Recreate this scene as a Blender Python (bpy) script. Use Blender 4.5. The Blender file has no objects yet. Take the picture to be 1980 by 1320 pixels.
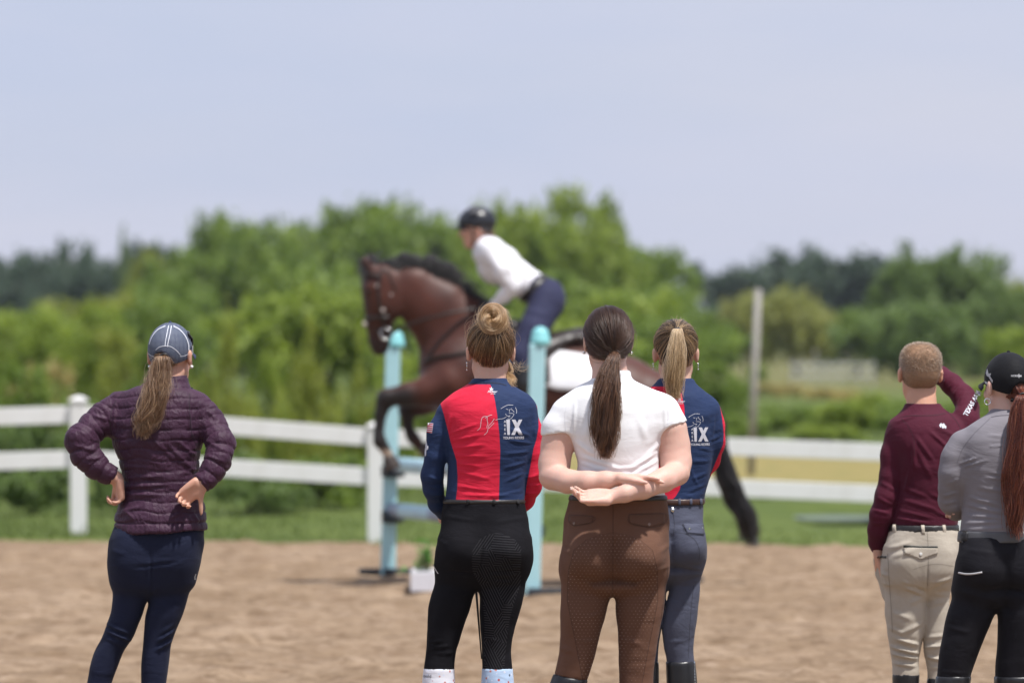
import bpy, bmesh, math, random
import numpy as np
from mathutils import Vector, Matrix
from mathutils.bvhtree import BVHTree

random.seed(7)
RNG = np.random.default_rng(11)
SC = bpy.context.scene
COL = SC.collection

# ------------------------------------------------------------------ camera
CAMZ = 1.55            # eye height of the photographer
FPX = 11000.0          # focal length in photo pixels (200 mm on 36 mm / 1980 px)
cam_d = bpy.data.cameras.new('camera')
cam_d.sensor_width = 36.0
cam_d.lens = 200.0
cam_d.clip_start = 0.5
cam_d.clip_end = 3000.0
cam_d.dof.use_dof = True
cam_d.dof.focus_distance = 18.25
cam_d.dof.aperture_fstop = 4.0
cam_d.dof.aperture_blades = 9
cam = bpy.data.objects.new('camera', cam_d)
cam.location = (0, 0, CAMZ)
cam.rotation_euler = (math.pi / 2, 0, 0)
COL.objects.link(cam)
SC.camera = cam

# ------------------------------------------------------------------ sun and sky
SUN_EL, SUN_AZ = math.radians(67), math.radians(46)     # azimuth: from behind the camera towards its right
sun_dir = Vector((math.sin(SUN_AZ) * math.cos(SUN_EL), -math.cos(SUN_AZ) * math.cos(SUN_EL), math.sin(SUN_EL)))
sun_d = bpy.data.lights.new('sun', 'SUN')
sun_d.energy = 5.0
sun_d.angle = math.radians(2.5)
sun_d.color = (1.0, 0.97, 0.93)
sun = bpy.data.objects.new('sun', sun_d)
sun.rotation_euler = sun_dir.to_track_quat('Z', 'Y').to_euler()
sun.location = (10, -20, 40)
COL.objects.link(sun)

world = bpy.data.worlds.new("World")
SC.world = world
world.use_nodes = True
wn = world.node_tree
wn.nodes.clear()
w_out = wn.nodes.new('ShaderNodeOutputWorld')
w_bg = wn.nodes.new('ShaderNodeBackground')
w_sky = wn.nodes.new('ShaderNodeTexSky')
w_sky.sky_type = 'NISHITA'
w_sky.sun_disc = False
w_sky.sun_elevation = SUN_EL
w_sky.sun_rotation = math.atan2(sun_dir.x, sun_dir.y)
w_sky.altitude = 200
w_sky.air_density = 1.3
w_sky.dust_density = 1.5
w_sky.ozone_density = 3.0
# thin high overcast: pale bands of cloud mixed over the clear sky
w_co = wn.nodes.new('ShaderNodeTexCoord')
w_map = wn.nodes.new('ShaderNodeMapping')
w_map.inputs['Scale'].default_value = (2.2, 2.2, 14.0)
w_map.inputs['Rotation'].default_value = (0.0, 0.30, 0.0)
w_no = wn.nodes.new('ShaderNodeTexNoise')
w_no.inputs['Scale'].default_value = 2.0
w_no.inputs['Detail'].default_value = 6.0
w_no.inputs['Roughness'].default_value = 0.5
w_ra = wn.nodes.new('ShaderNodeMapRange')
w_ra.inputs['From Min'].default_value = 0.25
w_ra.inputs['From Max'].default_value = 0.80
w_ra.inputs['To Min'].default_value = 0.86
w_ra.inputs['To Max'].default_value = 1.0
w_mix = wn.nodes.new('ShaderNodeMix')
w_mix.data_type = 'RGBA'
w_mix.inputs[7].default_value = (4.00, 4.36, 5.62, 1)
L = wn.links.new
L(w_co.outputs['Generated'], w_map.inputs['Vector'])
L(w_map.outputs['Vector'], w_no.inputs['Vector'])
L(w_no.outputs['Fac'], w_ra.inputs['Value'])
L(w_ra.outputs['Result'], w_mix.inputs[0])
L(w_sky.outputs['Color'], w_mix.inputs[6])
w_n2 = wn.nodes.new('ShaderNodeTexNoise')
w_n2.inputs['Scale'].default_value = 3.2
w_n2.inputs['Detail'].default_value = 5.0
w_m2 = wn.nodes.new('ShaderNodeMapping')
w_m2.inputs['Scale'].default_value = (2.0, 2.0, 9.0)
w_m2.inputs['Rotation'].default_value = (0.0, -0.25, 0.3)
w_r2 = wn.nodes.new('ShaderNodeMapRange')
w_r2.inputs['From Min'].default_value = 0.36
w_r2.inputs['From Max'].default_value = 0.62
w_cl = wn.nodes.new('ShaderNodeMix')
w_cl.data_type = 'RGBA'
w_cl.inputs[6].default_value = (3.84, 4.26, 5.52, 1)
w_cl.inputs[7].default_value = (4.42, 4.60, 5.62, 1)
L(w_co.outputs['Generated'], w_m2.inputs['Vector'])
L(w_m2.outputs['Vector'], w_n2.inputs['Vector'])
L(w_n2.outputs['Fac'], w_r2.inputs['Value'])
L(w_r2.outputs['Result'], w_cl.inputs[0])
L(w_cl.outputs[2], w_mix.inputs[7])
L(w_mix.outputs[2], w_bg.inputs['Color'])
w_bg.inputs['Strength'].default_value = 0.131
L(w_bg.outputs['Background'], w_out.inputs['Surface'])

SC.view_settings.view_transform = 'Standard'
SC.view_settings.look = 'None'
SC.view_settings.gamma = 1.0
SC.view_settings.use_curve_mapping = False
SC.view_settings.exposure = 0.15
SC.render.engine = 'CYCLES'
SC.cycles.use_denoising = True
SC.cycles.max_bounces = 6
SC.cycles.transparent_max_bounces = 12
SC.cycles.volume_bounces = 0

# ------------------------------------------------------------------ helpers: objects
def tag(o, label=None, cat=None, group=None, kind=None):
    if label: o['label'] = label
    if cat: o['category'] = cat
    if group: o['group'] = group
    if kind: o['kind'] = kind
    return o

def empty(name, loc=(0, 0, 0), rz=0.0):
    o = bpy.data.objects.new(name, None)
    o.location = loc
    o.rotation_euler = (0, 0, rz)
    o.empty_display_size = 0.1
    COL.objects.link(o)
    return o

def mesh_obj(name, V, Fc, mat=None, parent=None, smooth=True, loc=None):
    """V (n,3) array, Fc a list of faces or an (m,k) int array."""
    me = bpy.data.meshes.new(name)
    if isinstance(Fc, np.ndarray):
        V = np.asarray(V, dtype=np.float32)
        n, k = Fc.shape
        me.vertices.add(len(V)); me.vertices.foreach_set('co', V.ravel())
        me.loops.add(n * k); me.loops.foreach_set('vertex_index', Fc.astype(np.int32).ravel())
        me.polygons.add(n)
        me.polygons.foreach_set('loop_start', np.arange(0, n * k, k, dtype=np.int32))
        me.polygons.foreach_set('loop_total', np.full(n, k, dtype=np.int32))
        me.update(calc_edges=True)
    else:
        me.from_pydata([tuple(map(float, v)) for v in V], [], [tuple(f) for f in Fc])
    me.validate(verbose=False)
    if smooth:
        me.polygons.foreach_set('use_smooth', np.ones(len(me.polygons), dtype=bool))
    if mat: me.materials.append(mat)
    o = bpy.data.objects.new(name, me)
    if parent: o.parent = parent
    if loc is not None: o.location = loc
    COL.objects.link(o)
    return o

def bm_obj(name, bm, mat=None, parent=None, smooth=False, loc=None):
    me = bpy.data.meshes.new(name)
    bmesh.ops.recalc_face_normals(bm, faces=bm.faces)
    bm.to_mesh(me); bm.free()
    if smooth:
        me.polygons.foreach_set('use_smooth', np.ones(len(me.polygons), dtype=bool))
    if mat: me.materials.append(mat)
    o = bpy.data.objects.new(name, me)
    if parent: o.parent = parent
    if loc is not None: o.location = loc
    COL.objects.link(o)
    return o

def bm_box(bm, c, size, bevel=0.0, rot=None):
    r = bmesh.ops.create_cube(bm, size=1.0)
    vs = r['verts']
    bmesh.ops.scale(bm, vec=Vector(size), verts=vs)
    if bevel > 0:
        es = list({e for v in vs for e in v.link_edges})
        rb = bmesh.ops.bevel(bm, geom=es, offset=bevel, segments=2, affect='EDGES', profile=0.5)
        vs = list({v for f in rb['faces'] for v in f.verts} | {v for v in vs if v.is_valid})
    if rot is not None:
        bmesh.ops.rotate(bm, cent=(0, 0, 0), matrix=rot, verts=vs)
    bmesh.ops.translate(bm, vec=Vector(c), verts=vs)

def tube_mesh(paths, seg=8):
    """paths: list of [(x,y,z,r),...]; returns V, F of capped tubes."""
    V, Fc = [], []
    for pts in paths:
        P = np.array([p[:3] for p in pts], float); R = np.array([p[3] for p in pts], float)
        n = len(P)
        T = np.gradient(P, axis=0); T /= np.linalg.norm(T, axis=1)[:, None] + 1e-12
        up = np.array([0.0, 0, 1.0]) if abs(T[0][2]) < 0.9 else np.array([1.0, 0, 0])
        base = len(V)
        for i in range(n):
            a = np.cross(T[i], up); a /= np.linalg.norm(a) + 1e-12
            b = np.cross(a, T[i]); up = b
            for s in range(seg):
                th = 2 * math.pi * s / seg
                V.append(P[i] + R[i] * (math.cos(th) * a + math.sin(th) * b))
        for i in range(n - 1):
            for s in range(seg):
                s2 = (s + 1) % seg
                Fc.append((base + i * seg + s, base + i * seg + s2, base + (i + 1) * seg + s2, base + (i + 1) * seg + s))
        Fc.append(tuple(base + s for s in reversed(range(seg))))
        Fc.append(tuple(base + (n - 1) * seg + s for s in range(seg)))
    return np.array(V), Fc

def spline(pts, n):
    """Catmull-Rom through pts (any dimension), n samples."""
    P = np.array(pts, float)
    m = len(P)
    if m == 2:
        t = np.linspace(0, 1, n)[:, None]
        return P[0] * (1 - t) + P[1] * t
    E = np.vstack([2 * P[0] - P[1], P, 2 * P[-1] - P[-2]])
    u = np.linspace(0, m - 1 - 1e-9, n); i = u.astype(int); f = (u - i)[:, None]
    p0, p1, p2, p3 = E[i], E[i + 1], E[i + 2], E[i + 3]
    return 0.5 * ((2 * p1) + (-p0 + p2) * f + (2 * p0 - 5 * p1 + 4 * p2 - p3) * f ** 2 + (-p0 + 3 * p1 - 3 * p2 + p3) * f ** 3)

# ------------------------------------------------------------------ helpers: node materials
class G:
    def __init__(s, name):
        s.mat = bpy.data.materials.new(name); s.mat.use_nodes = True
        s.t = s.mat.node_tree
        s.bsdf = s.t.nodes['Principled BSDF']
        s.out = s.t.nodes['Material Output']
    def node(s, typ, ins=None, **props):
        n = s.t.nodes.new(typ)
        for k, v in props.items(): setattr(n, k, v)
        for k, v in (ins or {}).items(): s.put(n.inputs[k], v)
        return n
    def put(s, sock, v):
        if isinstance(v, bpy.types.NodeSocket): s.t.links.new(v, sock)
        else: sock.default_value = v
    def m(s, op, a, b=0.0, c=0.0):
        n = s.t.nodes.new('ShaderNodeMath'); n.operation = op
        for i, v in enumerate((a, b, c)): s.put(n.inputs[i], v)
        return n.outputs[0]
    def coords(s, kind='Object'):
        n = s.node('ShaderNodeTexCoord'); return n.outputs[kind]
    def xyz(s, vec):
        n = s.node('ShaderNodeSeparateXYZ', {0: vec}); return n.outputs[0], n.outputs[1], n.outputs[2]
    def comb(s, x, y, z):
        n = s.node('ShaderNodeCombineXYZ', {0: x, 1: y, 2: z}); return n.outputs[0]
    def noise(s, vec=None, scale=5.0, detail=3.0, rough=0.5, dist=0.0):
        ins = {'Scale': scale, 'Detail': detail, 'Roughness': rough, 'Distortion': dist}
        if vec is not None: ins['Vector'] = vec
        return s.node('ShaderNodeTexNoise', ins).outputs['Fac']
    def mapv(s, vec, scale=(1, 1, 1), loc=(0, 0, 0), rot=(0, 0, 0)):
        return s.node('ShaderNodeMapping', {'Vector': vec, 'Scale': scale, 'Location': loc, 'Rotation': rot}).outputs[0]
    def rng(s, v, a, b, c=0.0, d=1.0, smooth=False):
        n = s.node('ShaderNodeMapRange', {'Value': v, 'From Min': a, 'From Max': b, 'To Min': c, 'To Max': d})
        if smooth: n.interpolation_type = 'SMOOTHSTEP'
        return n.outputs['Result']
    def mix(s, f, a, b, blend='MIX'):
        n = s.node('ShaderNodeMix', data_type='RGBA', blend_type=blend)
        s.put(n.inputs[0], f)
        for i, v in ((6, a), (7, b)):
            s.put(n.inputs[i], v if isinstance(v, bpy.types.NodeSocket) else tuple(v)[:3] + (1,))
        return n.outputs[2]
    def ramp(s, f, stops, interp='LINEAR'):
        n = s.node('ShaderNodeValToRGB', {0: f}); cr = n.color_ramp; cr.interpolation = interp
        while len(cr.elements) < len(stops): cr.elements.new(0.5)
        for e, (p, c) in zip(cr.elements, stops):
            e.position = p; e.color = tuple(c)[:3] + (1,) if not isinstance(c, (int, float)) else (c, c, c, 1)
        return n.outputs['Color']
    def pw(s, z, pts):
        """piecewise-linear function of socket z through pts [(z, value), ...]"""
        pts = sorted(pts); z0, z1 = pts[0][0], pts[-1][0]
        v0 = min(p[1] for p in pts); v1 = max(p[1] for p in pts) + 1e-6
        f = s.rng(z, z0, z1)
        c = s.ramp(f, [((p[0] - z0) / (z1 - z0), (p[1] - v0) / (v1 - v0)) for p in pts])
        return s.m('ADD', s.m('MULTIPLY', c, v1 - v0), v0)
    def bump(s, h, strength=0.3, dist=0.01, normal=None):
        ins = {'Height': h, 'Strength': strength, 'Distance': dist}
        if normal is not None: ins['Normal'] = normal
        return s.node('ShaderNodeBump', ins).outputs[0]
    def set(s, **kw):
        names = dict(color='Base Color', rough='Roughness', normal='Normal', metal='Metallic', sheen='Sheen Weight',
                     sss='Subsurface Weight', spec='Specular IOR Level', coat='Coat Weight', alpha='Alpha', trans='Transmission Weight')
        for k, v in kw.items():
            if isinstance(v, (tuple, list)) and len(v) == 3: v = tuple(v) + (1,)
            s.put(s.bsdf.inputs[names[k]], v)
        return s.mat

def srgb(r, g, b):
    def f(c):
        c /= 255.0
        return c / 12.92 if c <= 0.04045 else ((c + 0.055) / 1.055) ** 2.4
    return (f(r), f(g), f(b))

def plain(name, col, rough=0.6, var=0.12, scale=30.0, bump=0.0, bscale=200.0, metal=0.0, spec=0.5, sheen=0.0):
    g = G(name); co = g.coords()
    n = g.noise(co, scale, 4, 0.6)
    c = g.mix(n, tuple(x * (1 - var) for x in col), tuple(min(1, x * (1 + var)) for x in col))
    kw = dict(color=c, rough=rough, metal=metal, spec=spec, sheen=sheen)
    if bump: kw['normal'] = g.bump(g.noise(co, bscale, 2, 0.5), bump, 0.004)
    return g.set(**kw)

# ------------------------------------------------------------------ signed-distance bodies
def smin(a, b, k):
    if k <= 0: return np.minimum(a, b)
    h = np.maximum(k - np.abs(a - b), 0.0) / k
    return np.minimum(a, b) - h * h * k * 0.25

class Prim:
    def __init__(s, fn, lo, hi): s.fn, s.lo, s.hi = fn, np.array(lo, float), np.array(hi, float)
    def off(s, d):
        f = s.fn
        return Prim(lambda P: f(P) - d, s.lo - max(d, 0), s.hi + max(d, 0))
    def clip(s, *planes):
        """planes: (point, normal): keep the side the normal points away from"""
        f = s.fn; pl = [(np.array(p, float), np.array(n, float) / np.linalg.norm(n)) for p, n in planes]
        def g(P):
            d = f(P)
            for p, n in pl: d = np.maximum(d, (P - p) @ n)
            return d
        return Prim(g, s.lo, s.hi)

def chain(pts, sy=1.0, k=0.008, ycen=None):
    """rounded tapered capsules through pts [(x,y,z,r),...]; sy>1 flattens along y about the axis"""
    A = np.array(pts, float); C, R = A[:, :3], A[:, 3]
    S = np.array([1.0, sy, 1.0])
    def fn(P):
        Q = P * S; d = None
        for i in range(len(C) - 1):
            a, b = C[i] * S, C[i + 1] * S
            ba = b - a; L2 = float(ba @ ba) + 1e-12
            t = np.clip(((Q - a) @ ba) / L2, 0, 1)
            e = np.sqrt(((Q - a - t[..., None] * ba) ** 2).sum(-1)) - (R[i] + (R[i + 1] - R[i]) * t)
            d = e if d is None else smin(d, e, k)
        return d / max(sy, 1.0) if sy > 1 else d
    rm = R[:, None]
    return Prim(fn, (C - rm).min(0), (C + rm).max(0))

def ell(c, r, R=None):
    c = np.array(c, float); r = np.array(r, float)
    M = np.eye(3) if R is None else np.array(R, float)     # columns: local axes
    def fn(P):
        q = (P - c) @ M
        k0 = np.sqrt(((q / r) ** 2).sum(-1)); k1 = np.sqrt(((q / (r * r)) ** 2).sum(-1)) + 1e-9
        return k0 * (k0 - 1.0) / k1
    ext = np.abs(M) @ r
    return Prim(fn, c - ext, c + ext)

def rbox(c, h, R=None, rd=0.01):
    c = np.array(c, float); h = np.array(h, float) - rd
    M = np.eye(3) if R is None else np.array(R, float)
    def fn(P):
        q = np.abs((P - c) @ M) - h
        return np.sqrt((np.maximum(q, 0) ** 2).sum(-1)) + np.minimum(q.max(-1), 0) - rd
    ext = np.abs(M) @ (h + rd)
    return Prim(fn, c - ext, c + ext)

def loft(rows, n=2.2, cap=0.02):
    """rows: (z, cx, cy, hx, hy); elliptical sections stacked in z, smooth between rows"""
    A = np.array(sorted(rows), float)
    B = spline(A, 12 * len(A))
    zz = B[:, 0]; o = np.argsort(zz); B = B[o]; zz = B[:, 0]
    z0, z1 = A[0, 0], A[-1, 0]
    def fn(P):
        z = P[..., 2]
        cx = np.interp(z, zz, B[:, 1]); cy = np.interp(z, zz, B[:, 2])
        hx = np.interp(z, zz, B[:, 3]); hy = np.interp(z, zz, B[:, 4])
        u = np.abs((P[..., 0] - cx) / hx) + 1e-6; v = np.abs((P[..., 1] - cy) / hy) + 1e-6
        m = (u ** n + v ** n) ** (1 / n)
        g = m ** (1 - n) * np.sqrt((u ** (n - 1) / hx) ** 2 + (v ** (n - 1) / hy) ** 2)
        d = (m - 1) / g
        e = np.maximum(z0 - z, z - z1)
        return -smin(-d, -e, cap)
    lo = [(A[:, 1] - A[:, 3]).min(), (A[:, 2] - A[:, 4]).min(), z0]
    hi = [(A[:, 1] + A[:, 3]).max(), (A[:, 2] + A[:, 4]).max(), z1]
    return Prim(fn, lo, hi)

def group(items):
    """several prims blended among themselves, used as one"""
    def fn(P):
        d = None
        for p, k in items:
            e = p.fn(P); d = e if d is None else smin(d, e, k)
        return d
    return Prim(fn, np.min([p.lo for p, k in items], 0), np.max([p.hi for p, k in items], 0))

class Field:
    BIG = 0.25
    def __init__(s): s.items = []; s.clips = []
    def add(s, p, k=0.02): s.items.append((p, k, 1)); return s
    def cut(s, p, k=0.01): s.items.append((p, k, -1)); return s
    def clip(s, *planes):
        for p, n in planes: s.clips.append((np.array(p, float), np.array(n, float) / np.linalg.norm(n)))
        return s
    def bounds(s):
        lo = np.min([p.lo - k * .3 for p, k, g in s.items if g > 0], axis=0)
        hi = np.max([p.hi + k * .3 for p, k, g in s.items if g > 0], axis=0)
        return lo, hi
    def prim(s):
        its = list(s.items)
        def fn(P):
            d = None
            for p, k, g in its:
                e = p.fn(P)
                d = e if d is None else (smin(d, e, k) if g > 0 else -smin(-d, e, k))
            return d
        lo, hi = s.bounds()
        return Prim(fn, lo, hi)
    def eval(s, P, blo, bhi):
        d = np.full(P.shape[:-1], s.BIG, np.float32)
        for p, k, g in s.items:
            mrg = k + 0.02
            sel = np.all((p.lo - mrg < bhi) & (p.hi + mrg > blo), axis=-1)
            if not sel.any(): continue
            e = p.fn(P[sel])
            d[sel] = smin(d[sel], e, k) if g > 0 else -smin(-d[sel], e, k)
        for p, n in s.clips: d = np.maximum(d, (P - p) @ n)
        return d

def polygonize(F, h=0.006, bounds=None):
    lo, hi = bounds if bounds else F.bounds()
    lo = lo - 2 * h; hi = hi + 2 * h
    B = 8; bs = B * h
    nb = np.ceil((hi - lo) / bs).astype(int)
    gi = np.stack(np.meshgrid(*[np.arange(k) for k in nb], indexing='ij'), -1).reshape(-1, 3)
    org = lo + gi * bs
    tt = np.array([0, 0.5, 1.0]) * bs
    o27 = np.stack(np.meshgrid(tt, tt, tt, indexing='ij'), -1).reshape(-1, 3)
    D = F.eval((org[:, None, :] + o27).astype(np.float32), org, org + bs)
    thr = 0.55 * bs
    act = (D.min(1) < thr) & (D.max(1) > -thr)
    gi, org = gi[act], org[act]
    ii = np.arange(B + 1)
    o9 = np.stack(np.meshgrid(ii, ii, ii, indexing='ij'), -1).reshape(-1, 3)
    vals = np.concatenate([F.eval((org[c:c + 400, None, :] + o9 * h).astype(np.float32), org[c:c + 400], org[c:c + 400] + bs)
                           for c in range(0, len(org), 400)]).reshape(-1, 9, 9, 9)
    ins = vals < 0
    cor = [(i, j, k) for i in (0, 1) for j in (0, 1) for k in (0, 1)]
    cnt = sum(ins[:, i:i + 8, j:j + 8, k:k + 8].astype(np.int8) for i, j, k in cor)
    b, x, y, z = np.nonzero((cnt > 0) & (cnt < 8))
    cv = np.stack([vals[b, x + i, y + j, z + k] for i, j, k in cor], 1)
    acc = np.zeros((len(b), 3)); num = np.zeros(len(b))
    for a in range(8):
        for c in range(a + 1, 8):
            pa, pc = np.array(cor[a]), np.array(cor[c])
            if np.abs(pa - pc).sum() != 1: continue
            va, vc = cv[:, a], cv[:, c]
            cr = (va < 0) != (vc < 0)
            t = np.where(cr, va / np.where(cr, va - vc, 1), 0)
            acc += np.where(cr[:, None], pa + t[:, None] * (pc - pa), 0); num += cr
    loc = acc / num[:, None]
    G3 = gi[b] * B + np.stack([x, y, z], -1)
    V = lo + (G3 + loc) * h
    NN = nb * B + 2
    key = ((G3[:, 0] + 1) * NN[1] + G3[:, 1] + 1) * NN[2] + G3[:, 2] + 1
    so = np.argsort(key); ks = key[so]
    quads = []
    for ax in range(3):
        a1, a2 = (ax + 1) % 3, (ax + 2) % 3
        s0 = ins[:, :8, :8, :8]
        s1 = [ins[:, 1:9, :8, :8], ins[:, :8, 1:9, :8], ins[:, :8, :8, 1:9]][ax]
        b, x, y, z = np.nonzero(s0 != s1)
        g3 = gi[b] * B + np.stack([x, y, z], -1)
        q = []
        for d1, d2 in ((-1, -1), (0, -1), (0, 0), (-1, 0)):
            c = g3.copy(); c[:, a1] += d1; c[:, a2] += d2
            kk = ((c[:, 0] + 1) * NN[1] + c[:, 1] + 1) * NN[2] + c[:, 2] + 1
            p = np.clip(np.searchsorted(ks, kk), 0, len(ks) - 1)
            q.append(np.where(ks[p] == kk, so[p], -1))
        q = np.stack(q, 1)
        fl = ~s0[b, x, y, z]
        q[fl] = q[fl][:, ::-1]
        quads.append(q[(q >= 0).all(1)])
    Q = np.concatenate(quads)
    return V, Q

def vnormals(V, Q):
    n = np.cross(V[Q[:, 2]] - V[Q[:, 0]], V[Q[:, 3]] - V[Q[:, 1]])
    N = np.zeros_like(V)
    for c in range(4): np.add.at(N, Q[:, c], n)
    return N / (np.linalg.norm(N, axis=1)[:, None] + 1e-12)

def relax(V, Q, it=1, f=0.5):
    for _ in range(it):
        S = np.zeros_like(V); C = np.zeros(len(V))
        for a, b in ((0, 1), (1, 2), (2, 3), (3, 0)):
            np.add.at(S, Q[:, a], V[Q[:, b]]); np.add.at(C, Q[:, a], 1)
            np.add.at(S, Q[:, b], V[Q[:, a]]); np.add.at(C, Q[:, b], 1)
        V = V + f * (S / np.maximum(C, 1)[:, None] - V)
    return V

def waves(P, freq, seed, aniso=(1, 1, 1), n=7):
    """cheap smooth noise in about -1..1"""
    r = np.random.default_rng(seed); s = np.zeros(len(P))
    for i in range(n):
        k = r.normal(size=3); k = k / np.linalg.norm(k) * freq * r.uniform(0.6, 1.6)
        s += np.sin(P @ (k * np.array(aniso)) * 2 * math.pi + r.uniform(0, 7) + 1.3 * np.sin(P @ (r.normal(size=3) * freq)))
    return s / n * 1.6

def sdf_obj(name, F, h, mat, parent=None, post=None, it=1, loc=None, bounds=None):
    V, Q = polygonize(F, h, bounds)
    V = relax(V, Q, it)
    if post is not None:
        N = vnormals(V, Q)
        V = V + N * post(V, N)[:, None]
    return mesh_obj(name, V, Q, mat, parent, True, loc)

# ------------------------------------------------------------------ helpers: hair
def strands(name, P, r0, r1, mat, parent):
    """P (n,m,3) strand points; radius from r0 at the root to r1 at the tip"""
    n, m = P.shape[:2]
    cu = bpy.data.hair_curves.new(name)
    cu.add_curves([m] * n)
    cu.attributes['position'].data.foreach_set('vector', P.astype(np.float32).ravel()) if 'position' in cu.attributes else None
    ra = cu.attributes.get('radius') or cu.attributes.new('radius', 'FLOAT', 'POINT')
    rad = np.tile(np.linspace(r0, r1, m), n).astype(np.float32)
    ra.data.foreach_set('value', rad)
    cu.materials.append(mat)
    o = bpy.data.objects.new(name, cu)
    if parent: o.parent = parent
    COL.objects.link(o)
    return o

def hair_mat(name, stops, rough=0.35, tip=None, tipat=0.3):
    """stops: colours picked at random per strand"""
    g = G(name)
    hi = g.node('ShaderNodeHairInfo')
    c = g.ramp(hi.outputs['Random'], stops)
    if tip is not None:
        c = g.mix(g.rng(hi.outputs['Intercept'], tipat, 1.0), c, tip)
    hb = g.node('ShaderNodeBsdfHairPrincipled', {'Color': c, 'Roughness': rough, 'Radial Roughness': 0.45, 'Random Roughness': 0.2})
    hb.parametrization = 'COLOR'
    g.set(color=c, rough=.42, spec=.35)
    mx = g.node('ShaderNodeMixShader', {0: .55, 1: hb.outputs[0], 2: g.bsdf.outputs[0]})
    g.t.links.new(mx.outputs[0], g.out.inputs['Surface'])
    return g.mat

def ponytail(path, wx, wy, n, m, wav, seed, spread_root=0.25, pinch=None):
    """path control points (x,y,z); wx, wy half widths along it; returns (n,m,3)"""
    r = np.random.default_rng(seed)
    C = spline(path, m); t = np.linspace(0, 1, m)
    WX = np.interp(t, np.linspace(0, 1, len(wx)), wx); WY = np.interp(t, np.linspace(0, 1, len(wy)), wy)
    a = r.uniform(0, 2 * math.pi, n); rad = np.sqrt(r.uniform(0, 1, n))
    # strands gather in locks
    nl = max(6, n // 45); la = r.uniform(0, 2 * math.pi, nl); lr = np.sqrt(r.uniform(0, 1, nl))
    lk = r.integers(0, nl, n)
    ux = np.cos(a) * rad; uy = np.sin(a) * rad
    lx = np.cos(la[lk]) * lr[lk]; ly = np.sin(la[lk]) * lr[lk]
    g = (t ** 0.8)[None, :]
    U = ux[:, None] * (1 - 0.62 * g) + lx[:, None] * 0.62 * g
    W = uy[:, None] * (1 - 0.62 * g) + ly[:, None] * 0.62 * g
    ph = r.uniform(0, 6.28, nl)[lk][:, None] + r.normal(0, .16, n)[:, None]
    fr = r.uniform(1.6, 3.2, nl)[lk][:, None]
    wv = wav * (0.15 + t)[None, :]
    dx = wv * np.sin(fr * 2 * math.pi * t[None, :] + ph); dy = wv * np.cos(fr * 2 * math.pi * t[None, :] * 0.9 + ph * 1.7)
    ln = (r.uniform(0.70, 1.0, nl) ** .8)[lk] * r.uniform(.86, 1.0, n)                       # uneven ends
    idx = ln[:, None] * np.linspace(0, m - 1, m)[None, :]
    i0 = np.floor(idx).astype(int); i1 = np.minimum(i0 + 1, m - 1); f = (idx - i0)
    def pick(A): return np.take_along_axis(A, i0, 1) * (1 - f) + np.take_along_axis(A, i1, 1) * f
    X = C[None, :, 0] + U * WX[None] + dx + r.normal(0, .0012, (n, 1)) * t * 6
    Y = C[None, :, 1] + W * WY[None] + dy
    Z = C[None, :, 2] + 0 * U
    return np.stack([pick(X), pick(Y), pick(Z)], -1)
# ------------------------------------------------------------------ figure toolkit
def skin_mat(name, col, red=0.5):
    g = G(name); co = g.coords()
    n = g.noise(co, 22, 4, 0.6); n2 = g.noise(co, 140, 2, 0.5)
    c = g.mix(g.rng(n, .3, .7), tuple(x * .93 for x in col), (min(1, col[0] * 1.04), col[1] * .93, col[2] * .92))
    c = g.mix(g.m('MULTIPLY', n2, .25), c, (col[0] * .85, col[1] * .7, col[2] * .65))
    return g.set(color=c, rough=.52, sss=.10, spec=.35, normal=g.bump(g.noise(co, 260, 2, .5), .12, .003))

def fabric_bump(g, co, scale=6.0, strength=0.35, aniso=(1, 1, 2.2), weave=700.0):
    a = g.noise(g.mapv(co, aniso), scale, 4, 0.55, 0.6)
    b = g.noise(co, weave, 1, 0.5)
    n1 = g.bump(a, strength, 0.03)
    return g.bump(b, 0.10, 0.002, n1)

def cloth_mat(name, col, rough=.85, var=.1, scale=6.0, strength=.3, aniso=(1, 1, 2.2), sheen=.03, spec=.14, weave=700.0):
    g = G(name); co = g.coords()
    n = g.noise(co, 9, 4, .6)
    c = g.mix(g.rng(n, .3, .7), tuple(x * (1 - var) for x in col), tuple(min(1, x * (1 + var)) for x in col))
    return g.set(color=c, rough=rough, sheen=sheen, spec=spec, normal=fabric_bump(g, co, scale, strength, aniso, weave))

def rotz(a):
    return np.array([[math.cos(a), -math.sin(a), 0], [math.sin(a), math.cos(a), 0], [0, 0, 1.0]])
def rotx(a):
    return np.array([[1, 0, 0], [0, math.cos(a), -math.sin(a)], [0, math.sin(a), math.cos(a)]])
def roty(a):
    return np.array([[math.cos(a), 0, math.sin(a)], [0, 1, 0], [-math.sin(a), 0, math.cos(a)]])

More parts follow.
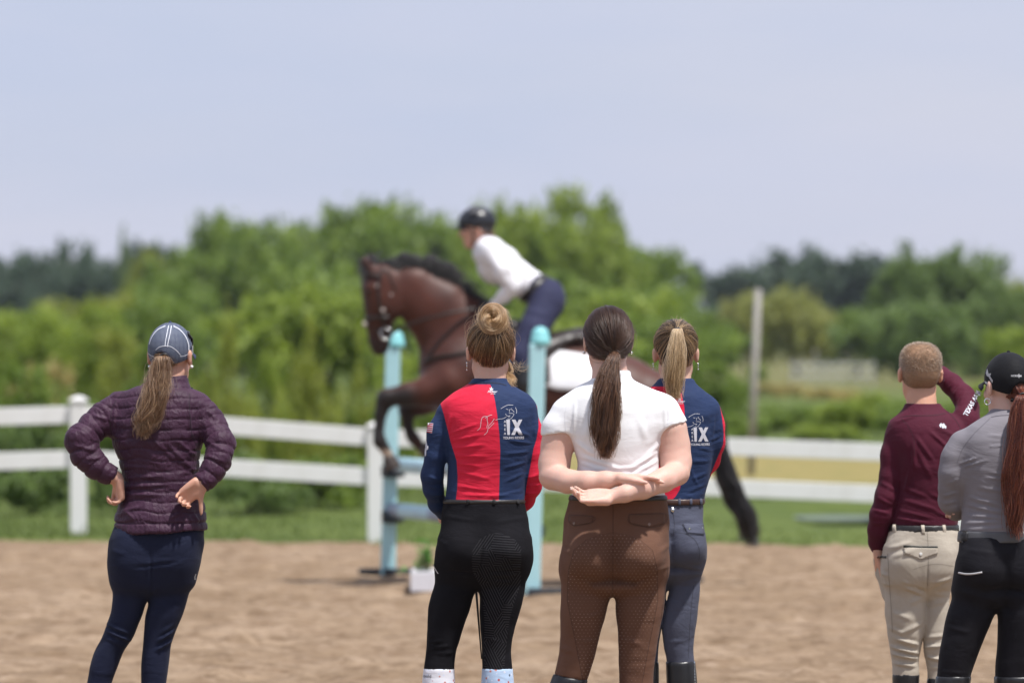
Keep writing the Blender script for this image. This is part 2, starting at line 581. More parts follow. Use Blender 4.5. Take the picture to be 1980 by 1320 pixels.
class Fig:
    """one person; points are given in metres relative to the spot below the person,
    W() turns measured picture points at the person's distance into them"""
    def __init__(s, D, u0):
        s.D, s.u0, s.s = D, u0, FPX / D
        s.X0 = (u0 - 990) / s.s
    def W(s, u, v, y=0.0):
        return np.array([(u - s.u0) / s.s, y, CAMZ - (v - 660) / s.s])
    def Z(s, v): return CAMZ - (v - 660) / s.s
    def X(s, u): return (u - s.u0) / s.s
    def chain(s, pts, sy=1.0, k=.008):
        """pts: (u, v, y, r_px)"""
        return chain([tuple(s.W(p[0], p[1], p[2])) + (p[3] / s.s,) for p in pts], sy, k)
    def loft(s, rows, n=2.2, cap=.02):
        """rows: (v, uL, uR, yc, hy)"""
        return loft([(s.Z(r[0]), s.X((r[1] + r[2]) / 2), r[3], (r[2] - r[1]) / 2 / s.s, r[4]) for r in rows], n, cap)
    def leg(s, rows, depth=1.08, y0=0.0, toe=(0.0, 0.2), y1=0.0):
        """rows (v, uL, uR) down to the frame edge, continued to the ankle; returns leg, foot"""
        L = []
        zt, zb = s.Z(rows[0][0]), s.Z(rows[-1][0])
        for v, a, b in rows:
            z = s.Z(v); hx = (b - a) / 2 / s.s
            f = (zt - z) / max(zt, .01)
            L.append((z, s.X((a + b) / 2), y0 + (y1 - y0) * f, hx, hx * depth))
        zl, cx, yc, hx, hy = L[-1]
        slope = (L[-1][1] - L[-3][1]) / (L[-1][0] - L[-3][0] - 1e-9)
        slope = max(-.25, min(.25, slope)) * .5
        for z, h in ((.34, .056), (.22, .047), (.11, .041), (.05, .040)):
            if z < zl - .04:
                L.append((z, cx + slope * (z - zl), y1 + .005, h, h * 1.12))
        ax = L[-1][1]
        foot = chain([(ax, y1 - .020, .036, .036), (ax + toe[0] * .4, y1 + toe[1] * .40, .038, .040), (ax + toe[0] * .8, y1 + toe[1] * .72, .026, .036), (ax + toe[0], y1 + toe[1] * .95, .020, .026)], k=.03)
        return loft(L, 2.1, .015), foot

def head_prims(c, yaw=0.0, pitch=0.0, sc=1.0, neck=True, nk=None):
    """list of (prim, k); head-local x right, y forward, z up; yaw>0 turns to the person's left"""
    R = rotz(yaw) @ rotx(pitch)
    def T(p): return np.array(c) + R @ (np.array(p, float) * sc)
    E = lambda p, r, A=None: ell(T(p), np.array(r) * sc, R if A is None else R @ A)
    def C(pts, k=.006): return chain([tuple(T(p[:3])) + (p[3] * sc,) for p in pts], k=k)
    out = [(E((0, -.012, .028), (.073, .094, .088)), .0),
           (E((0, .028, -.035), (.056, .062, .088)), .03),
           (E((0, .066, -.102), (.024, .022, .020)), .025),
           (C([(-.044, -.002, -.055, .020), (-.02, .055, -.098, .018)]), .02),
           (C([(.044, -.002, -.055, .020), (.02, .055, -.098, .018)]), .02),
           (C([(-.036, .074, .018, .013), (0, .082, .014, .012), (.036, .074, .018, .013)]), .018),
           (E((-.036, .070, -.028), (.022, .018, .018)), .02),
           (E((.036, .070, -.028), (.022, .018, .018)), .02),
           (C([(0, .086, .010, .008), (0, .100, -.018, .010), (0, .107, -.034, .013)]), .010),
           (E((-.013, .094, -.037), (.009, .010, .008)), .006),
           (E((.013, .094, -.037), (.009, .010, .008)), .006),
           (E((0, .086, -.064), (.023, .010, .006)), .006),
           (E((0, .084, -.074), (.020, .010, .007)), .006)]
    for sx in (-1, 1):
        A = rotz(sx * .35) @ rotx(-.2)
        out.append((E((sx * .079, -.010, -.006), (.010, .019, .032), A), .006))
        out.append((E((sx * .080, -.016, .006), (.011, .015, .018), A), .004))
    cuts = []
    for sx in (-1, 1):
        cuts.append((E((sx * .033, .092, -.002), (.017, .012, .010)), .010))
        cuts.append((E((sx * .089, -.003, -.002), (.006, .008, .014), rotz(sx * .35)), .004))
    cuts.append((E((0, .103, -.069), (.020, .012, .0012)), .002))
    return out, cuts, R, T

def hand_prims(w, f, n, size=1.0, side=1, curl=(.35, .4, .45, .5), thumb=.6, spread=1.0, thumb_curl=.3, tout=1.0):
    """w wrist, f towards the fingertips, n the way the palm faces; side=+1 puts the thumb on the f x n side"""
    w = np.array(w, float); f = np.array(f, float); f /= np.linalg.norm(f)
    n = np.array(n, float); n = n - f * (n @ f); n /= np.linalg.norm(n)
    sd = np.cross(f, n) * side
    R = np.stack([sd, n, f], 1)
    S = size
    out = [(rbox(w + f * .048 * S + n * .002, np.array([.038, .0145, .047]) * S, R, .012 * S), .014),
           (ell(w + f * .035 * S + sd * .024 * S + n * .010 * S, np.array([.017, .013, .028]) * S, R), .010),
           (ell(w + f * .045 * S - sd * .024 * S + n * .009 * S, np.array([.013, .011, .034]) * S, R), .010)]
    offs = (.0285, .0098, -.0090, -.0265); lens = (.070, .079, .073, .056); rad = (.0086, .0088, .0083, .0074)
    fan = (.10, .02, -.05, -.14)
    tips = []
    for o, l, r, fa, c in zip(offs, lens, rad, fan, curl):
        p = w + f * (.088 - abs(o - .005) * .22) * S + sd * o * S
        d = f * math.cos(fa * spread) + sd * math.sin(fa * spread)
        pts = [tuple(p - f * .02 * S) + (r * 1.1 * S,), tuple(p) + (r * 1.05 * S,)]
        ang = 0.0; q = p
        for seg, cc, rr in ((.44, .9, 1.0), (.31, 1.1, .92), (.25, .8, .80)):
            ang += c * cc
            q = q + (d * math.cos(ang) + n * math.sin(ang)) * l * seg * S
            pts.append(tuple(q) + (r * rr * S,))
        out.append((chain(pts, k=.002), .004)); tips.append((q, d * math.cos(ang) + n * math.sin(ang), d * -math.sin(ang) + n * math.cos(ang), r * .8 * S))
    p = w + f * .022 * S + sd * .026 * S + n * .006 * S
    d = f * math.cos(thumb) + sd * math.sin(thumb) * tout + n * .25
    d /= np.linalg.norm(d)
    q1 = p + d * .042 * S
    d2 = d * math.cos(thumb_curl) + f * math.sin(thumb_curl); d2 /= np.linalg.norm(d2)
    q2 = q1 + d2 * .030 * S; q3 = q2 + d2 * .022 * S
    out.append((chain([tuple(p) + (.0135 * S,), tuple(q1) + (.0105 * S,), tuple(q2) + (.0092 * S,), tuple(q3) + (.0075 * S,)], k=.003), .008))
    tips.append((q3, d2, n, .0078 * S))
    return out, tips

def fold_post(fig, folds, noise=0.0012, freq=9.0, seed=1, aniso=(1, 1, 2.0), extra=None, front=False):
    """folds: (u1,v1,u2,v2,width_px,amp_m): raised creases on the side towards the camera"""
    S = []
    for u1, v1, u2, v2, w, a in folds:
        p, q = fig.W(u1, v1), fig.W(u2, v2)
        S.append((p[[0, 2]], q[[0, 2]], w / fig.s, a))
    def post(V, N):
        d = waves(V, freq, seed, aniso) * noise
        back = np.clip(-N[:, 1] * 1.6 + .45, 0, 1)
        XZ = V[:, [0, 2]]
        for p, q, w, a in S:
            e = q - p; L2 = e @ e + 1e-9
            t = ((XZ - p) @ e) / L2; tc = np.clip(t, 0, 1)
            dd = np.sqrt(((XZ - p - tc[:, None] * e) ** 2).sum(1)) / w
            env = np.clip(1.15 - np.abs(tc * 2 - 1) ** 2, 0, 1)
            d += a * back * env * (1 - 1.3 * dd ** 2) * np.exp(-dd ** 2)
        if extra is not None: d = d + extra(V, N)
        return d
    return post

# flat print, flaps and seams laid onto a body
class Skin:
    """ray target made from mesh objects that share one parent"""
    def __init__(s, *objs):
        V, Fc, b = [], [], 0
        for o in objs:
            me = o.data; n = len(me.vertices)
            co = np.empty(n * 3, np.float32); me.vertices.foreach_get('co', co)
            V.append(co.reshape(-1, 3)); q = np.empty(len(me.loops), np.int32); me.loops.foreach_get('vertex_index', q)
            k = len(me.loops) // len(me.polygons)
            Fc.append(q.reshape(-1, k) + b); b += n
        s.t = BVHTree.FromPolygons(np.concatenate(V).tolist(), np.concatenate(Fc).tolist())
    def hit(s, x, z, direc=(0, 1, 0), y=-1.2):
        h = s.t.ray_cast(Vector((x, y, z)), Vector(direc))
        return h[0], h[1]

def lay(name, fig, skin, bm, mat, parent, lift=.0016, thick=0.0, step=.010):
    """bm holds flat faces in (x, z) as vertex (x,0,z); pressed onto the skin from the camera side"""
    bmesh.ops.triangulate(bm, faces=bm.faces)
    for _ in range(5):
        le = [e for e in bm.edges if e.calc_length() > step]
        if not le: break
        bmesh.ops.subdivide_edges(bm, edges=le, cuts=1)
        bmesh.ops.triangulate(bm, faces=bm.faces)
    if thick > 0:
        r = bmesh.ops.extrude_face_region(bm, geom=bm.faces[:])
        top = {v for v in r['geom'] if isinstance(v, bmesh.types.BMVert)}
    else: top = set(bm.verts)
    last = None
    for v in bm.verts:
        h, n = skin.hit(v.co.x, v.co.z)
        if h is None:
            h = Vector((v.co.x, last if last is not None else 0, v.co.z)); n = Vector((0, -1, 0))
        last = h.y
        v.co = h + n * (lift + (thick if v in top and thick > 0 else 0))
    if thick <= 0: bmesh.ops.recalc_face_normals(bm, faces=bm.faces)
    return bm_obj(name, bm, mat, parent, True)

def poly_bm(fig, polys):
    bm = bmesh.new()
    for p in polys:
        vs = [bm.verts.new((fig.X(u), 0, fig.Z(v))) for u, v in p]
        bm.faces.new(vs)
    return bm

def line_bm(fig, lines, w_px):
    """ribbons along picture polylines; lines: list of (points, smooth?)"""
    bm = bmesh.new(); w = w_px / fig.s / 2
    for pts in lines:
        P = spline([(fig.X(u), fig.Z(v)) for u, v in pts], max(3, 6 * (len(pts) - 1)))
        T = np.gradient(P, axis=0); T /= np.linalg.norm(T, axis=1)[:, None] + 1e-9
        Nn = np.stack([-T[:, 1], T[:, 0]], 1)
        prof = np.full(len(P), w)
        a = [bm.verts.new((p[0] + n[0] * q, 0, p[1] + n[1] * q)) for p, n, q in zip(P, Nn, prof)]
        b = [bm.verts.new((p[0] - n[0] * q, 0, p[1] - n[1] * q)) for p, n, q in zip(P, Nn, prof)]
        for i in range(len(P) - 1): bm.faces.new((a[i], a[i + 1], b[i + 1], b[i]))
    return bm

def text_bm(fig, txt, u, v, h_px, wx=1.0, bold=0.0, shear=0.0, align='CENTER', rot=0.0, spacing=1.0):
    """lettering centred at picture point (u,v), cap height h_px"""
    cu = bpy.data.curves.new('lettering', 'FONT'); cu.body = txt; cu.align_x = align; cu.align_y = 'CENTER'
    cu.size = 1.0; cu.offset = bold; cu.shear = shear; cu.space_character = spacing; cu.resolution_u = 3
    ob = bpy.data.objects.new('lettering', cu); COL.objects.link(ob)
    dg = bpy.context.evaluated_depsgraph_get()
    me = bpy.data.meshes.new_from_object(ob.evaluated_get(dg))
    bpy.data.objects.remove(ob); bpy.data.curves.remove(cu)
    bm = bmesh.new(); bm.from_mesh(me); bpy.data.meshes.remove(me)
    bmesh.ops.remove_doubles(bm, verts=bm.verts, dist=1e-4)
    s = h_px / fig.s / 0.70
    ca, sa = math.cos(rot), math.sin(rot)
    for q in bm.verts:
        x, y = q.co.x * s * wx, q.co.y * s
        q.co = Vector((fig.X(u) + x * ca - y * sa, 0, fig.Z(v) + x * sa + y * ca))
    return bm

def join_bm(*bms):
    out = bmesh.new()
    for b in bms:
        me = bpy.data.meshes.new('tmp'); b.to_mesh(me); b.free(); out.from_mesh(me); bpy.data.meshes.remove(me)
    return out

def scalp(T, sc, anchor, n, m, seed, off=.010, puff=.0, cond=None, jit=.0012, sag=0.0, wob=.0):
    """hair drawn over the skull to an anchor direction (head-local); T maps head-local to figure space"""
    r = np.random.default_rng(seed)
    O = np.array([0, -.012, .028]); Rr = np.array([.073, .094, .088]) + off
    an = np.array(anchor, float) - O
    an_dir = an / np.linalg.norm(an)
    D = []
    while len(D) < n:
        d = r.normal(size=(n * 3, 3)); d /= np.linalg.norm(d, axis=1)[:, None]
        p = O + d * (1.0 / np.sqrt(((d / Rr) ** 2).sum(1)))[:, None]
        ok = cond(p) if cond is not None else np.ones(len(p), bool)
        D += list(d[ok])
    D = np.array(D[:n])
    t = np.linspace(0, 1, m)[None, :]
    dot = np.clip(D @ an_dir, -1, 1); om = np.arccos(dot)[:, None] + 1e-4
    d = (np.sin((1 - t) * om) / np.sin(om))[..., None] * D[:, None, :] + (np.sin(t * om) / np.sin(om))[..., None] * an_dir
    d /= np.linalg.norm(d, axis=2)[..., None]
    rr = 1.0 / np.sqrt(((d / Rr) ** 2).sum(2))
    lift = r.uniform(-.002, .003, n)[:, None] + puff * np.sin(np.pi * t)
    tgt = np.linalg.norm(an)
    rr = rr + lift + (tgt - 1.0 / np.sqrt(((an_dir / Rr) ** 2).sum())) * t ** 3
    P = O + d * rr[..., None]
    P += r.normal(0, jit, (n, 1, 3)) * t[..., None] * 2
    if wob: P += (np.sin(t * 9 + r.uniform(0, 6, n)[:, None]) * wob)[..., None] * r.normal(0, 1, (n, 1, 3))
    flat = P.reshape(-1, 3) * sc
    return (T((0, 0, 0)) + (flat @ T.R.T)).reshape(n, m, 3)

class HT:
    """callable head transform that keeps its rotation"""
    def __init__(s, c, R, sc): s.c, s.R, s.sc = np.array(c, float), R, sc
    def __call__(s, p): return s.c + s.R @ (np.array(p, float) * s.sc)

def hair_shell(F_T, sc, off, zb, yb, R, c):
    """hair mass over the skull: zb(x) lower edge, yb(z) front edge, head-local"""
    e = ell(F_T((0, -.012, .028)), (np.array([.073, .094, .088]) + off) * sc, R)
    f = e.fn; c = np.array(c)
    def fn(P):
        q = ((P - c) @ R) / sc
        d = f(P)
        a = (zb(np.abs(q[..., 0]), q[..., 1]) - q[..., 2]) * sc * .8
        b = (q[..., 1] - yb(q[..., 2])) * sc * .8
        d = -smin(-d, -a, .012); return -smin(-d, -b, .012)
    return Prim(fn, e.lo, e.hi)

EYE_W = plain('eye_white', (.75, .72, .70), .2, .03)
EYE_D = plain('eye_iris', (.08, .05, .03), .1, .1)
def eyes(T, sc, parent):
    for sx in (-1, 1):
        bm = bmesh.new()
        bmesh.ops.create_uvsphere(bm, u_segments=14, v_segments=10, radius=.0122 * sc)
        e = bm_obj('eye', bm, EYE_W, parent, True); e.location = T((sx * .033, .0745, -.001))
        bm = bmesh.new()
        bmesh.ops.create_uvsphere(bm, u_segments=12, v_segments=8, radius=.0062 * sc)
        i = bm_obj('iris', bm, EYE_D, e, True); i.location = T.R @ np.array([0, .0072 * sc, 0])

SILVER = plain('silver', (.75, .75, .74), .22, .05, metal=1.0)
def earring(T, sc, sx, parent, r=.0055, drop=.0, mat=None):
    bm = bmesh.new()
    bmesh.ops.create_uvsphere(bm, u_segments=10, v_segments=8, radius=r)
    if drop:
        V, Fc = tube_mesh([[(0, 0, 0, .0012), (0, 0, -drop, .0012)]], 6)
        vs = [bm.verts.new(v) for v in V]
        for q in Fc: bm.faces.new([vs[i] for i in q])
        bmesh.ops.create_uvsphere(bm, u_segments=8, v_segments=6, radius=r * .8, matrix=Matrix.Translation((0, 0, -drop)))
    e = bm_obj('earring', bm, mat or SILVER, parent, True); e.location = T((sx * .086, -.006, -.041))
    return e

def person(label, fig, body, h, skin, post=None, group=None, bounds=None):
    o = sdf_obj('person', body, h, skin, None, post, 1, (fig.X0, fig.D, 0), bounds)
    return tag(o, label, 'person', group)

def seat(f, pelvis, bl, br, LL, RL, u, v0, v1, vf, hw, yc, yf, kl=.045, cuts=True):
    """hips, buttocks and legs as one form, with the cleft from v0 to v1 at u and the fold under each buttock at vf"""
    zc = f.Z(v1)
    def hips(P_):
        d = smin(smin(pelvis.fn(P_), bl.fn(P_), .06), br.fn(P_), .06)
        a = smin(d, LL.fn(P_), kl); b = smin(d, RL.fn(P_), kl)
        t = np.clip((P_[..., 2] - zc + .07) / .12, 0, 1)
        return smin(a, b, .005) + .0115 * t * t * (3 - 2 * t) * np.clip((zc + .23 - P_[..., 2]) / .08, 0, 1)
    parts_ = (pelvis, bl, br, LL, RL)
    P = Field().add(Prim(hips, np.min([p.lo for p in parts_], 0), np.max([p.hi for p in parts_], 0)), 0)
    if not cuts: return P.prim()
    P.cut(chain([tuple(f.W(u, v0, yc - .03)) + (.003,), tuple(f.W(u, (v0 + v1) / 2, yc - .028)) + (.008,), tuple(f.W(u, v0 * .25 + v1 * .75, yc - .02)) + (.011,), tuple(f.W(u, v1, yc + .02)) + (.010,)], .28), .024)
    for sx in (-1, 1):
        P.cut(chain([tuple(f.W(u + sx * hw * 2.0, vf - 10, yf - .035)) + (.002,), tuple(f.W(u + sx * hw, vf + 3, yf - .030)) + (.0085,), tuple(f.W(u + sx * 8, vf - 1, yf - .02)) + (.0095,)], .28), .020)
    return P.prim()

def dress_body(f, label, skin, head, torso, pelvis, legs, feet, arms, bare=(), hands=(), h=.0068, inset=.007, group=None, arm_in=.0055, neck=None):
    """body mesh with covered parts kept a little inside the clothes; head = (u, v, y, yaw, pitch, scale)"""
    hc = f.W(*head[:3]); sc = head[5]
    hp, hcut, R, _ = head_prims(hc, head[3], head[4], sc)
    T = HT(hc, R, sc)
    B = Field()
    B.add(torso.off(-inset - .002), 0).add(pelvis.off(-inset - .002), .006)
    for p in legs: B.add(p.off(-inset), .012)
    for p in feet: B.add(p.off(-.006), .02)
    B.add(chain([tuple(T((0, -.015, -.045))) + (.050 * sc,)] + [tuple(f.W(*q[:3])) + (q[3],) for q in neck], k=.02), .012)
    for p, k in hp: B.add(p, k)
    for p, k in hcut: B.cut(p, k)
    for a in arms: B.add(a.off(-arm_in), .012)
    for a in bare: B.add(a, .004)
    for hh in hands:
        B.add(group_of(hh), .004)
    root = person(label, f, B, h, skin, lambda V, N: waves(V, 30, 5) * .0003, group)
    eyes(T, sc, root)
    return root, T, R, hc, sc
def group_of(items): return group([(items[0][0], 0)] + list(items[1:]))

def boots(f, root, legs, feet, tops, mat, h=.008, name='riding_boot'):
    for lg, ft, (u, v, tilt) in zip(legs, feet, tops):
        Bt = Field().add(lg.off(.004), 0).add(ft.off(.006), .03)
        Bt.clip((f.W(u, v), (tilt, 0, 1)), ((0, 0, .004), (0, 0, -1)))
        sdf_obj(name, Bt, h, mat, root)

BOOT = plain('black_boot', (.013, .013, .015), .38, .2, bump=.1)
BELT = plain('black_leather', (.018, .016, .016), .45, .2)

# caps
def cap_prim(T, sc, R, c, off, zlow, extra=0.0):
    O = T((0, -.010, .026))
    e = ell(O, (np.array([.073, .096, .092]) + off) * sc, R)
    f = e.fn; c = np.array(c)
    def fn(P):
        q = ((P - c) @ R) / sc
        d = f(P)
        low = (zlow(q[..., 0], q[..., 1]) - q[..., 2]) * sc
        d = -smin(-d, -low, .004)
        hole = (np.sqrt((q[..., 0] / .034) ** 2 + ((q[..., 2] + .028) / .042) ** 2) - 1) * .03
        back = np.where(q[..., 1] < -.02, -hole, -1.0)
        return -smin(-d, -back, .004)
    return Prim(fn, e.lo, e.hi)

def visor(name, T, sc, mat, parent, w=.066, l=.07, drop=.018):
    n, m = 15, 6
    V = []
    for j in range(m):
        for i in range(n):
            a = (i / (n - 1) - .5) * 2
            ang = a * 1.12
            x = math.sin(ang) * (w + .012); y0 = .012 + math.cos(ang) * .088
            t = j / (m - 1)
            y = y0 + t * l * math.cos(a * 1.35)
            z = .030 - t * drop - .030 * a * a * (1 - .2 * t)
            V.append(T((x * (1 + .02 * t), y, z)))
    V = np.array(V); k = len(V)
    top = V; bot = V - T.R @ np.array([0, 0, .0035])
    A = np.concatenate([top, bot]); F = []
    for j in range(m - 1):
        for i in range(n - 1):
            a = j * n + i
            F.append((a, a + 1, a + n + 1, a + n)); F.append((k + a, k + a + n, k + a + n + 1, k + a + 1))
    ring = [i for i in range(n)] + [j * n + n - 1 for j in range(1, m)] + [(m - 1) * n + i for i in range(n - 2, -1, -1)] + [j * n for j in range(m - 2, 0, -1)]
    for a, b in zip(ring, ring[1:] + ring[:1]): F.append((a, k + a, k + b, b))
    return mesh_obj(name, A, F, mat, parent)

# ------------------------------------------------------------------ ground, water, air
def edge_y(x): return 44.0 - 0.42 * x / 2.0 * 0.75 + .18 * np.sin(x * 1.7) + .08 * np.sin(x * 4.3 + 1)
def field_z(x, y):
    """grass land: level under the sand, a shallow dip along the fence that deepens to the right, level again beyond"""
    e = edge_y(x)
    dip = np.interp(x, [-8, -5.9, -3.4, -1.1, 1.25, 3.6, 9], [-.06, -.09, .0, -.21, -.24, -.33, -.40])
    t = np.clip((y - e) / 2.2, 0, 1) * np.clip((53.5 - y) / 6.0, 0, 1)
    z = -.03 * (y < e) + dip * np.clip(t * 1.15, 0, 1)
    w = np.exp(-(((x - 3.02) / .40) ** 4 + ((y - 53.0) / 1.05) ** 4))
    return z * (1 - w) - .2 * w

g = G('sand'); co = g.coords(); x, y, z = g.xyz(co)
n1 = g.noise(co, .9, 5, .6); n2 = g.noise(co, 6.0, 5, .65); n3 = g.noise(co, 45.0, 3, .6)
c = g.mix(g.rng(n1, .35, .65), (.265, .186, .118), (.362, .265, .180))
c = g.mix(g.rng(n2, .47, .62, 0, .8), c, (.165, .108, .066))
c = g.mix(g.rng(g.noise(co, 2.6, 4, .6), .52, .66, 0, .5), c, (.21, .135, .082))
c = g.mix(g.rng(g.noise(co, 13.0, 4, .6), .54, .66, 0, .55), c, (.15, .096, .058))
c = g.mix(g.rng(g.noise(g.mapv(co, (1, 1, 1), (7, 3, 0)), 9.0, 4, .6), .56, .68, 0, .5), c, (.46, .35, .255))
c = g.mix(g.rng(n3, .55, .75, 0, .5), c, (.17, .11, .068))
SAND = g.set(color=c, rough=.95, spec=.1, normal=g.bump(g.noise(co, 30, 6, .7), .7, .04))
nx, ny = 260, 520
X, Y = np.meshgrid(np.linspace(-10.0, 10.0, nx), np.linspace(0, 1, ny), indexing='ij')
Yw = 12.0 + (edge_y(X) - 12.0) * Y ** .75
P2 = np.stack([X.ravel(), Yw.ravel(), 0 * X.ravel()], 1)
hz = .016 * waves(P2, .9, 3) + .014 * waves(P2, 2.3, 4) + .010 * np.abs(waves(P2, 4.5, 5, n=9)) + .008 * waves(P2, 8.0, 6)
rr_ = np.random.default_rng(5)
for _ in range(700):                                   # hoof prints and clods
    px, py = rr_.uniform(-4, 4), rr_.uniform(22, 44); w = rr_.uniform(.05, .12); a = rr_.choice([-1, 1]) * rr_.uniform(.012, .035)
    m = (np.abs(P2[:, 0] - px) < 3 * w) & (np.abs(P2[:, 1] - py) < 3 * w)
    hz[m] += a * np.exp(-((P2[m, 0] - px) ** 2 + (P2[m, 1] - py) ** 2) / (w * w))
hz *= 1.15
hz *= np.clip((1 - Y.ravel()) * 30, .15, 1)
hz -= .05 * np.clip((Y.ravel() - .985) / .015, 0, 1)
hz *= np.where(np.abs(Yw.ravel() - 18.3) < 1.5, .25, 1.0)
P2[:, 2] = hz - np.where(Yw.ravel() < 21, .012, 0)
idx = np.arange(nx * ny).reshape(nx, ny)
Q = np.stack([idx[:-1, :-1], idx[1:, :-1], idx[1:, 1:], idx[:-1, 1:]], -1).reshape(-1, 4)
tag(mesh_obj('sand_arena', P2, Q, SAND), 'tan riding arena of loose sand with hoof prints', None, None, 'structure')

g = G('grass_land'); co = g.coords(); x, y, z = g.xyz(co)
n1 = g.noise(g.mapv(co, (.25, .5, .5)), 1.0, 4, .6); n2 = g.noise(co, 3.0, 5, .65)
c = g.mix(g.rng(n1, .35, .65), (.075, .105, .026), (.110, .140, .038))
c = g.mix(g.rng(n2, .45, .75, 0, .7), c, (.045, .070, .018))
dry = g.m('MULTIPLY', g.m('MULTIPLY', g.rng(y, 60, 63), g.rng(y, 84, 78)), g.rng(x, -2.0, .4))
c = g.mix(g.m('MULTIPLY', dry, g.rng(n2, .25, .55)), c, (.27, .215, .085))
far = g.m('MULTIPLY', g.rng(y, 150, 230), g.rng(x, 3, 9))
c = g.mix(g.m('MULTIPLY', far, .42), c, (.24, .19, .10))
LAND = g.set(color=c, rough=.95, spec=.1, normal=g.bump(n2, .6, .06))
xs = np.concatenate([np.linspace(-400, -9, 30), np.linspace(-8.4, 8.4, 70), np.linspace(9, 400, 30)])
ys = np.concatenate([[-40, 0, 20, 38], np.linspace(40, 60, 80), np.linspace(61, 120, 40), np.linspace(125, 900, 30), [1400, 2600]])
X, Y = np.meshgrid(xs, ys, indexing='ij')
Zf = field_z(X, Y) + .02 * waves(np.stack([X.ravel(), Y.ravel(), 0 * X.ravel()], 1), .8, 9).reshape(X.shape) * (Y > 46)
Zf = np.where(Y < edge_y(X) - .3, -.12, Zf)
P3 = np.stack([X.ravel(), Y.ravel(), Zf.ravel()], 1)
idx = np.arange(len(xs) * len(ys)).reshape(len(xs), len(ys))
Q = np.stack([idx[:-1, :-1], idx[1:, :-1], idx[1:, 1:], idx[:-1, 1:]], -1).reshape(-1, 4)
tag(mesh_obj('grass_field', P3, Q, LAND), 'mown green grass field beyond the arena', None, None, 'structure')

# pond
g = G('pond_water'); co = g.coords()
WAT = g.set(color=(.10, .125, .10), rough=.5, spec=.3, normal=g.bump(g.noise(co, 4, 3, .5), .15, .02))
a_ = np.linspace(0, 2 * math.pi, 40, endpoint=False)
V = [(3.02 + .44 * math.cos(t) * (1 + .1 * math.sin(3 * t)), 53.0 + .85 * math.sin(t) * (1 + .1 * math.cos(2 * t)), -.088) for t in a_]
tag(mesh_obj('pond_water', V, [tuple(range(40))], WAT, None, False), 'small pond reflecting the pale sky behind the rails', None, None, 'structure')

# grass blades and weeds along the arena edge and in the field (uncountable)
def leaf_quads(P, size, seed, up=.5, asp=.45, jit=.5):
    """one leaf spray (a small quad) at each point; blades tend to face up"""
    r = np.random.default_rng(seed); n = len(P)
    nn = r.normal(size=(n, 3)); nn[:, 2] = np.abs(nn[:, 2]) + up * 2; nn /= np.linalg.norm(nn, axis=1)[:, None]
    d = np.cross(nn, r.normal(size=(n, 3))); d /= np.linalg.norm(d, axis=1)[:, None] + 1e-9
    s = np.cross(nn, d)
    L_ = size * r.uniform(1 - jit, 1 + jit, (n, 1))
    V = np.stack([P - d * L_ * .5, P + s * L_ * asp * .5, P + d * L_ * .5, P - s * L_ * asp * .5], 1).reshape(-1, 3)
    F = np.arange(4 * n).reshape(n, 4)
    return V, F

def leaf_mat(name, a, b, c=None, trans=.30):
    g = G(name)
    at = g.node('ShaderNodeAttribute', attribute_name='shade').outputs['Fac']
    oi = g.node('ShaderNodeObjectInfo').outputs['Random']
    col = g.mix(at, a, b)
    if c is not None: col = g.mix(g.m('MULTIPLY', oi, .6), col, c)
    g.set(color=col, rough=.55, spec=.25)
    # a leaf reflects about as much as it lets through
    tr = g.node('ShaderNodeBsdfTranslucent', {'Color': g.mix(1.0, col, (trans * 2, trans * 2, trans * 1.6), 'MULTIPLY')})
    mx = g.node('ShaderNodeAddShader', {0: g.bsdf.outputs[0], 1: tr.outputs[0]})
    g.t.links.new(mx.outputs[0], g.out.inputs['Surface'])
    return g.mat

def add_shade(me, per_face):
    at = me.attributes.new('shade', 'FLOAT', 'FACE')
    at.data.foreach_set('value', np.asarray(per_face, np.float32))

r = np.random.default_rng(77)
n = 20000
gx = r.uniform(-5.2, 5.2, n); gy = edge_y(gx) + .05 + (r.uniform(0, 1, n) ** 1.3) * 17
gz = field_z(gx, gy)
base = np.stack([gx, gy, gz], 1)
keep = ((gx - 3.05) / 1.3) ** 2 + ((gy - 52.9) / 2.3) ** 2 > 1
base = base[keep]; n = len(base)
h = r.uniform(.02, .055, n) * (1 + 1.0 * (r.uniform(0, 1, n) > .95)); lean = r.normal(0, .3, (n, 2)) * h[:, None]
wd = r.uniform(.008, .016, n); an = r.uniform(0, 3.14, n)
dx = np.stack([np.cos(an) * wd, np.sin(an) * wd, 0 * an], 1)
tip = base + np.stack([lean[:, 0], lean[:, 1], h], 1)
V = np.stack([base - dx, base + dx, tip], 1).reshape(-1, 3)
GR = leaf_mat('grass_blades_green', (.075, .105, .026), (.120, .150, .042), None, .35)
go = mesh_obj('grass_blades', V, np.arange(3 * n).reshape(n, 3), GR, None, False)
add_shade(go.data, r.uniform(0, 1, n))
tag(go, 'short grass growing along the arena edge and fence', None, None, 'stuff')

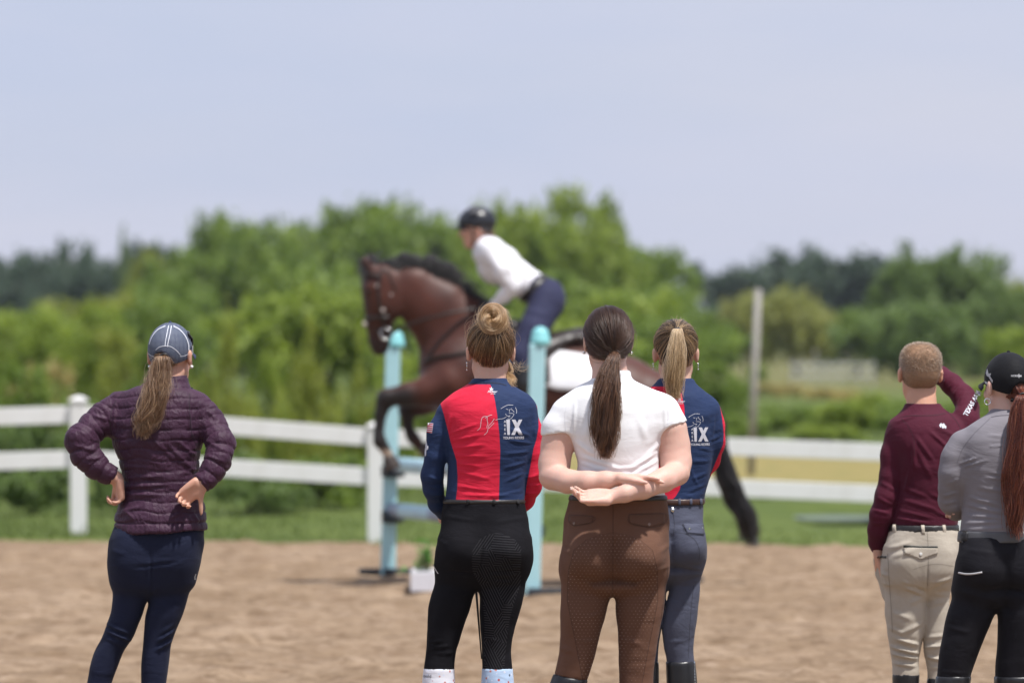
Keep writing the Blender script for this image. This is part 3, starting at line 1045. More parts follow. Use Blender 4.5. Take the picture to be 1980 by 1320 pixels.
# ------------------------------------------------------------------ white rail fence
g = G('white_vinyl'); co = g.coords(); x, y, z = g.xyz(co)
d = g.noise(g.mapv(co, (1, 1, .3)), 6, 4, .6)
c = g.mix(g.rng(d, .45, .8, 0, .5), (.78, .77, .76), (.62, .60, .56))
VIN = g.set(color=c, rough=.45, spec=.4)
FD = 46.0; fs = FPX / FD
fence = empty('rail_fence', ((150 - 990) / fs, FD, 0))
tag(fence, 'white two-rail vinyl fence running across behind the arena', 'fence')
posts = [(-1560, 806), (-990, 798), (-420, 788), (152, 768), (726, 818), (1290, 826), (1855, 846), (2420, 862), (2985, 872), (3550, 880)]
fx0 = (150 - 990) / fs
top = {}
me_post = None
for u, v in posts:
    xw, zt = (u - 990) / fs, CAMZ - (v - 660) / fs
    bm = bmesh.new(); bm_box(bm, (0, 0, -.72), (.127, .127, 1.44), .006)
    o = bm_obj('fence_post', bm, VIN, fence); o.location = (xw - fx0, 0, zt - .03)
    bm = bmesh.new()
    bm_box(bm, (0, 0, .004), (.150, .150, .022), .004)
    r_ = bmesh.ops.create_cone(bm, cap_ends=True, segments=4, radius1=.098, radius2=.030, depth=.026, matrix=Matrix.Translation((0, 0, .028)) @ Matrix.Rotation(math.pi / 4, 4, 'Z'))
    bm_obj('post_cap', bm, VIN, o)
    top[u] = (xw, zt)
railv = [(-1560, 836, 924), (-990, 828, 915), (-420, 818, 905), (152, 801, 887), (726, 846, 922), (1290, 859, 938), (1855, 880, 961), (2420, 898, 980), (2985, 908, 990), (3550, 916, 998)]
for a, b in zip(railv[:-1], railv[1:]):
    for k in (1, 2):
        xa, za = (a[0] - 990) / fs, CAMZ - (a[k] - 660) / fs
        xb, zb_ = (b[0] - 990) / fs, CAMZ - (b[k] - 660) / fs
        L_ = math.hypot(xb - xa, zb_ - za) - .118
        bm = bmesh.new(); bm_box(bm, (0, 0, 0), (L_, .038, .140), .005)
        o = bm_obj('rail', bm, VIN, fence)
        o.location = ((xa + xb) / 2 - fx0, 0, (za + zb_) / 2); o.rotation_euler = (0, -math.atan2(zb_ - za, xb - xa), 0)

# ------------------------------------------------------------------ jump: two standards, two poles, planter
def matte(name, col, rough=.5): return plain(name, col, rough, .06, 12)
AQ = plain('aqua_paint', (.40, .66, .70), .5, .07, 9); AQD = plain('aqua_cap', (.22, .56, .58), .45, .06)
DKF = plain('dark_rubber', (.025, .032, .042), .7, .2)
def standard(label, D, u, vb, vt, tilt):
    s = FPX / D
    root = empty('jump_standard', ((u - 990) / s, D, 0)); tag(root, label, 'jump standard', 'aqua jump standards')
    H = CAMZ - (vt - 660) / s
    piv = empty('post_tilt') if False else None
    bm = bmesh.new(); bm_box(bm, (0, 0, (H - .10) / 2), (.098, .098, H - .10), .010, Matrix.Rotation(tilt, 3, 'Y'))
    po = bm_obj('post', bm, AQ, root)
    t = Vector((math.sin(tilt) * (H - .10), 0, math.cos(tilt) * (H - .10)))
    bm = bmesh.new()
    prof = [(.054, -.012), (.060, -.008), (.060, .030), (.055, .036), (.053, .060), (.044, .084), (.026, .100), (.0, .106)]
    seg = 20; vs = []
    for rr, zz in prof: vs.append([bm.verts.new((rr * math.cos(2 * math.pi * i / seg), rr * math.sin(2 * math.pi * i / seg), zz)) for i in range(seg)])
    for a, b in zip(vs[:-1], vs[1:]):
        for i in range(seg): bm.faces.new((a[i], a[(i + 1) % seg], b[(i + 1) % seg], b[i]))
    cp = bm_obj('post_cap', bm, AQD, po, True); cp.location = t
    for ang, ln in ((0, .42), (math.pi / 2, .34)):
        bm = bmesh.new(); bm_box(bm, (0, 0, .030), (ln, .085, .045), .008, Matrix.Rotation(ang, 3, 'Z'))
        o = bm_obj('foot', bm, DKF, root); o.location = (0, 0, .004 if ang else 0.0)
    return root
S1 = standard('left-hand aqua jump standard, farther post beside the horse\'s head', 37.6, 755, 1110, 640, .022)
S2 = standard('right-hand aqua jump standard, nearer post between bun and white polo', 34.6, 1034, 1150, 633, .022)
P_l = np.array([(755 - 990) / (FPX / 37.6), 37.6, 0]); P_r = np.array([(1034 - 990) / (FPX / 34.6), 34.6, 0])
dv = (P_r - P_l) / np.linalg.norm(P_r - P_l)
g = G('banded_pole'); co = g.coords(); x, y, z = g.xyz(co)
b = g.m('GREATER_THAN', g.m('FRACT', g.m('DIVIDE', g.m('ADD', x, .12), 1.15)), .62)
c = g.mix(b, (.44, .66, .74), (.26, .32, .42)); n = g.noise(co, 14, 4, .6)
POLE = g.set(color=g.mix(g.rng(n, .5, .8, 0, .4), c, (.30, .36, .42)), rough=.5)
for z_, lb in ((.74, 'upper pale blue jump pole under the horse\'s knees'), (.44, 'lower blue jump pole with darker band between the standards')):
    a = P_l + dv * .03 + np.array([0, 0, z_]); e = P_r - dv * .03 + np.array([0, 0, z_])
    L_ = np.linalg.norm(e - a)
    V, Fc = tube_mesh([[(-L_ / 2, 0, 0, .049), (0, 0, 0, .050), (L_ / 2, 0, 0, .049)]], 18)
    o = mesh_obj('jump_pole', V, Fc, POLE, None, True, tuple((a + e) / 2)); o.rotation_euler = (0, 0, math.atan2(dv[1], dv[0]))
    tag(o, lb, 'jump pole')
    for S, pt in ((S1, a), (S2, e)):
        bm = bmesh.new()
        bm_box(bm, (0, 0, -.070), (.10, .11, .030), .006); bm_box(bm, (0, .062, -.045), (.09, .014, .075), .004); bm_box(bm, (0, -.062, -.045), (.09, .014, .075), .004)
        c_ = bm_obj('pole_cup', bm, DKF, S); c_.location = Vector(pt) - S.location + Vector(dv) * (.03 if S is S1 else -.03); c_.rotation_euler = (0, 0, math.atan2(dv[1], dv[0]))
# planter
Dp = 35.4; sp = FPX / Dp
pb = empty('planter_box', ((826 - 990) / sp, Dp, 0)); tag(pb, 'white planter box with a small green plant at the foot of the jump', 'planter')
bm = bmesh.new(); hb = .125
bm_box(bm, (0, 0, hb / 2 + .004), (.20, .46, hb), .006); bmesh.ops.inset_region(bm, faces=[f for f in bm.faces if f.normal.z > .9 and f.calc_area() > .02], thickness=.015, depth=-.02)
bm_obj('box', bm, plain('white_box', (.66, .66, .70), .6, .06), pb)
bm = bmesh.new(); bm_box(bm, (0, 0, hb - .012), (.165, .42, .006)); bm_obj('soil', bm, plain('soil', (.05, .035, .025), .9), pb)
pl = empty('plant', (.0, -.05, hb)); pl.parent = pb
r = np.random.default_rng(9)
paths = [[(r.normal(0, .02), r.normal(0, .05), 0, .004), (r.normal(0, .03), r.normal(0, .06), r.uniform(.05, .08), .003), (r.normal(0, .05), r.normal(0, .08), r.uniform(.10, .19), .002)] for _ in range(9)]
V, Fc = tube_mesh(paths, 5); mesh_obj('stem', V, Fc, plain('stem_green', (.06, .13, .03), .6), pl)
pts = np.array([np.array(p[1][:3]) * (1 - t) + np.array(p[2][:3]) * t for p in paths for t in np.linspace(-.6, 1, 16)])
V, Fc = leaf_quads(pts + r.normal(0, .012, pts.shape), .045, 3, .4, .5)
o = mesh_obj('leaves', V, Fc, leaf_mat('plant_leaf', (.06, .16, .03), (.13, .26, .06)), pl, False); add_shade(o.data, r.uniform(0, 1, len(Fc)))

# ------------------------------------------------------------------ trees
BARK = plain('bark', (.075, .060, .048), .9, .3, 14, .5, 40)
def crown_mesh(name, kind, n, size, seed):
    """crown in a unit frame: about 1 wide each side (x,y), 0..1 in z"""
    r = np.random.default_rng(seed)
    if kind == 'broad':
        lobes = [(r.normal(0, .42), r.normal(0, .36), r.uniform(.40, .74), r.uniform(.26, .40)) for _ in range(13)] + [(0, 0, .66, .42), (-.5, 0, .42, .34), (.5, 0, .45, .34), (-.38, 0, .66, .30), (.38, 0, .68, .28), (-.6, 0, .2, .3), (.6, 0, .2, .3), (0, 0, .25, .4)]
    elif kind == 'open':
        lobes = [(r.uniform(-.78, .78), r.normal(0, .4), 0, r.uniform(.14, .25)) for _ in range(26)]
        lobes = [(a, b, (.30 + .56 * math.sqrt(max(0, 1 - (a / .98) ** 2)) * r.uniform(.35, 1.0)), d) for a, b, c, d in lobes]
    elif kind == 'conifer':
        lobes = [(r.normal(0, .30) * (1 - t), r.normal(0, .28) * (1 - t), .10 + .86 * t, .36 * (1 - t) + .06) for t in np.linspace(0, 1, 14)]
    elif kind == 'willow':
        lobes = [(r.normal(0, .34) * (1.1 - t), r.normal(0, .32) * (1.1 - t), .06 + .84 * t, .34 * (1.08 - t) + .05) for t in r.uniform(0, 1, 22)]
    else:   # shrub: to the ground
        lobes = [(r.uniform(-.75, .75), r.normal(0, .35), r.uniform(.08, .68), r.uniform(.20, .34)) for _ in range(20)]
    lobes = np.array(lobes); w = lobes[:, 3] ** 2; w /= w.sum()
    # clusters on lobe shells, leaves around clusters
    nc = max(40, n // 24)
    li = r.choice(len(lobes), nc, p=w)
    d = r.normal(size=(nc, 3)); d /= np.linalg.norm(d, axis=1)[:, None]; d[:, 2] = np.where(d[:, 2] < -.35, -d[:, 2], d[:, 2])
    C = lobes[li, :3] + d * lobes[li, 3:4] * r.uniform(.45, 1.05, (nc, 1)) * np.array([1, 1, .72])
    ci = r.integers(0, nc, n)
    P = C[ci] + r.normal(0, .050 if kind != 'willow' else .035, (n, 3)) * np.array([1, 1, .8])
    if kind == 'willow': P[:, 2] -= np.abs(r.normal(0, .05, n))
    P[:, 2] = np.clip(P[:, 2], .01, 1.1)
    V, Fc = leaf_quads(P, size, seed + 1, .35, .6 if kind != 'willow' else .34)
    cs = r.uniform(0, 1, nc)
    me = mesh_obj('crown', V, Fc, None, None, False)
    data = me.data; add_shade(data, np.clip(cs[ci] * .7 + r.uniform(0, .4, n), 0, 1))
    bpy.data.objects.remove(me)
    return data
def trunk_mesh(kind, seed):
    r = np.random.default_rng(seed)
    if kind in ('shrub', 'willow'):
        paths = [[(r.normal(0, .05), r.normal(0, .05), 0, .022), (r.normal(0, .12), r.normal(0, .1), .3, .014), (r.normal(0, .3), r.normal(0, .25), .6, .005)] for _ in range(5)]
    else:
        paths = [[(0, 0, 0, .055), (.01, 0, .2, .045), (0, .01, .45, .032), (.02, 0, .8, .010)]]
        for i in range(7):
            a = r.uniform(0, 6.28); z0 = r.uniform(.25, .55)
            paths.append([(0, 0, z0, .022), (.2 * math.cos(a), .2 * math.sin(a), z0 + .12, .014), (.5 * math.cos(a), .5 * math.sin(a), z0 + .27, .005)])
    V, Fc = tube_mesh(paths, 6)
    o = mesh_obj('trunk', V, Fc, BARK, None, True); d = o.data; bpy.data.objects.remove(o); return d
protos = {}
for k, n, sz, nv in (('broad', 7000, .085, 4), ('open', 5000, .070, 2), ('conifer', 4500, .075, 2), ('willow', 9000, .055, 3), ('shrub', 8000, .070, 3)):
    protos[k] = [(crown_mesh(k, k, n, sz, 100 + 7 * i + len(k)), trunk_mesh(k, 50 + i)) for i in range(nv)]
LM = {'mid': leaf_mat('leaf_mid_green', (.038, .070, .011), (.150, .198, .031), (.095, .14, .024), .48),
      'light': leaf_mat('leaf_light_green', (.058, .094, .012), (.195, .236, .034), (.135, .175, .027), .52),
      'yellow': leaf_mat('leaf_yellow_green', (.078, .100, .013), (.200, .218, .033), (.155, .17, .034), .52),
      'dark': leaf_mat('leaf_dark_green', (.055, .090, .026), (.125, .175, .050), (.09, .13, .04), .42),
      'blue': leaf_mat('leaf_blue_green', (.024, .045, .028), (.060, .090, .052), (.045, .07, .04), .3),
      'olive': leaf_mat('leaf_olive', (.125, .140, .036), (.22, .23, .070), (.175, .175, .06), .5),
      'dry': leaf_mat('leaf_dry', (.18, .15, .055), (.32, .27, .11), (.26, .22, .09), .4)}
mcount = {}
def tree(name, label, kind, colour, u, vt, hw, D, zb=0.0, cat='tree', group=None, dep=1.0, var=None):
    """crown centred at picture column u, top at row vt, half width hw px, at distance D"""
    s = FPX / D; H = CAMZ - (vt - 660) / s - zb
    i = mcount.get(kind, 0); mcount[kind] = i + 1
    cm, tm = protos[kind][(var if var is not None else i) % len(protos[kind])]
    key = cm.name + colour
    m2 = bpy.data.meshes.get(key)
    if m2 is None:
        m2 = cm.copy(); m2.name = key; m2.materials.clear(); m2.materials.append(LM[colour])
    if name == 'broadleaf_tree': hw = hw * 1.35
    if name == 'dark_tree': hw = hw * 1.9
    root = empty(name, ((u - 990) / s, D, zb), (i * 2.4) % 6.28 if kind in ('broad', 'open', 'conifer') else (0.3 * (i % 5) + (3.14 if i % 2 else 0)))
    w = hw / s
    root.scale = (w, w * dep, H)
    tag(root, label, cat, group)
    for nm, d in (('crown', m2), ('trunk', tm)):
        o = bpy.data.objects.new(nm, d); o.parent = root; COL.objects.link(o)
    return root
T_ = tree
# far dark trees, left
for a in [('dark tree at the far left edge beyond a pale house', 'broad', 'blue', 20, 478, 70, 420), ('round dark tree directly above the pale house', 'open', 'blue', 118, 458, 62, 405), ('dark tree at the left corner of the pale house', 'open', 'blue', 70, 492, 46, 400), ('dark tree between pale house and grey roof', 'broad', 'blue', 165, 500, 50, 400)]:
    T_('dark_tree', a[0], *a[1:], group='dark trees round the far house')
T_('conifer_tree', 'dark pointed conifer left of the big green trees', 'conifer', 'dark', 238, 440, 42, 400)
T_('small_tree', 'yellow-green round tree just right of the conifer', 'broad', 'yellow', 286, 468, 62, 300)
T_('dark_tree', 'low dark tree peeping over the yellow-green tree', 'broad', 'blue', 310, 462, 50, 420, group='dark trees round the far house')
# main green wood
for a in [('green tree at the left shoulder of the wood', 'mid', 395, 470, 95, 250), ('tall green tree with two peaks above the capped woman', 'mid', 460, 412, 110, 255), ('full green tree left of the horse head', 'mid', 560, 420, 120, 250),
          ('highest dense green tree above the horse head', 'mid', 690, 378, 130, 260), ('green tree behind the horse neck', 'mid', 800, 402, 130, 255), ('green tree behind the rider helmet', 'mid', 900, 420, 110, 265),
          ('lower green tree in front of the wood, left', 'mid', 330, 520, 100, 200), ('lower green tree in the middle of the wood', 'mid', 620, 500, 130, 190), ('bright green tree under the horse chin', 'light', 640, 540, 130, 120), ('green tree low behind the horse crest', 'mid', 850, 505, 120, 190)]:
    T_('broadleaf_tree', a[0], 'broad', *a[1:], group='trees of the wood behind the arena')
for a in [('mid green tree behind the capped woman', 'mid', 300, 560, 90, 170), ('bright tree low between the two saplings', 'light', 520, 560, 100, 130), ('green tree low at the far left', 'light', 60, 590, 100, 180), ('yellowish tree behind the left shrubs', 'yellow', 190, 570, 80, 190), ('mid green tree low behind the horse shoulder', 'mid', 930, 600, 120, 150), ('mid green tree low behind the rider thigh', 'light', 1030, 600, 110, 160), ('mid green tree low over the white polo', 'mid', 1230, 600, 110, 160), ('mid green tree behind the team shirt', 'mid', 1320, 640, 90, 170)]:
    T_('broadleaf_tree', a[0], 'broad', *a[1:], group='trees of the wood behind the arena')
T_('airy_tree', 'tall airy light tree with sky gaps, just right of the rider', 'open', 'light', 1010, 350, 150, 230)
T_('airy_tree', 'tall airy light tree, right one of the pair behind the rider', 'open', 'light', 1125, 372, 140, 235)
T_('airy_tree', 'airy light tree whose top shows just right of the helmet', 'open', 'light', 955, 378, 95, 240)
T_('airy_tree', 'airy light tree at the right shoulder of the tall pair', 'open', 'light', 1185, 420, 90, 240)
T_('airy_tree', 'loose pale tree filling between the two tall airy trees', 'broad', 'light', 1070, 420, 120, 245)
for a in [('mid green tree right of the airy pair, sloping down', 'mid', 1215, 470, 110, 240), ('mid green tree above the blonde ponytail', 'mid', 1290, 545, 90, 230), ('green tree over the brown ponytail', 'light', 1180, 560, 110, 180), ('low green tree at the end of the wood', 'mid', 1350, 590, 80, 220), ('dark-hearted green tree behind the rider back', 'mid', 1080, 520, 110, 200), ('lower green tree right of the rider seat', 'light', 1130, 640, 120, 150)]:
    T_('broadleaf_tree', a[0], 'broad', *a[1:], group='trees of the wood behind the arena')
# far dark row, right
for a in [('dark blue-green tree starting the far row on the right', 1425, 512, 52, 430), ('highest dark tree of the far row on the right', 1525, 466, 85, 430), ('dark tree of the far row right of the highest', 1610, 500, 60, 430), ('broad dark tree of the far row near the tall feathery trees', 1690, 490, 75, 430), ('low dark tree at the gap beside the wood', 1385, 590, 50, 400)]:
    T_('dark_tree', a[0], 'broad', 'blue', *a[1:], group='dark far row of trees on the right')
T_('olive_tree', 'pale olive tree beside the grey pole', 'broad', 'olive', 1540, 545, 92, 250)
T_('olive_tree', 'low olive tree left of the grey pole', 'broad', 'olive', 1440, 570, 60, 255)
for a in [('tall feathery green tree left of the man', 'dark', 1760, 500, 110, 230), ('tallest feathery green tree above the man', 'dark', 1838, 474, 115, 230), ('narrow pointed green tree at the man elbow', 'dark', 1886, 458, 70, 235), ('green tree between man and black cap', 'dark', 1915, 530, 90, 215), ('green tree behind the man shoulder', 'dark', 1780, 580, 120, 200)]:
    T_('feathery_tree', a[0], 'willow' if 'pointed' in a[0] else 'broad', *a[1:], group='feathery trees on the right')
T_('light_tree', 'light green tree at the right edge behind the black cap', 'broad', 'yellow', 1970, 530, 70, 230)
T_('light_tree', 'light green bushy tree at the right edge below', 'broad', 'light', 1975, 630, 90, 150)
T_('broadleaf_tree', 'green tree low between the pole and the far house', 'broad', 'mid', 1660, 590, 70, 270, group='trees of the wood behind the arena')
# left shrubbery, nearer
sh = [('green shrub at the left edge above the rail', 'shrub', 'light', 60, 560, 110, 120), ('tall light shrub left of the capped woman', 'shrub', 'light', 160, 575, 100, 110), ('yellowish shrub behind the capped woman', 'shrub', 'yellow', 240, 600, 90, 105), ('mid green shrub behind the plum shoulder', 'shrub', 'mid', 330, 600, 100, 100),
      ('dry yellowish shrub low at the left edge', 'shrub', 'dry', 90, 690, 70, 75), ('dark shrub low at the left, under the rail', 'shrub', 'dark', 60, 760, 130, 60), ('dark shrub between post and plum jacket', 'shrub', 'mid', 210, 740, 110, 62), ('mid green shrub at the left rail', 'shrub', 'mid', 20, 690, 100, 66),
      ('feathery yellow-green sapling right of the plum jacket', 'willow', 'yellow', 440, 552, 95, 62), ('wide yellow-green sapling left of the aqua post', 'willow', 'yellow', 600, 562, 110, 60), ('yellow-green sapling beside the far aqua post', 'willow', 'yellow', 690, 610, 80, 58), ('light sapling between the two feathery ones', 'willow', 'light', 520, 620, 90, 64),
      ('dark green shrub under the lower rail, right of the plum jacket', 'shrub', 'dark', 480, 850, 110, 52), ('dark green shrub under the lower rail near the second post', 'shrub', 'mid', 620, 860, 110, 53), ('green shrub behind the plum elbow', 'shrub', 'mid', 370, 800, 100, 56), ('green shrub behind the forelegs', 'shrub', 'mid', 790, 700, 110, 66),
      ('mid green shrub behind the horse chest', 'shrub', 'light', 850, 640, 120, 90), ('dark low shrub left of the first post', 'shrub', 'dark', 60, 880, 110, 51), ('low shrub between first post and plum jacket', 'shrub', 'dark', 230, 880, 90, 51), ('bushy shrub over the second fence post', 'shrub', 'mid', 720, 760, 90, 58)]
for a in sh:
    T_('shrub' if a[1] == 'shrub' else 'sapling', a[0], *a[1:], cat='shrub' if a[1] == 'shrub' else 'sapling', group='shrubs behind the left of the fence')
sh = [('green shrub right of the blonde ponytail woman', 'shrub', 'mid', 1395, 690, 90, 100), ('bright shrub left of the man', 'shrub', 'light', 1660, 745, 90, 92), ('mid green shrub right of the grey pole', 'shrub', 'mid', 1530, 770, 80, 96), ('rounded shrub over the rail left of the man', 'shrub', 'mid', 1760, 770, 90, 90), ('low shrub left of the grey pole', 'shrub', 'mid', 1420, 790, 70, 90), ('green shrub behind the folded arms', 'shrub', 'light', 1930, 720, 110, 95),
      ('shrub behind the brown ponytail', 'shrub', 'mid', 1250, 660, 110, 105), ('shrub behind the white saddle pad', 'shrub', 'light', 1130, 700, 120, 95), ('low shrub line over the rail in the middle', 'shrub', 'light', 1600, 815, 90, 88), ('low shrub beside the team shirt sleeve', 'shrub', 'mid', 1330, 780, 90, 86), ('dry tuft below the far white fence', 'shrub', 'dry', 1600, 745, 70, 150), ('dry tuft right of the pole', 'shrub', 'dry', 1500, 735, 60, 160), ('shrub behind the man waist', 'shrub', 'mid', 1840, 770, 100, 88)]
for a in sh:
    T_('shrub', a[0], *a[1:], cat='shrub', group='shrubs behind the right of the fence')

# distant woods that read as one mass
r = np.random.default_rng(15); n = 26000
wx = r.uniform(-75, 75, n); wy = r.uniform(540, 600, n)
hh = 4.6 + 1.2 * np.sin(wx * .21) + 1.0 * np.sin(wx * .53 + 1) + .7 * np.sin(wx * 1.3 + 2)
wz = hh * r.uniform(0, 1, n) ** .8
V, Fc = leaf_quads(np.stack([wx, wy, wz], 1), .75, 5, .3, .6)
fw = mesh_obj('far_woods', V, Fc, LM['blue'], None, False); add_shade(fw.data, r.uniform(0, 1, n))
tag(fw, 'distant dark woods along the horizon', None, None, 'stuff')

# the same woods and scrub carried on beyond both sides of the view, as one mass
r = np.random.default_rng(25); P_, S_ = [], []
for k in range(130):
    sd = -1 if k % 2 else 1; near = k % 3 == 0
    D_ = r.uniform(60, 110) if near else r.uniform(190, 260)
    uu = 990 + sd * r.uniform(1180, 3300); s_ = FPX / D_
    H_ = (r.uniform(1.8, 3.0) if near else r.uniform(4.8, 7.6)); w_ = H_ * r.uniform(.45, .75)
    nq = 1100 if near else 420
    d_ = r.normal(size=(nq, 3)); d_ /= np.linalg.norm(d_, axis=1)[:, None]; d_ *= r.uniform(.55, 1.0, (nq, 1)) ** .5
    S_.append(np.full(nq, .16 if near else .42)); P_.append(np.array([(uu - 990) / s_, D_, H_ * .52]) + d_ * np.array([w_, w_, H_ * .52]))
P_ = np.concatenate(P_); V, Fc = leaf_quads(P_, np.concatenate(S_)[:, None], 8, .35, .6)
sw = mesh_obj('side_woods', V, Fc, LM['mid'], None, False); add_shade(sw.data, r.uniform(0, 1, len(Fc)))
tag(sw, 'green woods and scrub continuing to both sides of the field', None, None, 'stuff')

# ------------------------------------------------------------------ far buildings, pole, far fence
def house(label, u, vw, vr, hw, D, wallc, roofc, ridge=.5, zb=0.0, wins=3):
    s = FPX / D; zt = CAMZ - (vw - 660) / s; zr = CAMZ - (vr - 660) / s; w = hw / s
    root = empty('house', ((u - 990) / s, D, zb)); tag(root, label, 'house')
    bm = bmesh.new(); bm_box(bm, (0, 3, (zt - zb) / 2), (2 * w, 6, zt - zb)); bm_obj('wall', bm, plain('house_wall', wallc, .8, .08, 3), root)
    bm = bmesh.new()
    e = .4; a = [bm.verts.new(p) for p in ((-w - e, -e, zt - zb), (w + e, -e, zt - zb), (w + e, 6 + e, zt - zb), (-w - e, 6 + e, zt - zb), (-w * ridge, 3, zr - zb), (w * ridge, 3, zr - zb))]
    for q in ((0, 1, 5, 4), (1, 2, 5), (2, 3, 4, 5), (3, 0, 4), (3, 2, 1, 0)): bm.faces.new([a[i] for i in q])
    bm_obj('roof', bm, plain('house_roof', roofc, .85, .12, 4), root)
    for i in range(wins):
        xx = -w + 2 * w * (i + .5) / wins
        bm = bmesh.new(); bm_box(bm, (xx, -.03, (zt - zb) * .62), (1.1, .08, 1.3)); wn_ = bm_obj('window', bm, plain('window_frame', (.7, .7, .7), .5), root)
        bm = bmesh.new(); bm_box(bm, (xx, -.075, (zt - zb) * .62), (.9, .02, 1.1)); bm_obj('pane', bm, plain('window_pane', (.03, .035, .045), .1), wn_)
house('pale house half hidden by dark trees at the far left', 112, 520, 496, 52, 440, (.46, .43, .45), (.22, .20, .23), .6, wins=4)
house('house with a mauve-grey roof beside the conifer', 203, 566, 520, 40, 430, (.40, .36, .36), (.17, .14, .17), .35, wins=2)
house('low tan house far off between pole and man', 1612, 690, 668, 30, 420, (.36, .28, .23), (.22, .16, .14), .7, wins=3)
# far white paddock fence
Df = 200.0; s_ = FPX / Df
ff = empty('paddock_fence', ((1610 - 990) / s_, Df, 0)); tag(ff, 'far white paddock fence below the tan house', 'fence')
FW = plain('far_white', (.50, .49, .47), .6, .05)
for i in range(8):
    bm = bmesh.new(); bm_box(bm, (-1.40 + i * .4, 0, .43), (.10, .10, .86)); bm_obj('fence_post', bm, FW, ff)
for z_ in (.36, .70):
    bm = bmesh.new(); bm_box(bm, (0, -.08, z_), (2.95, .04, .09)); bm_obj('rail', bm, FW, ff)
# utility pole
Du = 66.0; s_ = FPX / Du
V, Fc = tube_mesh([[(0, 0, 0, .045), (.0, 0, 1.0, .042), (.010, 0, 2.16, .038)]], 14)
o = mesh_obj('wooden_pole', V, Fc, plain('weathered_wood', (.31, .29, .27), .85, .18, 8, .3, 60), None, True, ((1452 - 990) / s_, Du, 0)); o.rotation_euler = (0, .035, 0)
tag(o, 'weathered grey wooden pole standing behind the fence', 'pole')

# ------------------------------------------------------------------ summer haze: a closed box of thin pale air
bm = bmesh.new(); bm_box(bm, (0, 330, 5.6), (900, 760, 14.0))
hz_m = bpy.data.materials.new('haze'); hz_m.use_nodes = True
t_ = hz_m.node_tree; t_.nodes.remove(t_.nodes['Principled BSDF'])
pv = t_.nodes.new('ShaderNodeVolumePrincipled')
pv.inputs['Color'].default_value = (.80, .86, 1.0, 1); pv.inputs['Density'].default_value = .00013; pv.inputs['Anisotropy'].default_value = .2
t_.links.new(pv.outputs[0], t_.nodes['Material Output'].inputs['Volume'])
tag(bm_obj('haze', bm, hz_m), 'thin summer haze over the fields', None, None, 'stuff')
# ------------------------------------------------------------------ horse, side on, facing left
HF = Fig(36.0, 1060)
f = HF
def hw(pts): return [(u, v, y, r) for u, v, y, r in pts]
g = G('bay_coat'); co = g.coords(); x, y, z = g.xyz(co)
n = g.noise(co, 5, 4, .6); n2 = g.noise(g.mapv(co, (1, 1, .5)), 40, 3, .6)
c = g.mix(g.rng(n, .3, .7), (.046, .0112, .0058), (.094, .0238, .0110))
c = g.mix(g.m('MULTIPLY', n2, .35), c, (.024, .0065, .004))
# black points: lower legs and muzzle
fl = lambda pts: g.pw(x, pts)
lowleg = g.m('MAXIMUM', g.m('MULTIPLY', g.rng(z, f.Z(800), f.Z(830)), 0.0), g.rng(z, f.Z(905), f.Z(960)))
fore = g.m('MULTIPLY', g.rng(x, f.X(822), f.X(790)), g.rng(z, f.Z(735), f.Z(760)))
muz = g.m('MULTIPLY', g.rng(x, f.X(775), f.X(765)), g.rng(z, f.Z(630), f.Z(668)))
muz = g.m('MULTIPLY', muz, g.rng(z, f.Z(720), f.Z(715)))
front = g.m('MULTIPLY', g.rng(x, f.X(722), f.X(706)), g.rng(z, f.Z(720), f.Z(700)))
blk = g.m('MAXIMUM', g.m('MAXIMUM', lowleg, fore), g.m('MAXIMUM', g.m('MULTIPLY', muz, .8), g.m('MULTIPLY', front, .55)))
c = g.mix(blk, c, (.013, .009, .008))
sock = g.m('MULTIPLY', g.m('MULTIPLY', g.rng(z, f.Z(864), f.Z(872)), g.rng(z, f.Z(902), f.Z(897))), g.m('MULTIPLY', g.rng(x, f.X(772), f.X(769)), g.rng(y, .02, -.02)))
c = g.mix(g.m('MULTIPLY', sock, .8), c, (.42, .32, .24))
COAT = g.set(color=c, rough=.52, spec=.34, sheen=.1, normal=g.bump(g.noise(co, 120, 2, .5), .06, .004))
B = Field()
# trunk
trunk = f.chain([(905, 722, 0, 84), (960, 735, 0, 92), (1040, 748, 0, 96), (1120, 760, 0, 95), (1200, 778, 0, 88), (1280, 806, 0, 82)], 1.12, .03)
B.add(trunk, 0)
B.add(ell(f.W(872, 722, 0), (.17, .20, .25)), .08)
B.add(ell(f.W(1292, 812, -.11), (.23, .16, .26)), .08).add(ell(f.W(1292, 812, .11), (.23, .16, .26)), .08)
B.add(ell(f.W(925, 625, 0), (.20, .08, .13)), .10)               # withers
# neck
B.add(f.chain([(752, 552, 0, 40), (800, 566, 0, 49), (848, 602, 0, 63), (888, 650, 0, 76), (905, 700, 0, 86)], 1.75, .05), .05)
# head
B.add(loft([(f.Z(v), f.X((a + b) / 2), 0, (b - a) / 2 / f.s, hy) for v, a, b, hy in ((512, 712, 752, .06), (525, 704, 768, .085), (545, 699, 778, .100), (570, 700, 780, .106), (595, 703, 776, .100), (612, 706, 767, .082), (630, 708, 759, .066), (648, 710, 755, .060), (664, 711, 755, .060), (678, 716, 751, .052), (688, 724, 742, .035))], 2.3, .02), .03)
for sy in (-1, 1):
    B.add(ell(f.W(758, 590, sy * .062), (.085, .030, .095)), .03)     # cheek
    B.add(ell(f.W(713, 556, sy * .078), (.035, .022, .030)), .03)     # brow
    B.cut(ell(f.W(714, 672, sy * .060), (.014, .016, .022)), .012)    # nostril
    B.add(f.chain([(716, 520, sy * .050, 9), (706, 503, sy * .062, 8.5), (695, 512, sy * .070, 2.5)] if sy < 0 else [(722, 518, sy * .050, 9), (718, 500, sy * .062, 8), (716, 487, sy * .066, 2)], 1, .01), .015)
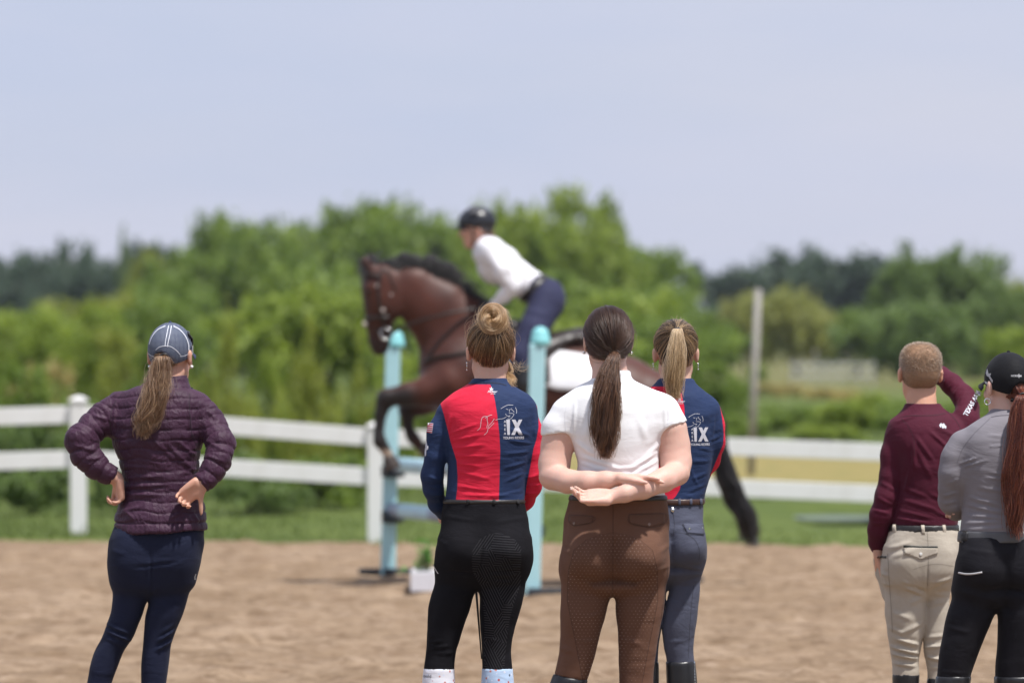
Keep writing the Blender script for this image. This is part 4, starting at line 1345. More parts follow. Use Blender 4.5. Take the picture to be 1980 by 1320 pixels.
B.cut(f.chain([(744, 662, -.07, 1.5), (722, 672, -.07, 2)], 1), .006)
# forelegs: near leg folded in front, far leg tucked further back
foreN = [[(868, 745, -.13, 42), (832, 757, -.14, 30), (790, 762, -.15, 22), (748, 768, -.15, 17.5)], [(748, 768, -.15, 17.5), (737, 800, -.15, 11.5), (733, 838, -.15, 11), (735, 852, -.15, 13)], [(735, 852, -.15, 13), (746, 868, -.15, 10.5), (754, 884, -.15, 11)]]
foreF = [[(880, 750, .13, 42), (850, 768, .14, 29), (815, 782, .14, 21), (786, 792, .14, 16)], [(786, 792, .14, 16), (787, 818, .14, 11), (794, 840, .14, 11), (800, 848, .14, 12.5)], [(800, 848, .14, 12.5), (808, 858, .14, 10), (816, 866, .14, 11)]]
for L_ in (foreN, foreF):
    B.add(f.chain(L_[0], 1.0, .03), .06); B.add(f.chain(L_[1], 1, .012), .02); B.add(f.chain(L_[2], 1, .01), .015)
# hind legs driving off the ground
hindN = [(1285, 845, -.13, 62), (1262, 905, -.14, 40), (1295, 950, -.14, 26), (1332, 992, -.14, 17), (1330, 1040, -.14, 12), (1326, 1078, -.14, 12), (1330, 1092, -.14, 13.5), (1340, 1112, -.14, 11.5)]
hindF = [(1275, 850, .13, 62), (1242, 908, .14, 40), (1262, 952, .14, 26), (1290, 992, .14, 17), (1282, 1040, .14, 12), (1272, 1078, .14, 12), (1272, 1094, .14, 13.5), (1278, 1114, .14, 11.5)]
for L_ in (hindN, hindF): B.add(f.chain(L_, 1, .03), .05)
horse = sdf_obj('horse', B, .016, COAT, None, lambda V, N: waves(V, 2.6, 3) * .006 + waves(V, 7, 8) * .0015, 1, (f.X0, f.D, 0))
tag(horse, 'dark bay horse with black mane taking off over the jump', 'horse')
HOOF = plain('hoof_horn', (.045, .032, .026), .5, .3)
for a, b in (((752, 880, -.15), (762, 906, -.15)), ((814, 862, .14), (830, 878, .14)), ((1338, 1108, -.14), (1347, 1126, -.14)), ((1276, 1108, .14), (1284, 1128, .14))):
    p, q = f.W(*a), f.W(*b)
    d = (q - p) / np.linalg.norm(q - p)
    F_ = Field().add(chain([tuple(p) + (.040,), tuple(q) + (.056,)]), 0).clip((q, d), (p, -d))
    sdf_obj('hoof', F_, .010, HOOF, horse)
for sy in (-1, 1):
    bm = bmesh.new(); bmesh.ops.create_uvsphere(bm, u_segments=14, v_segments=10, radius=.021)
    e = bm_obj('eye', bm, plain('horse_eye', (.012, .008, .006), .08), horse, True); e.location = f.W(715, 563, sy * .083)
MANE = hair_mat('black_mane', [(0, (.006, .005, .005)), (.6, (.012, .010, .010)), (1, (.028, .024, .022))], .35)
crest = spline([tuple(f.W(*p)) for p in ((731, 513, -.005), (760, 513, 0), (795, 516, 0), (830, 530, 0), (862, 552, 0), (892, 582, 0), (918, 600, 0))], 200)
r = np.random.default_rng(3)
k = r.integers(0, 200, 2600); root_ = crest[k] + r.normal(0, .008, (2600, 3)) + np.array([0, 0, -.015])
t = np.linspace(0, 1, 8)
s_k = k / 199.0
lift = np.interp(s_k, [0, .12, .3, .5, .75, 1], [.035, .065, .10, .095, .10, .07])[:, None] * (.35 + .85 * np.random.default_rng(12).uniform(0, 1, 60)[(k // 5) % 60])[:, None] * r.uniform(.8, 1.15, (2600, 1))
drop = r.uniform(.0, .10, (2600, 1)); sidey = np.where(r.uniform(0, 1, (2600, 1)) < .5, -1, 1) * r.uniform(.01, .06, (2600, 1))
back = r.normal(.05, .035, (2600, 1)) + .02
Pn = root_[:, None, :] + np.stack([back * t[None] + .01 * np.sin(6 * t[None] + k[:, None]), sidey * t[None] ** 1.3, lift * np.sin(t[None] * 2.2) - drop * t[None] ** 2], -1)
strands('mane', Pn, .0030, .0015, MANE, horse)
k2 = 260; Pn = f.W(722, 508, 0)[None, None, :] + r.normal(0, .018, (k2, 1, 3)) + np.stack([-.03 * t[None] + r.normal(0, .03, (k2, 1)) * t[None], r.normal(0, .05, (k2, 1)) * t[None], .03 * np.sin(3 * t[None]) - r.uniform(.05, .15, (k2, 1)) * t[None] ** 1.5], -1)
strands('forelock', Pn, .0025, .0012, MANE, horse)
tp = ponytail([f.W(1368, 776, 0), f.W(1384, 800, 0), f.W(1392, 850, 0), f.W(1398, 900, 0), f.W(1418, 955, 0), f.W(1440, 1000, 0), f.W(1449, 1035, 0), f.W(1447, 1062, 0)], [v / f.s for v in (7, 10, 12, 14, 17, 20, 19, 12, 3)], [.03, .045, .06, .07, .07, .06, .05, .02], 1100, 24, .040, 4)
strands('tail', tp, .0026, .0012, MANE, horse)

# tack
LEA = plain('dark_leather', (.020, .013, .010), .4, .2); STEEL = plain('bit_steel', (.62, .62, .62), .2, .05, metal=1)
bridle = empty('bridle', tuple(f.W(735, 520, 0) + np.array([f.X0, f.D, 0]))); tag(bridle, 'dark leather bridle with pale noseband studs on the bay horse', 'bridle')
o0 = f.W(735, 520, 0)
def strap(name, pts, r_, mat, parent, n=24, off=o0, sy=None):
    P = spline([f.W(*p) - off for p in pts], n)
    V, Fc = tube_mesh([[tuple(p) + (r_,) for p in P]], 6); return mesh_obj(name, V, Fc, mat, parent)
def both(name, pts, r_, mat, parent, off=o0):
    for sy in (-1, 1): strap(name, [(u, v, sy * y) for u, v, y in pts], r_, mat, parent, off=off)
both('cheek_strap', [(742, 516, .075), (733, 545, .105), (735, 590, .108), (746, 640, .070)], .010, LEA, bridle)
strap('browband', [(735, 533, -.10), (712, 530, -.085), (699, 530, 0), (712, 530, .085), (735, 533, .10)], .011, LEA, bridle)
strap('noseband', [(768, 612, 0), (750, 613, -.088), (722, 614, -.080), (705, 616, 0), (722, 614, .080), (750, 613, .088), (768, 612, 0)], .013, LEA, bridle)
strap('flash_strap', [(757, 646, 0), (735, 640, -.064), (709, 628, 0), (735, 640, .064), (757, 646, 0)], .009, LEA, bridle)
both('throat_lash', [(748, 520, .085), (764, 560, .095), (776, 600, .05), (778, 606, 0)], .008, LEA, bridle)
for u, v, y in ((747, 645, -.072), (747, 645, .072)):
    V, Fc = tube_mesh([[tuple(f.W(u, v, y) - o0 + np.array([.035 * math.cos(w), 0, .035 * math.sin(w)])) + (.006,) for w in np.linspace(0, 6.28, 18)]], 6); mesh_obj('bit_ring', V, Fc, STEEL, bridle)
for u, v, rad in ((706, 627, .017), (741, 600, .013), (729, 553, .009), (757, 570, .008)):
    bm = bmesh.new(); bmesh.ops.create_uvsphere(bm, u_segments=12, v_segments=8, radius=rad); o = bm_obj('buckle', bm, plain('pale_buckle', (.42, .36, .33), .35), bridle, True); o.location = f.W(u, v, -.045 if u < 720 else -.108) - o0
for sy in (-1, 1):
    strap('rein', [(750, 647, sy * .075), (790, 628, sy * .15), (850, 610, sy * .19), (910, 598, sy * .15), (946, 596, sy * .10)], .009, LEA, bridle)
bp = empty('breastplate', tuple(f.W(880, 660, 0) + np.array([f.X0, f.D, 0]))); tag(bp, 'dark leather breastplate across the horse chest and shoulder', 'breastplate')
o1 = f.W(880, 660, 0)
def wrap_y(u, v, pad=.014):
    """half depth of the horse at a picture point"""
    return None
sk_h = Skin(horse)
def on_horse(pts, pad=.006, n=30, off=o1):
    P = spline([f.W(u, v) for u, v in pts], n); out = []
    for p in P:
        h, nn = sk_h.hit(p[0], p[2]);
        if h is not None: out.append(tuple(np.array(h) + np.array(nn) * pad - off))
    return out
def hstrap(name, pts, r_, mat, parent, off):
    P = on_horse(pts, r_ * .4, 40, off)
    P2_ = [(p[0], -p[1] - 2 * off[1], p[2]) for p in P]
    for Q_ in (P, P2_):
        V, Fc = tube_mesh([[tuple(q) + (r_,) for q in Q_]], 6); mesh_obj(name, V, Fc, mat, parent)
hstrap('shoulder_strap', [(822, 700), (850, 690), (890, 684), (940, 672), (985, 660)], .014, LEA, bp, o1)
hstrap('neck_strap', [(824, 698), (850, 665), (880, 632), (908, 610)], .009, LEA, bp, o1)
# saddle pad, saddle, girth
PAD = plain('white_pad', (.78, .78, .80), .8, .03, 20, .15, 90)
def blanket(name, mat, u0, u1, top, bot, pad, parent=None, thick=.016, n=(30, 16)):
    """cloth over the back: follows the horse on both sides between columns u0..u1, rows top..bot"""
    V, Fc = [], []
    nu, nv = n
    def row(i):
        u = u0 + (u1 - u0) * i / (nu - 1); side = []
        for j in range(nv):
            v = top(u) + (bot(u) - top(u)) * (j / (nv - 1)) ** 1.2
            h, nn = sk_h.hit(f.X(u), f.Z(v))
            side.append(np.array(h) + np.array(nn) * pad if h is not None else np.array([f.X(u), -.04 if j == 0 else side[-1][1] - .0, f.Z(v)]))
        return side
    for i in range(nu):
        s1 = row(i); s2 = [np.array([p[0], -p[1], p[2]]) for p in s1]
        V += list(reversed(s1)) + s2
    k = 2 * nv
    for i in range(nu - 1):
        for j in range(k - 1): Fc.append((i * k + j, i * k + j + 1, (i + 1) * k + j + 1, (i + 1) * k + j))
    o = mesh_obj(name, np.array(V), Fc, mat, parent)
    m = o.modifiers.new('thickness', 'SOLIDIFY'); m.thickness = thick; m.offset = 1.0
    return o
topv = lambda u: np.interp(u, [930, 960, 1000, 1060, 1120, 1160], [612, 632, 650, 661, 670, 678])
pad = blanket('saddle_pad', PAD, 958, 1158, lambda u: topv(u) + 15, lambda u: np.interp(u, [958, 1040, 1075, 1158], [700, 742, 752, 756]), .010)
pad.location = (f.X0, f.D, 0); tag(pad, 'white saddle pad with a small blue and red emblem under the saddle', 'saddle pad')
ps = Skin(pad)
EB, ER = plain('emblem_blue', (.10, .13, .36), .7), plain('emblem_red', (.50, .10, .12), .7)
lay('emblem_blue', f, ps, poly_bm(f, [[(1094, 716), (1102, 710), (1112, 714), (1116, 722), (1110, 730), (1098, 728)]]), EB, pad, .022, step=.02)
lay('emblem_red', f, ps, poly_bm(f, [[(1094, 730), (1112, 731), (1106, 742), (1096, 738)]]), ER, pad, .022, step=.02)
SF = Field()
SF.add(loft([(f.Z(700), f.X(1028), 0, .16, .300), (f.Z(675), f.X(1034), 0, .21, .27), (f.Z(655), f.X(1050), 0, .26, .20), (f.Z(640), f.X(1060), 0, .24, .12), (f.Z(634), f.X(1064), 0, .20, .09)], 2.2, .02), 0)
SF.add(ell(f.W(990, 632, 0), (.075, .085, .055)), .04).add(ell(f.W(1122, 652, 0), (.11, .15, .045)), .05)
SF.cut(ell(f.W(1060, 628, 0), (.16, .18, .045)), .03)
sad = sdf_obj('saddle', SF, .014, LEA, None, None, 2, (f.X0, f.D, 0)); tag(sad, 'dark leather jumping saddle on the white pad', 'saddle')
fa = blanket('saddle_flap', plain('brown_leather_flap', (.030, .016, .011), .4, .2), 985, 1062, lambda u: topv(u) + 4, lambda u: np.interp(u, [985, 1020, 1062], [735, 752, 738]), .030, sad, .012, (14, 12))
gi = on_horse([(1000, 700), (1002, 740), (1004, 780), (1006, 820), (1008, 838)], .012, 20, np.array([0, 0, 0.0]))
for sgn in (1, -1):
    V, Fc = tube_mesh([[(p[0], p[1] * sgn, p[2], .024) for p in gi]], 8); mesh_obj('girth', V, Fc, LEA, sad)

# ------------------------------------------------------------------ rider in a forward seat
rs = f.s
skin = skin_mat('rider_skin', (.62, .37, .28))
hcR = f.W(921, 441, 0)
hp, hcut, R, _ = head_prims(hcR, math.pi / 2, -.10, 1.0)
T = HT(hcR, R, 1.0)
def R3(pts, k=.02, sy=1.0): return f.chain(pts, sy, k)
spine = chain([tuple(f.W(946, 488, 0)) + (.105,), tuple(f.W(968, 512, 0)) + (.118,), tuple(f.W(1000, 538, 0)) + (.105,), tuple(f.W(1034, 560, 0)) + (.102,)], .80, .03)
shld = group([(ell(f.W(950, 488, sy * .125), (.075, .075, .075)), 0 if sy < 0 else .0) for sy in (-1, 1)])
chest = ell(f.W(950, 520, 0), (.075, .12, .085))
torso = group([(spine, 0), (shld, .08), (chest, .05)])
hips = group([(ell(f.W(1056, 574, 0), (.120, .165, .120)), 0), (ell(f.W(1066, 582, -.075), (.082, .085, .095)), .04), (ell(f.W(1066, 582, .075), (.082, .085, .095)), .04), (chain([tuple(f.W(1030, 556, 0)) + (.098,), tuple(f.W(1056, 574, 0)) + (.105,)], .72), .03)])
legsR = [group([(f.chain([(1054, 592, sy * .10, 33), (1030, 640, sy * .22, 29), (1004, 684, sy * .30, 21)], 1, .02), 0), (f.chain([(1004, 684, sy * .30, 21), (1016, 740, sy * .33, 16.5), (1030, 790, sy * .34, 12)], 1, .02), .02)]) for sy in (-1, 1)]
footR = [f.chain([(1030, 796, sy * .34, 12), (1012, 812, sy * .35, 11), (988, 812, sy * .36, 9)], 1, .02) for sy in (-1, 1)]
armsR = [group([(f.chain([(950, 488, sy * .17, 19), (972, 524, sy * .22, 17), (993, 556, sy * .21, 14.5)], 1, .02), 0), (f.chain([(993, 556, sy * .21, 14.5), (975, 572, sy * .17, 13.5), (956, 587, sy * .12, 9.5)], 1, .02), .015)]) for sy in (-1, 1)]
B = Field().add(torso.off(-.012), 0).add(hips.off(-.014), .02)
for p in legsR: B.add(p.off(-.008), .04)
for p in footR: B.add(p.off(-.006), .02)
for p in armsR: B.add(p.off(-.007), .03)
B.add(chain([tuple(T((0, -.015, -.05))) + (.050,), tuple(f.W(938, 478, 0)) + (.056,)]), .02)
for p, k in hp: B.add(p, k)
for p, k in hcut: B.cut(p, k)
rider = sdf_obj('person', B, .008, skin, None, None, 1, (f.X0, f.D, 0))
tag(rider, 'rider in white shirt, navy breeches and black helmet leaning forward on the horse', 'person')
eyes(T, 1.0, rider)
WS = cloth_mat('rider_shirt', (.78, .77, .80), .75, .03, 6, .3, (1, 1, 1.4))
S = Field().add(torso, 0)
for p in armsR: S.add(p, .03)
S.add(chain([tuple(f.W(940, 478, 0)) + (.062,), tuple(f.W(934, 470, 0)) + (.060,)]), .02)
S.clip((f.W(1048, 566), (.8, 0, -.75)))
sdf_obj('shirt', S, .010, WS, rider, fold_post(f, [(950, 530, 985, 550, 6, .006), (985, 520, 1010, 560, 7, .006), (1000, 505, 1030, 545, 7, .005), (955, 500, 975, 540, 6, .005)], .003, 5, 91))
NV = cloth_mat('rider_breeches', (.030, .032, .068), .75, .06, 5, .25)
P = Field().add(hips, 0)
for p in legsR: P.add(p, .04)
P.clip((f.W(1016, 543), (-.8, 0, .75)), (f.W(1006, 706), (0, 0, -1)))
sdf_obj('breeches', P, .010, NV, rider, fold_post(f, [(1020, 600, 1060, 610, 7, .005), (1010, 640, 1040, 655, 7, .004)], .002, 5, 93))
for lg, ft in zip(legsR, footR):
    sdf_obj('riding_boot', Field().add(lg.off(.004), 0).add(ft, .03).clip((f.W(1006, 704), (0, 0, 1))), .010, BOOT, rider)
sdf_obj('belt', Field().add(group([(spine.off(.004), 0), (hips.off(.004), .03)]), 0).clip((f.W(1040, 558), (.8, 0, -.75)), (f.W(1030, 548), (-.8, 0, .75))), .009, BELT, rider)
GL = plain('black_glove', (.014, .014, .016), .6)
for sy in (-1, 1):
    hh, _ = hand_prims(f.W(957, 586, sy * .12), (-.85, -.15 * sy, -.35), (0, -sy * .9, -.3), .92, sy, (.9, .9, .9, .9), .3)
    sdf_obj('glove', Field().add(group_of(hh), 0), .006, GL, rider)
# helmet
HB = plain('helmet_shell', (.016, .017, .022), .32, .1, 20, spec=.5)
E_ = ell(T((0, -.008, .036)), (.098, .122, .100), R)
ef = E_.fn
def helm(P_):
    q = (P_ - hcR) @ R
    low = (.012 - .16 * (q[..., 1] < -.02) * 0 + np.interp(q[..., 1], [-.12, -.05, .02, .08, .12], [-.052, -.030, .006, .020, .024]) - .012 - q[..., 2])
    return -smin(-ef(P_), -low, .008)
hel = sdf_obj('riding_helmet', Field().add(Prim(helm, E_.lo, E_.hi), 0), .007, HB, rider)
visor('helmet_peak', T, 1.0, HB, hel, .070, .052, .012)
bm = bmesh.new(); bm_box(bm, (0, 0, 0), (.05, .10, .012), .004); o = bm_obj('helmet_panel', bm, plain('helmet_grey', (.035, .035, .04), .6), hel); o.location = T((-.060, .005, .112)); o.rotation_euler = (.5, 0, 0)
for sx in (-1, 1):
    V, Fc = tube_mesh([[tuple(T(p)) + (.006,) for p in ((sx * .084, .030, .0), (sx * .078, .020, -.05), (sx * .05, .030, -.10), (0, .045, -.125))]], 6); mesh_obj('chin_strap', V, Fc, LEA, hel)
H = Field().add(ell(T((0, -.075, -.055)), (.045, .040, .045), R), 0)
sdf_obj('hair', H, .008, plain('rider_hair', (.10, .055, .03), .6, .3, 60), rider)
# stirrups hang from the saddle
for sy in (-1, 1):
    V, Fc = tube_mesh([[tuple(f.W(1020, 690, sy * .335)) + (.008,), tuple(f.W(1010, 780, sy * .365)) + (.008,)],
                       [tuple(f.W(1006 + 15 * math.cos(w), 800 + 19 * math.sin(w), sy * .37)) + (.008,) for w in np.linspace(0, 6.28, 14)]], 6)
    mesh_obj('stirrup', V, Fc, STEEL if False else LEA, sad)
# ------------------------------------------------------------------ woman in the white polo shirt
def white_polo_woman():
    f = Fig(17.6, 1184)
    skin = skin_mat('pale_skin', (.66, .44, .36))
    M_shirt = cloth_mat('white_polo', (.80, .80, .82), .75, .02, 7, .12)
    hc = f.W(1175, 660, .03); sc = .86
    hp, hcut, R, _ = head_prims(hc, .12, -.04, sc)
    T = HT(hc, R, sc)
    torso = f.loft([(727, 1150, 1216, .015, .052), (737, 1138, 1230, .005, .060), (748, 1116, 1255, 0, .072), (763, 1099, 1281, 0, .088),
                    (785, 1093, 1292, 0, .103), (812, 1092, 1292, 0, .112), (840, 1098, 1284, 0, .115), (866, 1108, 1276, 0, .112),
                    (892, 1116, 1274, 0, .106), (915, 1115, 1276, .0, .104), (940, 1109, 1282, 0, .107), (972, 1102, 1289, 0, .112)], 2.15)
    pelvis = f.loft([(950, 1106, 1285, 0, .104), (975, 1099, 1290, 0, .112), (1000, 1092, 1293, 0, .120), (1030, 1087, 1296, 0, .120), (1060, 1082, 1298, .0, .118),
                     (1090, 1077, 1299, .0, .112), (1115, 1082, 1296, .0, .100), (1140, 1105, 1272, .005, .09), (1156, 1140, 1232, .01, .05)], 2.15)
    bl = ell(f.W(1137, 1074, -.086), (.077, .086, .082)); br = ell(f.W(1237, 1074, -.086), (.077, .086, .082))
    LL, LF = f.leg([(1040, 1090, 1182), (1075, 1079, 1184), (1101, 1075, 1184), (1138, 1079, 1183), (1160, 1081, 1181), (1180, 1082, 1174), (1220, 1083.6, 1162),
                    (1262, 1081, 1152), (1299, 1073, 1141), (1340, 1060, 1128), (1400, 1052, 1122)], 1.06, .018, (-.03, .2), .01)
    RL, RF = f.leg([(1040, 1192, 1292), (1075, 1190, 1298), (1101, 1189, 1299), (1126, 1188, 1296), (1168, 1188, 1287), (1208, 1194, 1278), (1247, 1196, 1271),
                    (1299, 1197, 1264), (1340, 1199, 1264), (1400, 1203, 1266)], 1.06, .018, (.03, .2), .01)
    neck = chain([tuple(T((0, -.015, -.045))) + (.050,), tuple(f.W(1180, 724, .010)) + (.050,), tuple(f.W(1183, 752, .0)) + (.058,)], k=.02)
    armL_p = [(1098, 801, .0, 30), (1084, 830, .0, 30.5), (1078, 860, .0, 29.5), (1072, 895, -.01, 28.5), (1069, 920, -.03, 27)]
    foreL = [(1069, 920, -.03, 27), (1098, 929, -.095, 22.5), (1136, 929.5, -.130, 20.5), (1170, 926, -.143, 17), (1196, 923, -.150, 13.5)]
    armR_p = [(1282, 797, .0, 30), (1296, 830, .0, 30), (1303, 860, .0, 29), (1307, 892, -.01, 28), (1308, 913, -.035, 25)]
    foreR = [(1308, 913, -.035, 25), (1281, 926, -.115, 22.5), (1240, 941, -.165, 20.5), (1206, 951, -.182, 16), (1176, 959, -.188, 12.5)]
    aL, aR = f.chain(armL_p, 1, .02), f.chain(armR_p, 1, .02)
    fL, fR = f.chain(foreL, 1, .012), f.chain(foreR, 1, .012)
    # the left hand rests over the other forearm, fingers to the right; the right hand lies below, palm up
    hL, tL = hand_prims(f.W(1192, 923, -.150), (1.0, -.12, .02), (.0, -.25, -1.0), .86, -1, (.10, .14, .18, .22), .30, .5, .1)
    hR, tR = hand_prims(f.W(1180, 959, -.192), (-1.0, -.02, .0), (.0, -.62, .80), .84, -1, (.52, .42, .34, .28), .30, .8, .3)
    gL = group([(fL, 0)] + hL); gR = group([(fR, 0)] + hR)
    st = seat(f, pelvis, bl, br, LL, RL, 1186, 1044, 1152, 1120, 38, -.122, -.080, .024)
    B = Field()
    B.add(torso.off(-.009), 0).add(st.off(-.009), .006)
    for p in (LF, RF): B.add(p.off(-.006), .02)
    B.add(neck, .03)
    for p, k in hp: B.add(p, k)
    for p, k in hcut: B.cut(p, k)
    for a in (aL, aR): B.add(a, .022)
    B.add(gL, .003).add(gR, .003)
    root = person('woman in white polo and brown dotted breeches with hands clasped behind her back', f, B, .0048, skin,
                  lambda V, N: waves(V, 30, 5) * .0004)
    eyes(T, sc, root)
    # fingernails
    NA = plain('nail', (.78, .58, .52), .25, .05)
    for q, d, n, r in tR[:4]:
        pr = Field().add(ell(q + d * r * .35 - n * r * .50, (r * .62, r * .62, r * .62)), 0)
        sdf_obj('fingernail', pr, .0016, NA, root)
    # polo shirt
    S = Field().add(torso, 0)
    S.add(f.chain([(p[0], p[1], p[2], p[3] + 4) for p in armL_p[:3]], 1, .02).clip((f.W(1071, 838), f.W(1110, 985) - f.W(1090, 868))), .035)
    S.add(f.chain([(p[0], p[1], p[2], p[3] + 4) for p in armR_p[:3]], 1, .02).clip((f.W(1306, 820), f.W(1335, 960) - f.W(1308, 850))), .035)
    S.add(loft([(f.Z(755), f.X(1184), 0, .075, .068), (f.Z(738), f.X(1184), .004, .061, .060), (f.Z(716), f.X(1183), .010, .0575, .0585)], 2.0, .004), .014)
    S.clip((f.W(0, 968), (0, 0, -1)))
    folds = [(1120, 880, 1200, 905, 5, .004), (1118, 892, 1180, 912, 4, .003), (1272, 872, 1215, 905, 5, .004), (1273, 888, 1225, 914, 4, .003),
             (1110, 850, 1150, 880, 6, .004), (1282, 850, 1245, 885, 6, .003), (1112, 775, 1108, 845, 4, .003), (1282, 765, 1286, 830, 4, .003),
             (1125, 908, 1250, 900, 4, .0025), (1140, 805, 1130, 850, 9, .003), (1236, 805, 1246, 850, 9, .003)]
    shirt = sdf_obj('polo_shirt', S, .005, M_shirt, root, fold_post(f, folds, .0012, 7, 3))
    SE = plain('white_seam', (.70, .70, .73), .8, .05)
    sk = Skin(shirt)
    lay('shirt_seam', f, sk, line_bm(f, [[(1101, 763), (1092, 800), (1094, 843)], [(1279, 757), (1290, 790), (1289, 825)]], .7), SE, shirt, .0006)
    lay('sleeve_hem', f, sk, line_bm(f, [[(1056, 822), (1075, 831), (1093, 837)], [(1287, 819), (1305, 812), (1322, 804)]], .7), SE, shirt, .0006)
    lay('collar_seam', f, sk, line_bm(f, [[(1146, 735), (1160, 739), (1184, 741), (1208, 739), (1221, 734)]], 1.5), SE, shirt, .0008)
    # breeches with silicone dots
    g = G('brown_breeches'); co = g.coords(); x, y, z = g.xyz(co)
    base = g.mix(g.rng(g.noise(co, 8, 4, .6), .3, .7), (.118, .058, .037), (.142, .073, .048))
    zt, zc = f.Z(1026), f.X(1184)
    hw = g.pw(z, [(f.Z(1600), .07), (f.Z(1330), 55 / f.s), (f.Z(1240), 72 / f.s), (f.Z(1160), 88 / f.s), (f.Z(1100), 86 / f.s), (f.Z(1060), 76 / f.s), (f.Z(1040), 52 / f.s), (f.Z(1030), 25 / f.s), (f.Z(1026), 0.0), (f.Z(940), -.02)])
    ax = g.m('ABSOLUTE', g.m('SUBTRACT', x, zc))
    dd = g.m('SUBTRACT', hw, ax)
    inside = g.rng(dd, .000, .001)
    py = g.m('DIVIDE', z, .0098); row = g.m('FLOOR', py)
    px = g.m('ADD', g.m('DIVIDE', x, .0118), g.m('MULTIPLY', g.m('MODULO', row, 2.0), .5))
    fx = g.m('SUBTRACT', g.m('FRACT', px), .5); fy = g.m('SUBTRACT', g.m('FRACT', py), .5)
    rr = g.m('SQRT', g.m('ADD', g.m('MULTIPLY', fx, fx), g.m('MULTIPLY', fy, fy)))
    dot = g.m('MULTIPLY', g.rng(rr, .20, .12), inside)
    wear = g.rng(g.noise(co, 14, 3, .6), .35, .65, .15, .9)
    dot = g.m('MULTIPLY', dot, wear)
    seam = g.rng(g.m('ABSOLUTE', g.m('SUBTRACT', dd, .001)), .0014, .0006)
    mid = g.m('MULTIPLY', g.rng(ax, .0018, .0008), g.rng(z, f.Z(1162), f.Z(1158)))
    seam = g.m('MAXIMUM', seam, g.m('MULTIPLY', mid, .7))
    c = g.mix(g.m('MULTIPLY', inside, .5), base, (.100, .049, .032))
    c = g.mix(dot, c, (.25, .165, .125)); c = g.mix(g.m('MULTIPLY', seam, .55), c, (.030, .014, .010))
    nb = fabric_bump(g, co, 6, .22)
    M_br = g.set(color=c, rough=g.rng(dot, 0, 1, .85, .5), sheen=.02, spec=.16, normal=g.bump(g.m('SUBTRACT', dot, seam), .5, .0015, nb))
    P = Field().add(st, 0)
    P.clip((f.W(0, 958), (0, 0, 1)))
    P.clip((f.W(1105, 1310, 0), (-.18, 0, -1)))
    folds = [(1084, 1058, 1105, 1068, 6, .003), (1295, 1052, 1272, 1064, 6, .003), (1175, 1178, 1130, 1195, 6, .0025), (1120, 1240, 1150, 1236, 6, .003), (1082, 1250, 1110, 1258, 6, .003),
             (1200, 1235, 1240, 1243, 6, .003), (1296, 1092, 1270, 1100, 5, .002), (1110, 995, 1180, 985, 7, .002), (1280, 985, 1215, 990, 7, .002)]
    br_o = sdf_obj('breeches', P, .0055, M_br, root, fold_post(f, folds, .0008, 7, 9))
    sk = Skin(br_o)
    M_flap = cloth_mat('brown_flap', (.112, .058, .039), .78, .08, 6, .2)
    M_dk = plain('brown_thread', (.055, .027, .019), .8)
    for pl, bt in (([(1101, 994), (1146, 996), (1145, 1007), (1113, 1014), (1101, 1007)], (1110, 1010)),
                   ([(1214, 992), (1283, 991.5), (1283.5, 1009), (1255, 1017), (1216, 1008)], (1253.5, 1011))):
        fl = lay('pocket_flap', f, sk, poly_bm(f, [pl]), M_flap, br_o, .0006, .0022, .008)
        lay('stitching', f, sk, line_bm(f, [pl + [pl[0]]], .8), M_dk, fl, .0030)
        bm = bmesh.new(); h, n = sk.hit(f.X(bt[0]), f.Z(bt[1]))
        bmesh.ops.create_cone(bm, cap_ends=True, segments=14, radius1=.0052, radius2=.0042, depth=.003, matrix=Matrix.Rotation(math.pi / 2, 4, 'X'))
        bo = bm_obj('button', bm, plain('brown_button', (.22, .15, .13), .25, .1), fl); bo.location = h + Vector((0, -.004, 0))
    lay('thigh_pocket_seam', f, sk, line_bm(f, [[(1291, 1095), (1289, 1120), (1286, 1128), (1292, 1127)], [(1286, 1130), (1283, 1160), (1278, 1195)]], .8), M_dk, br_o, .0006)
    lay('yoke_seam', f, sk, line_bm(f, [[(1184, 968), (1184, 990), (1184, 1026)]], .6), M_dk, br_o, .0006)
    # belt
    Bl = Field().add(pelvis.off(.005), 0).clip((f.W(0, 956), (0, 0, 1)), (f.W(0, 967), (0, 0, -1)))
    sdf_obj('belt', Bl, .005, BELT, root)
    # boots
    boots(f, root, (LL, RL), (LF, RF), ((1105, 1308, .18), (1230, 1324, 0)), BOOT)
    # hair
    H = Field()
    sh = hair_shell(T, sc, .006, lambda x, y: np.where(x < .05, -.078 + .25 * x, -.0655 + (x - .05) * 2.2 + .35 * np.maximum(y, 0)), lambda z: .045 + .35 * z, R, hc)
    H.add(sh, 0)
    hair_dk = plain('brown_hair_base', (.030, .014, .009), .6, .35, 60)
    hair = sdf_obj('hair', H, .005, hair_dk, root)
    HM = hair_mat('brown_hair', [(0, (.014, .006, .0035)), (.5, (.030, .0125, .007)), (1, (.060, .026, .014))], .33)
    HM2 = hair_mat('brown_ponytail', [(0, (.018, .007, .0035)), (.5, (.052, .020, .009)), (.85, (.11, .045, .02)), (1, (.19, .085, .04))], .33)
    def cond(p):
        x = np.abs(p[:, 0])
        return (p[:, 1] < .06 + .3 * p[:, 2]) & (p[:, 2] > np.where(x < .05, -.085, -.055 + (x - .06) * 2.0 + .35 * np.maximum(p[:, 1], 0)))
    anc = (.006, -.118, -.050)
    strands('scalp_strands', scalp(T, sc, anc, 3600, 14, 3, .009, .003, cond, .0016, wob=.0006), .0006, .0006, HM, hair)
    a = T(anc)
    path = [a + (0, .012, .012), a + (0, -.012, -.012), f.W(1176, 722, -.105), f.W(1172, 770, -.128), f.W(1170, 820, -.132), f.W(1171, 860, -.130), f.W(1171, 888, -.128)]
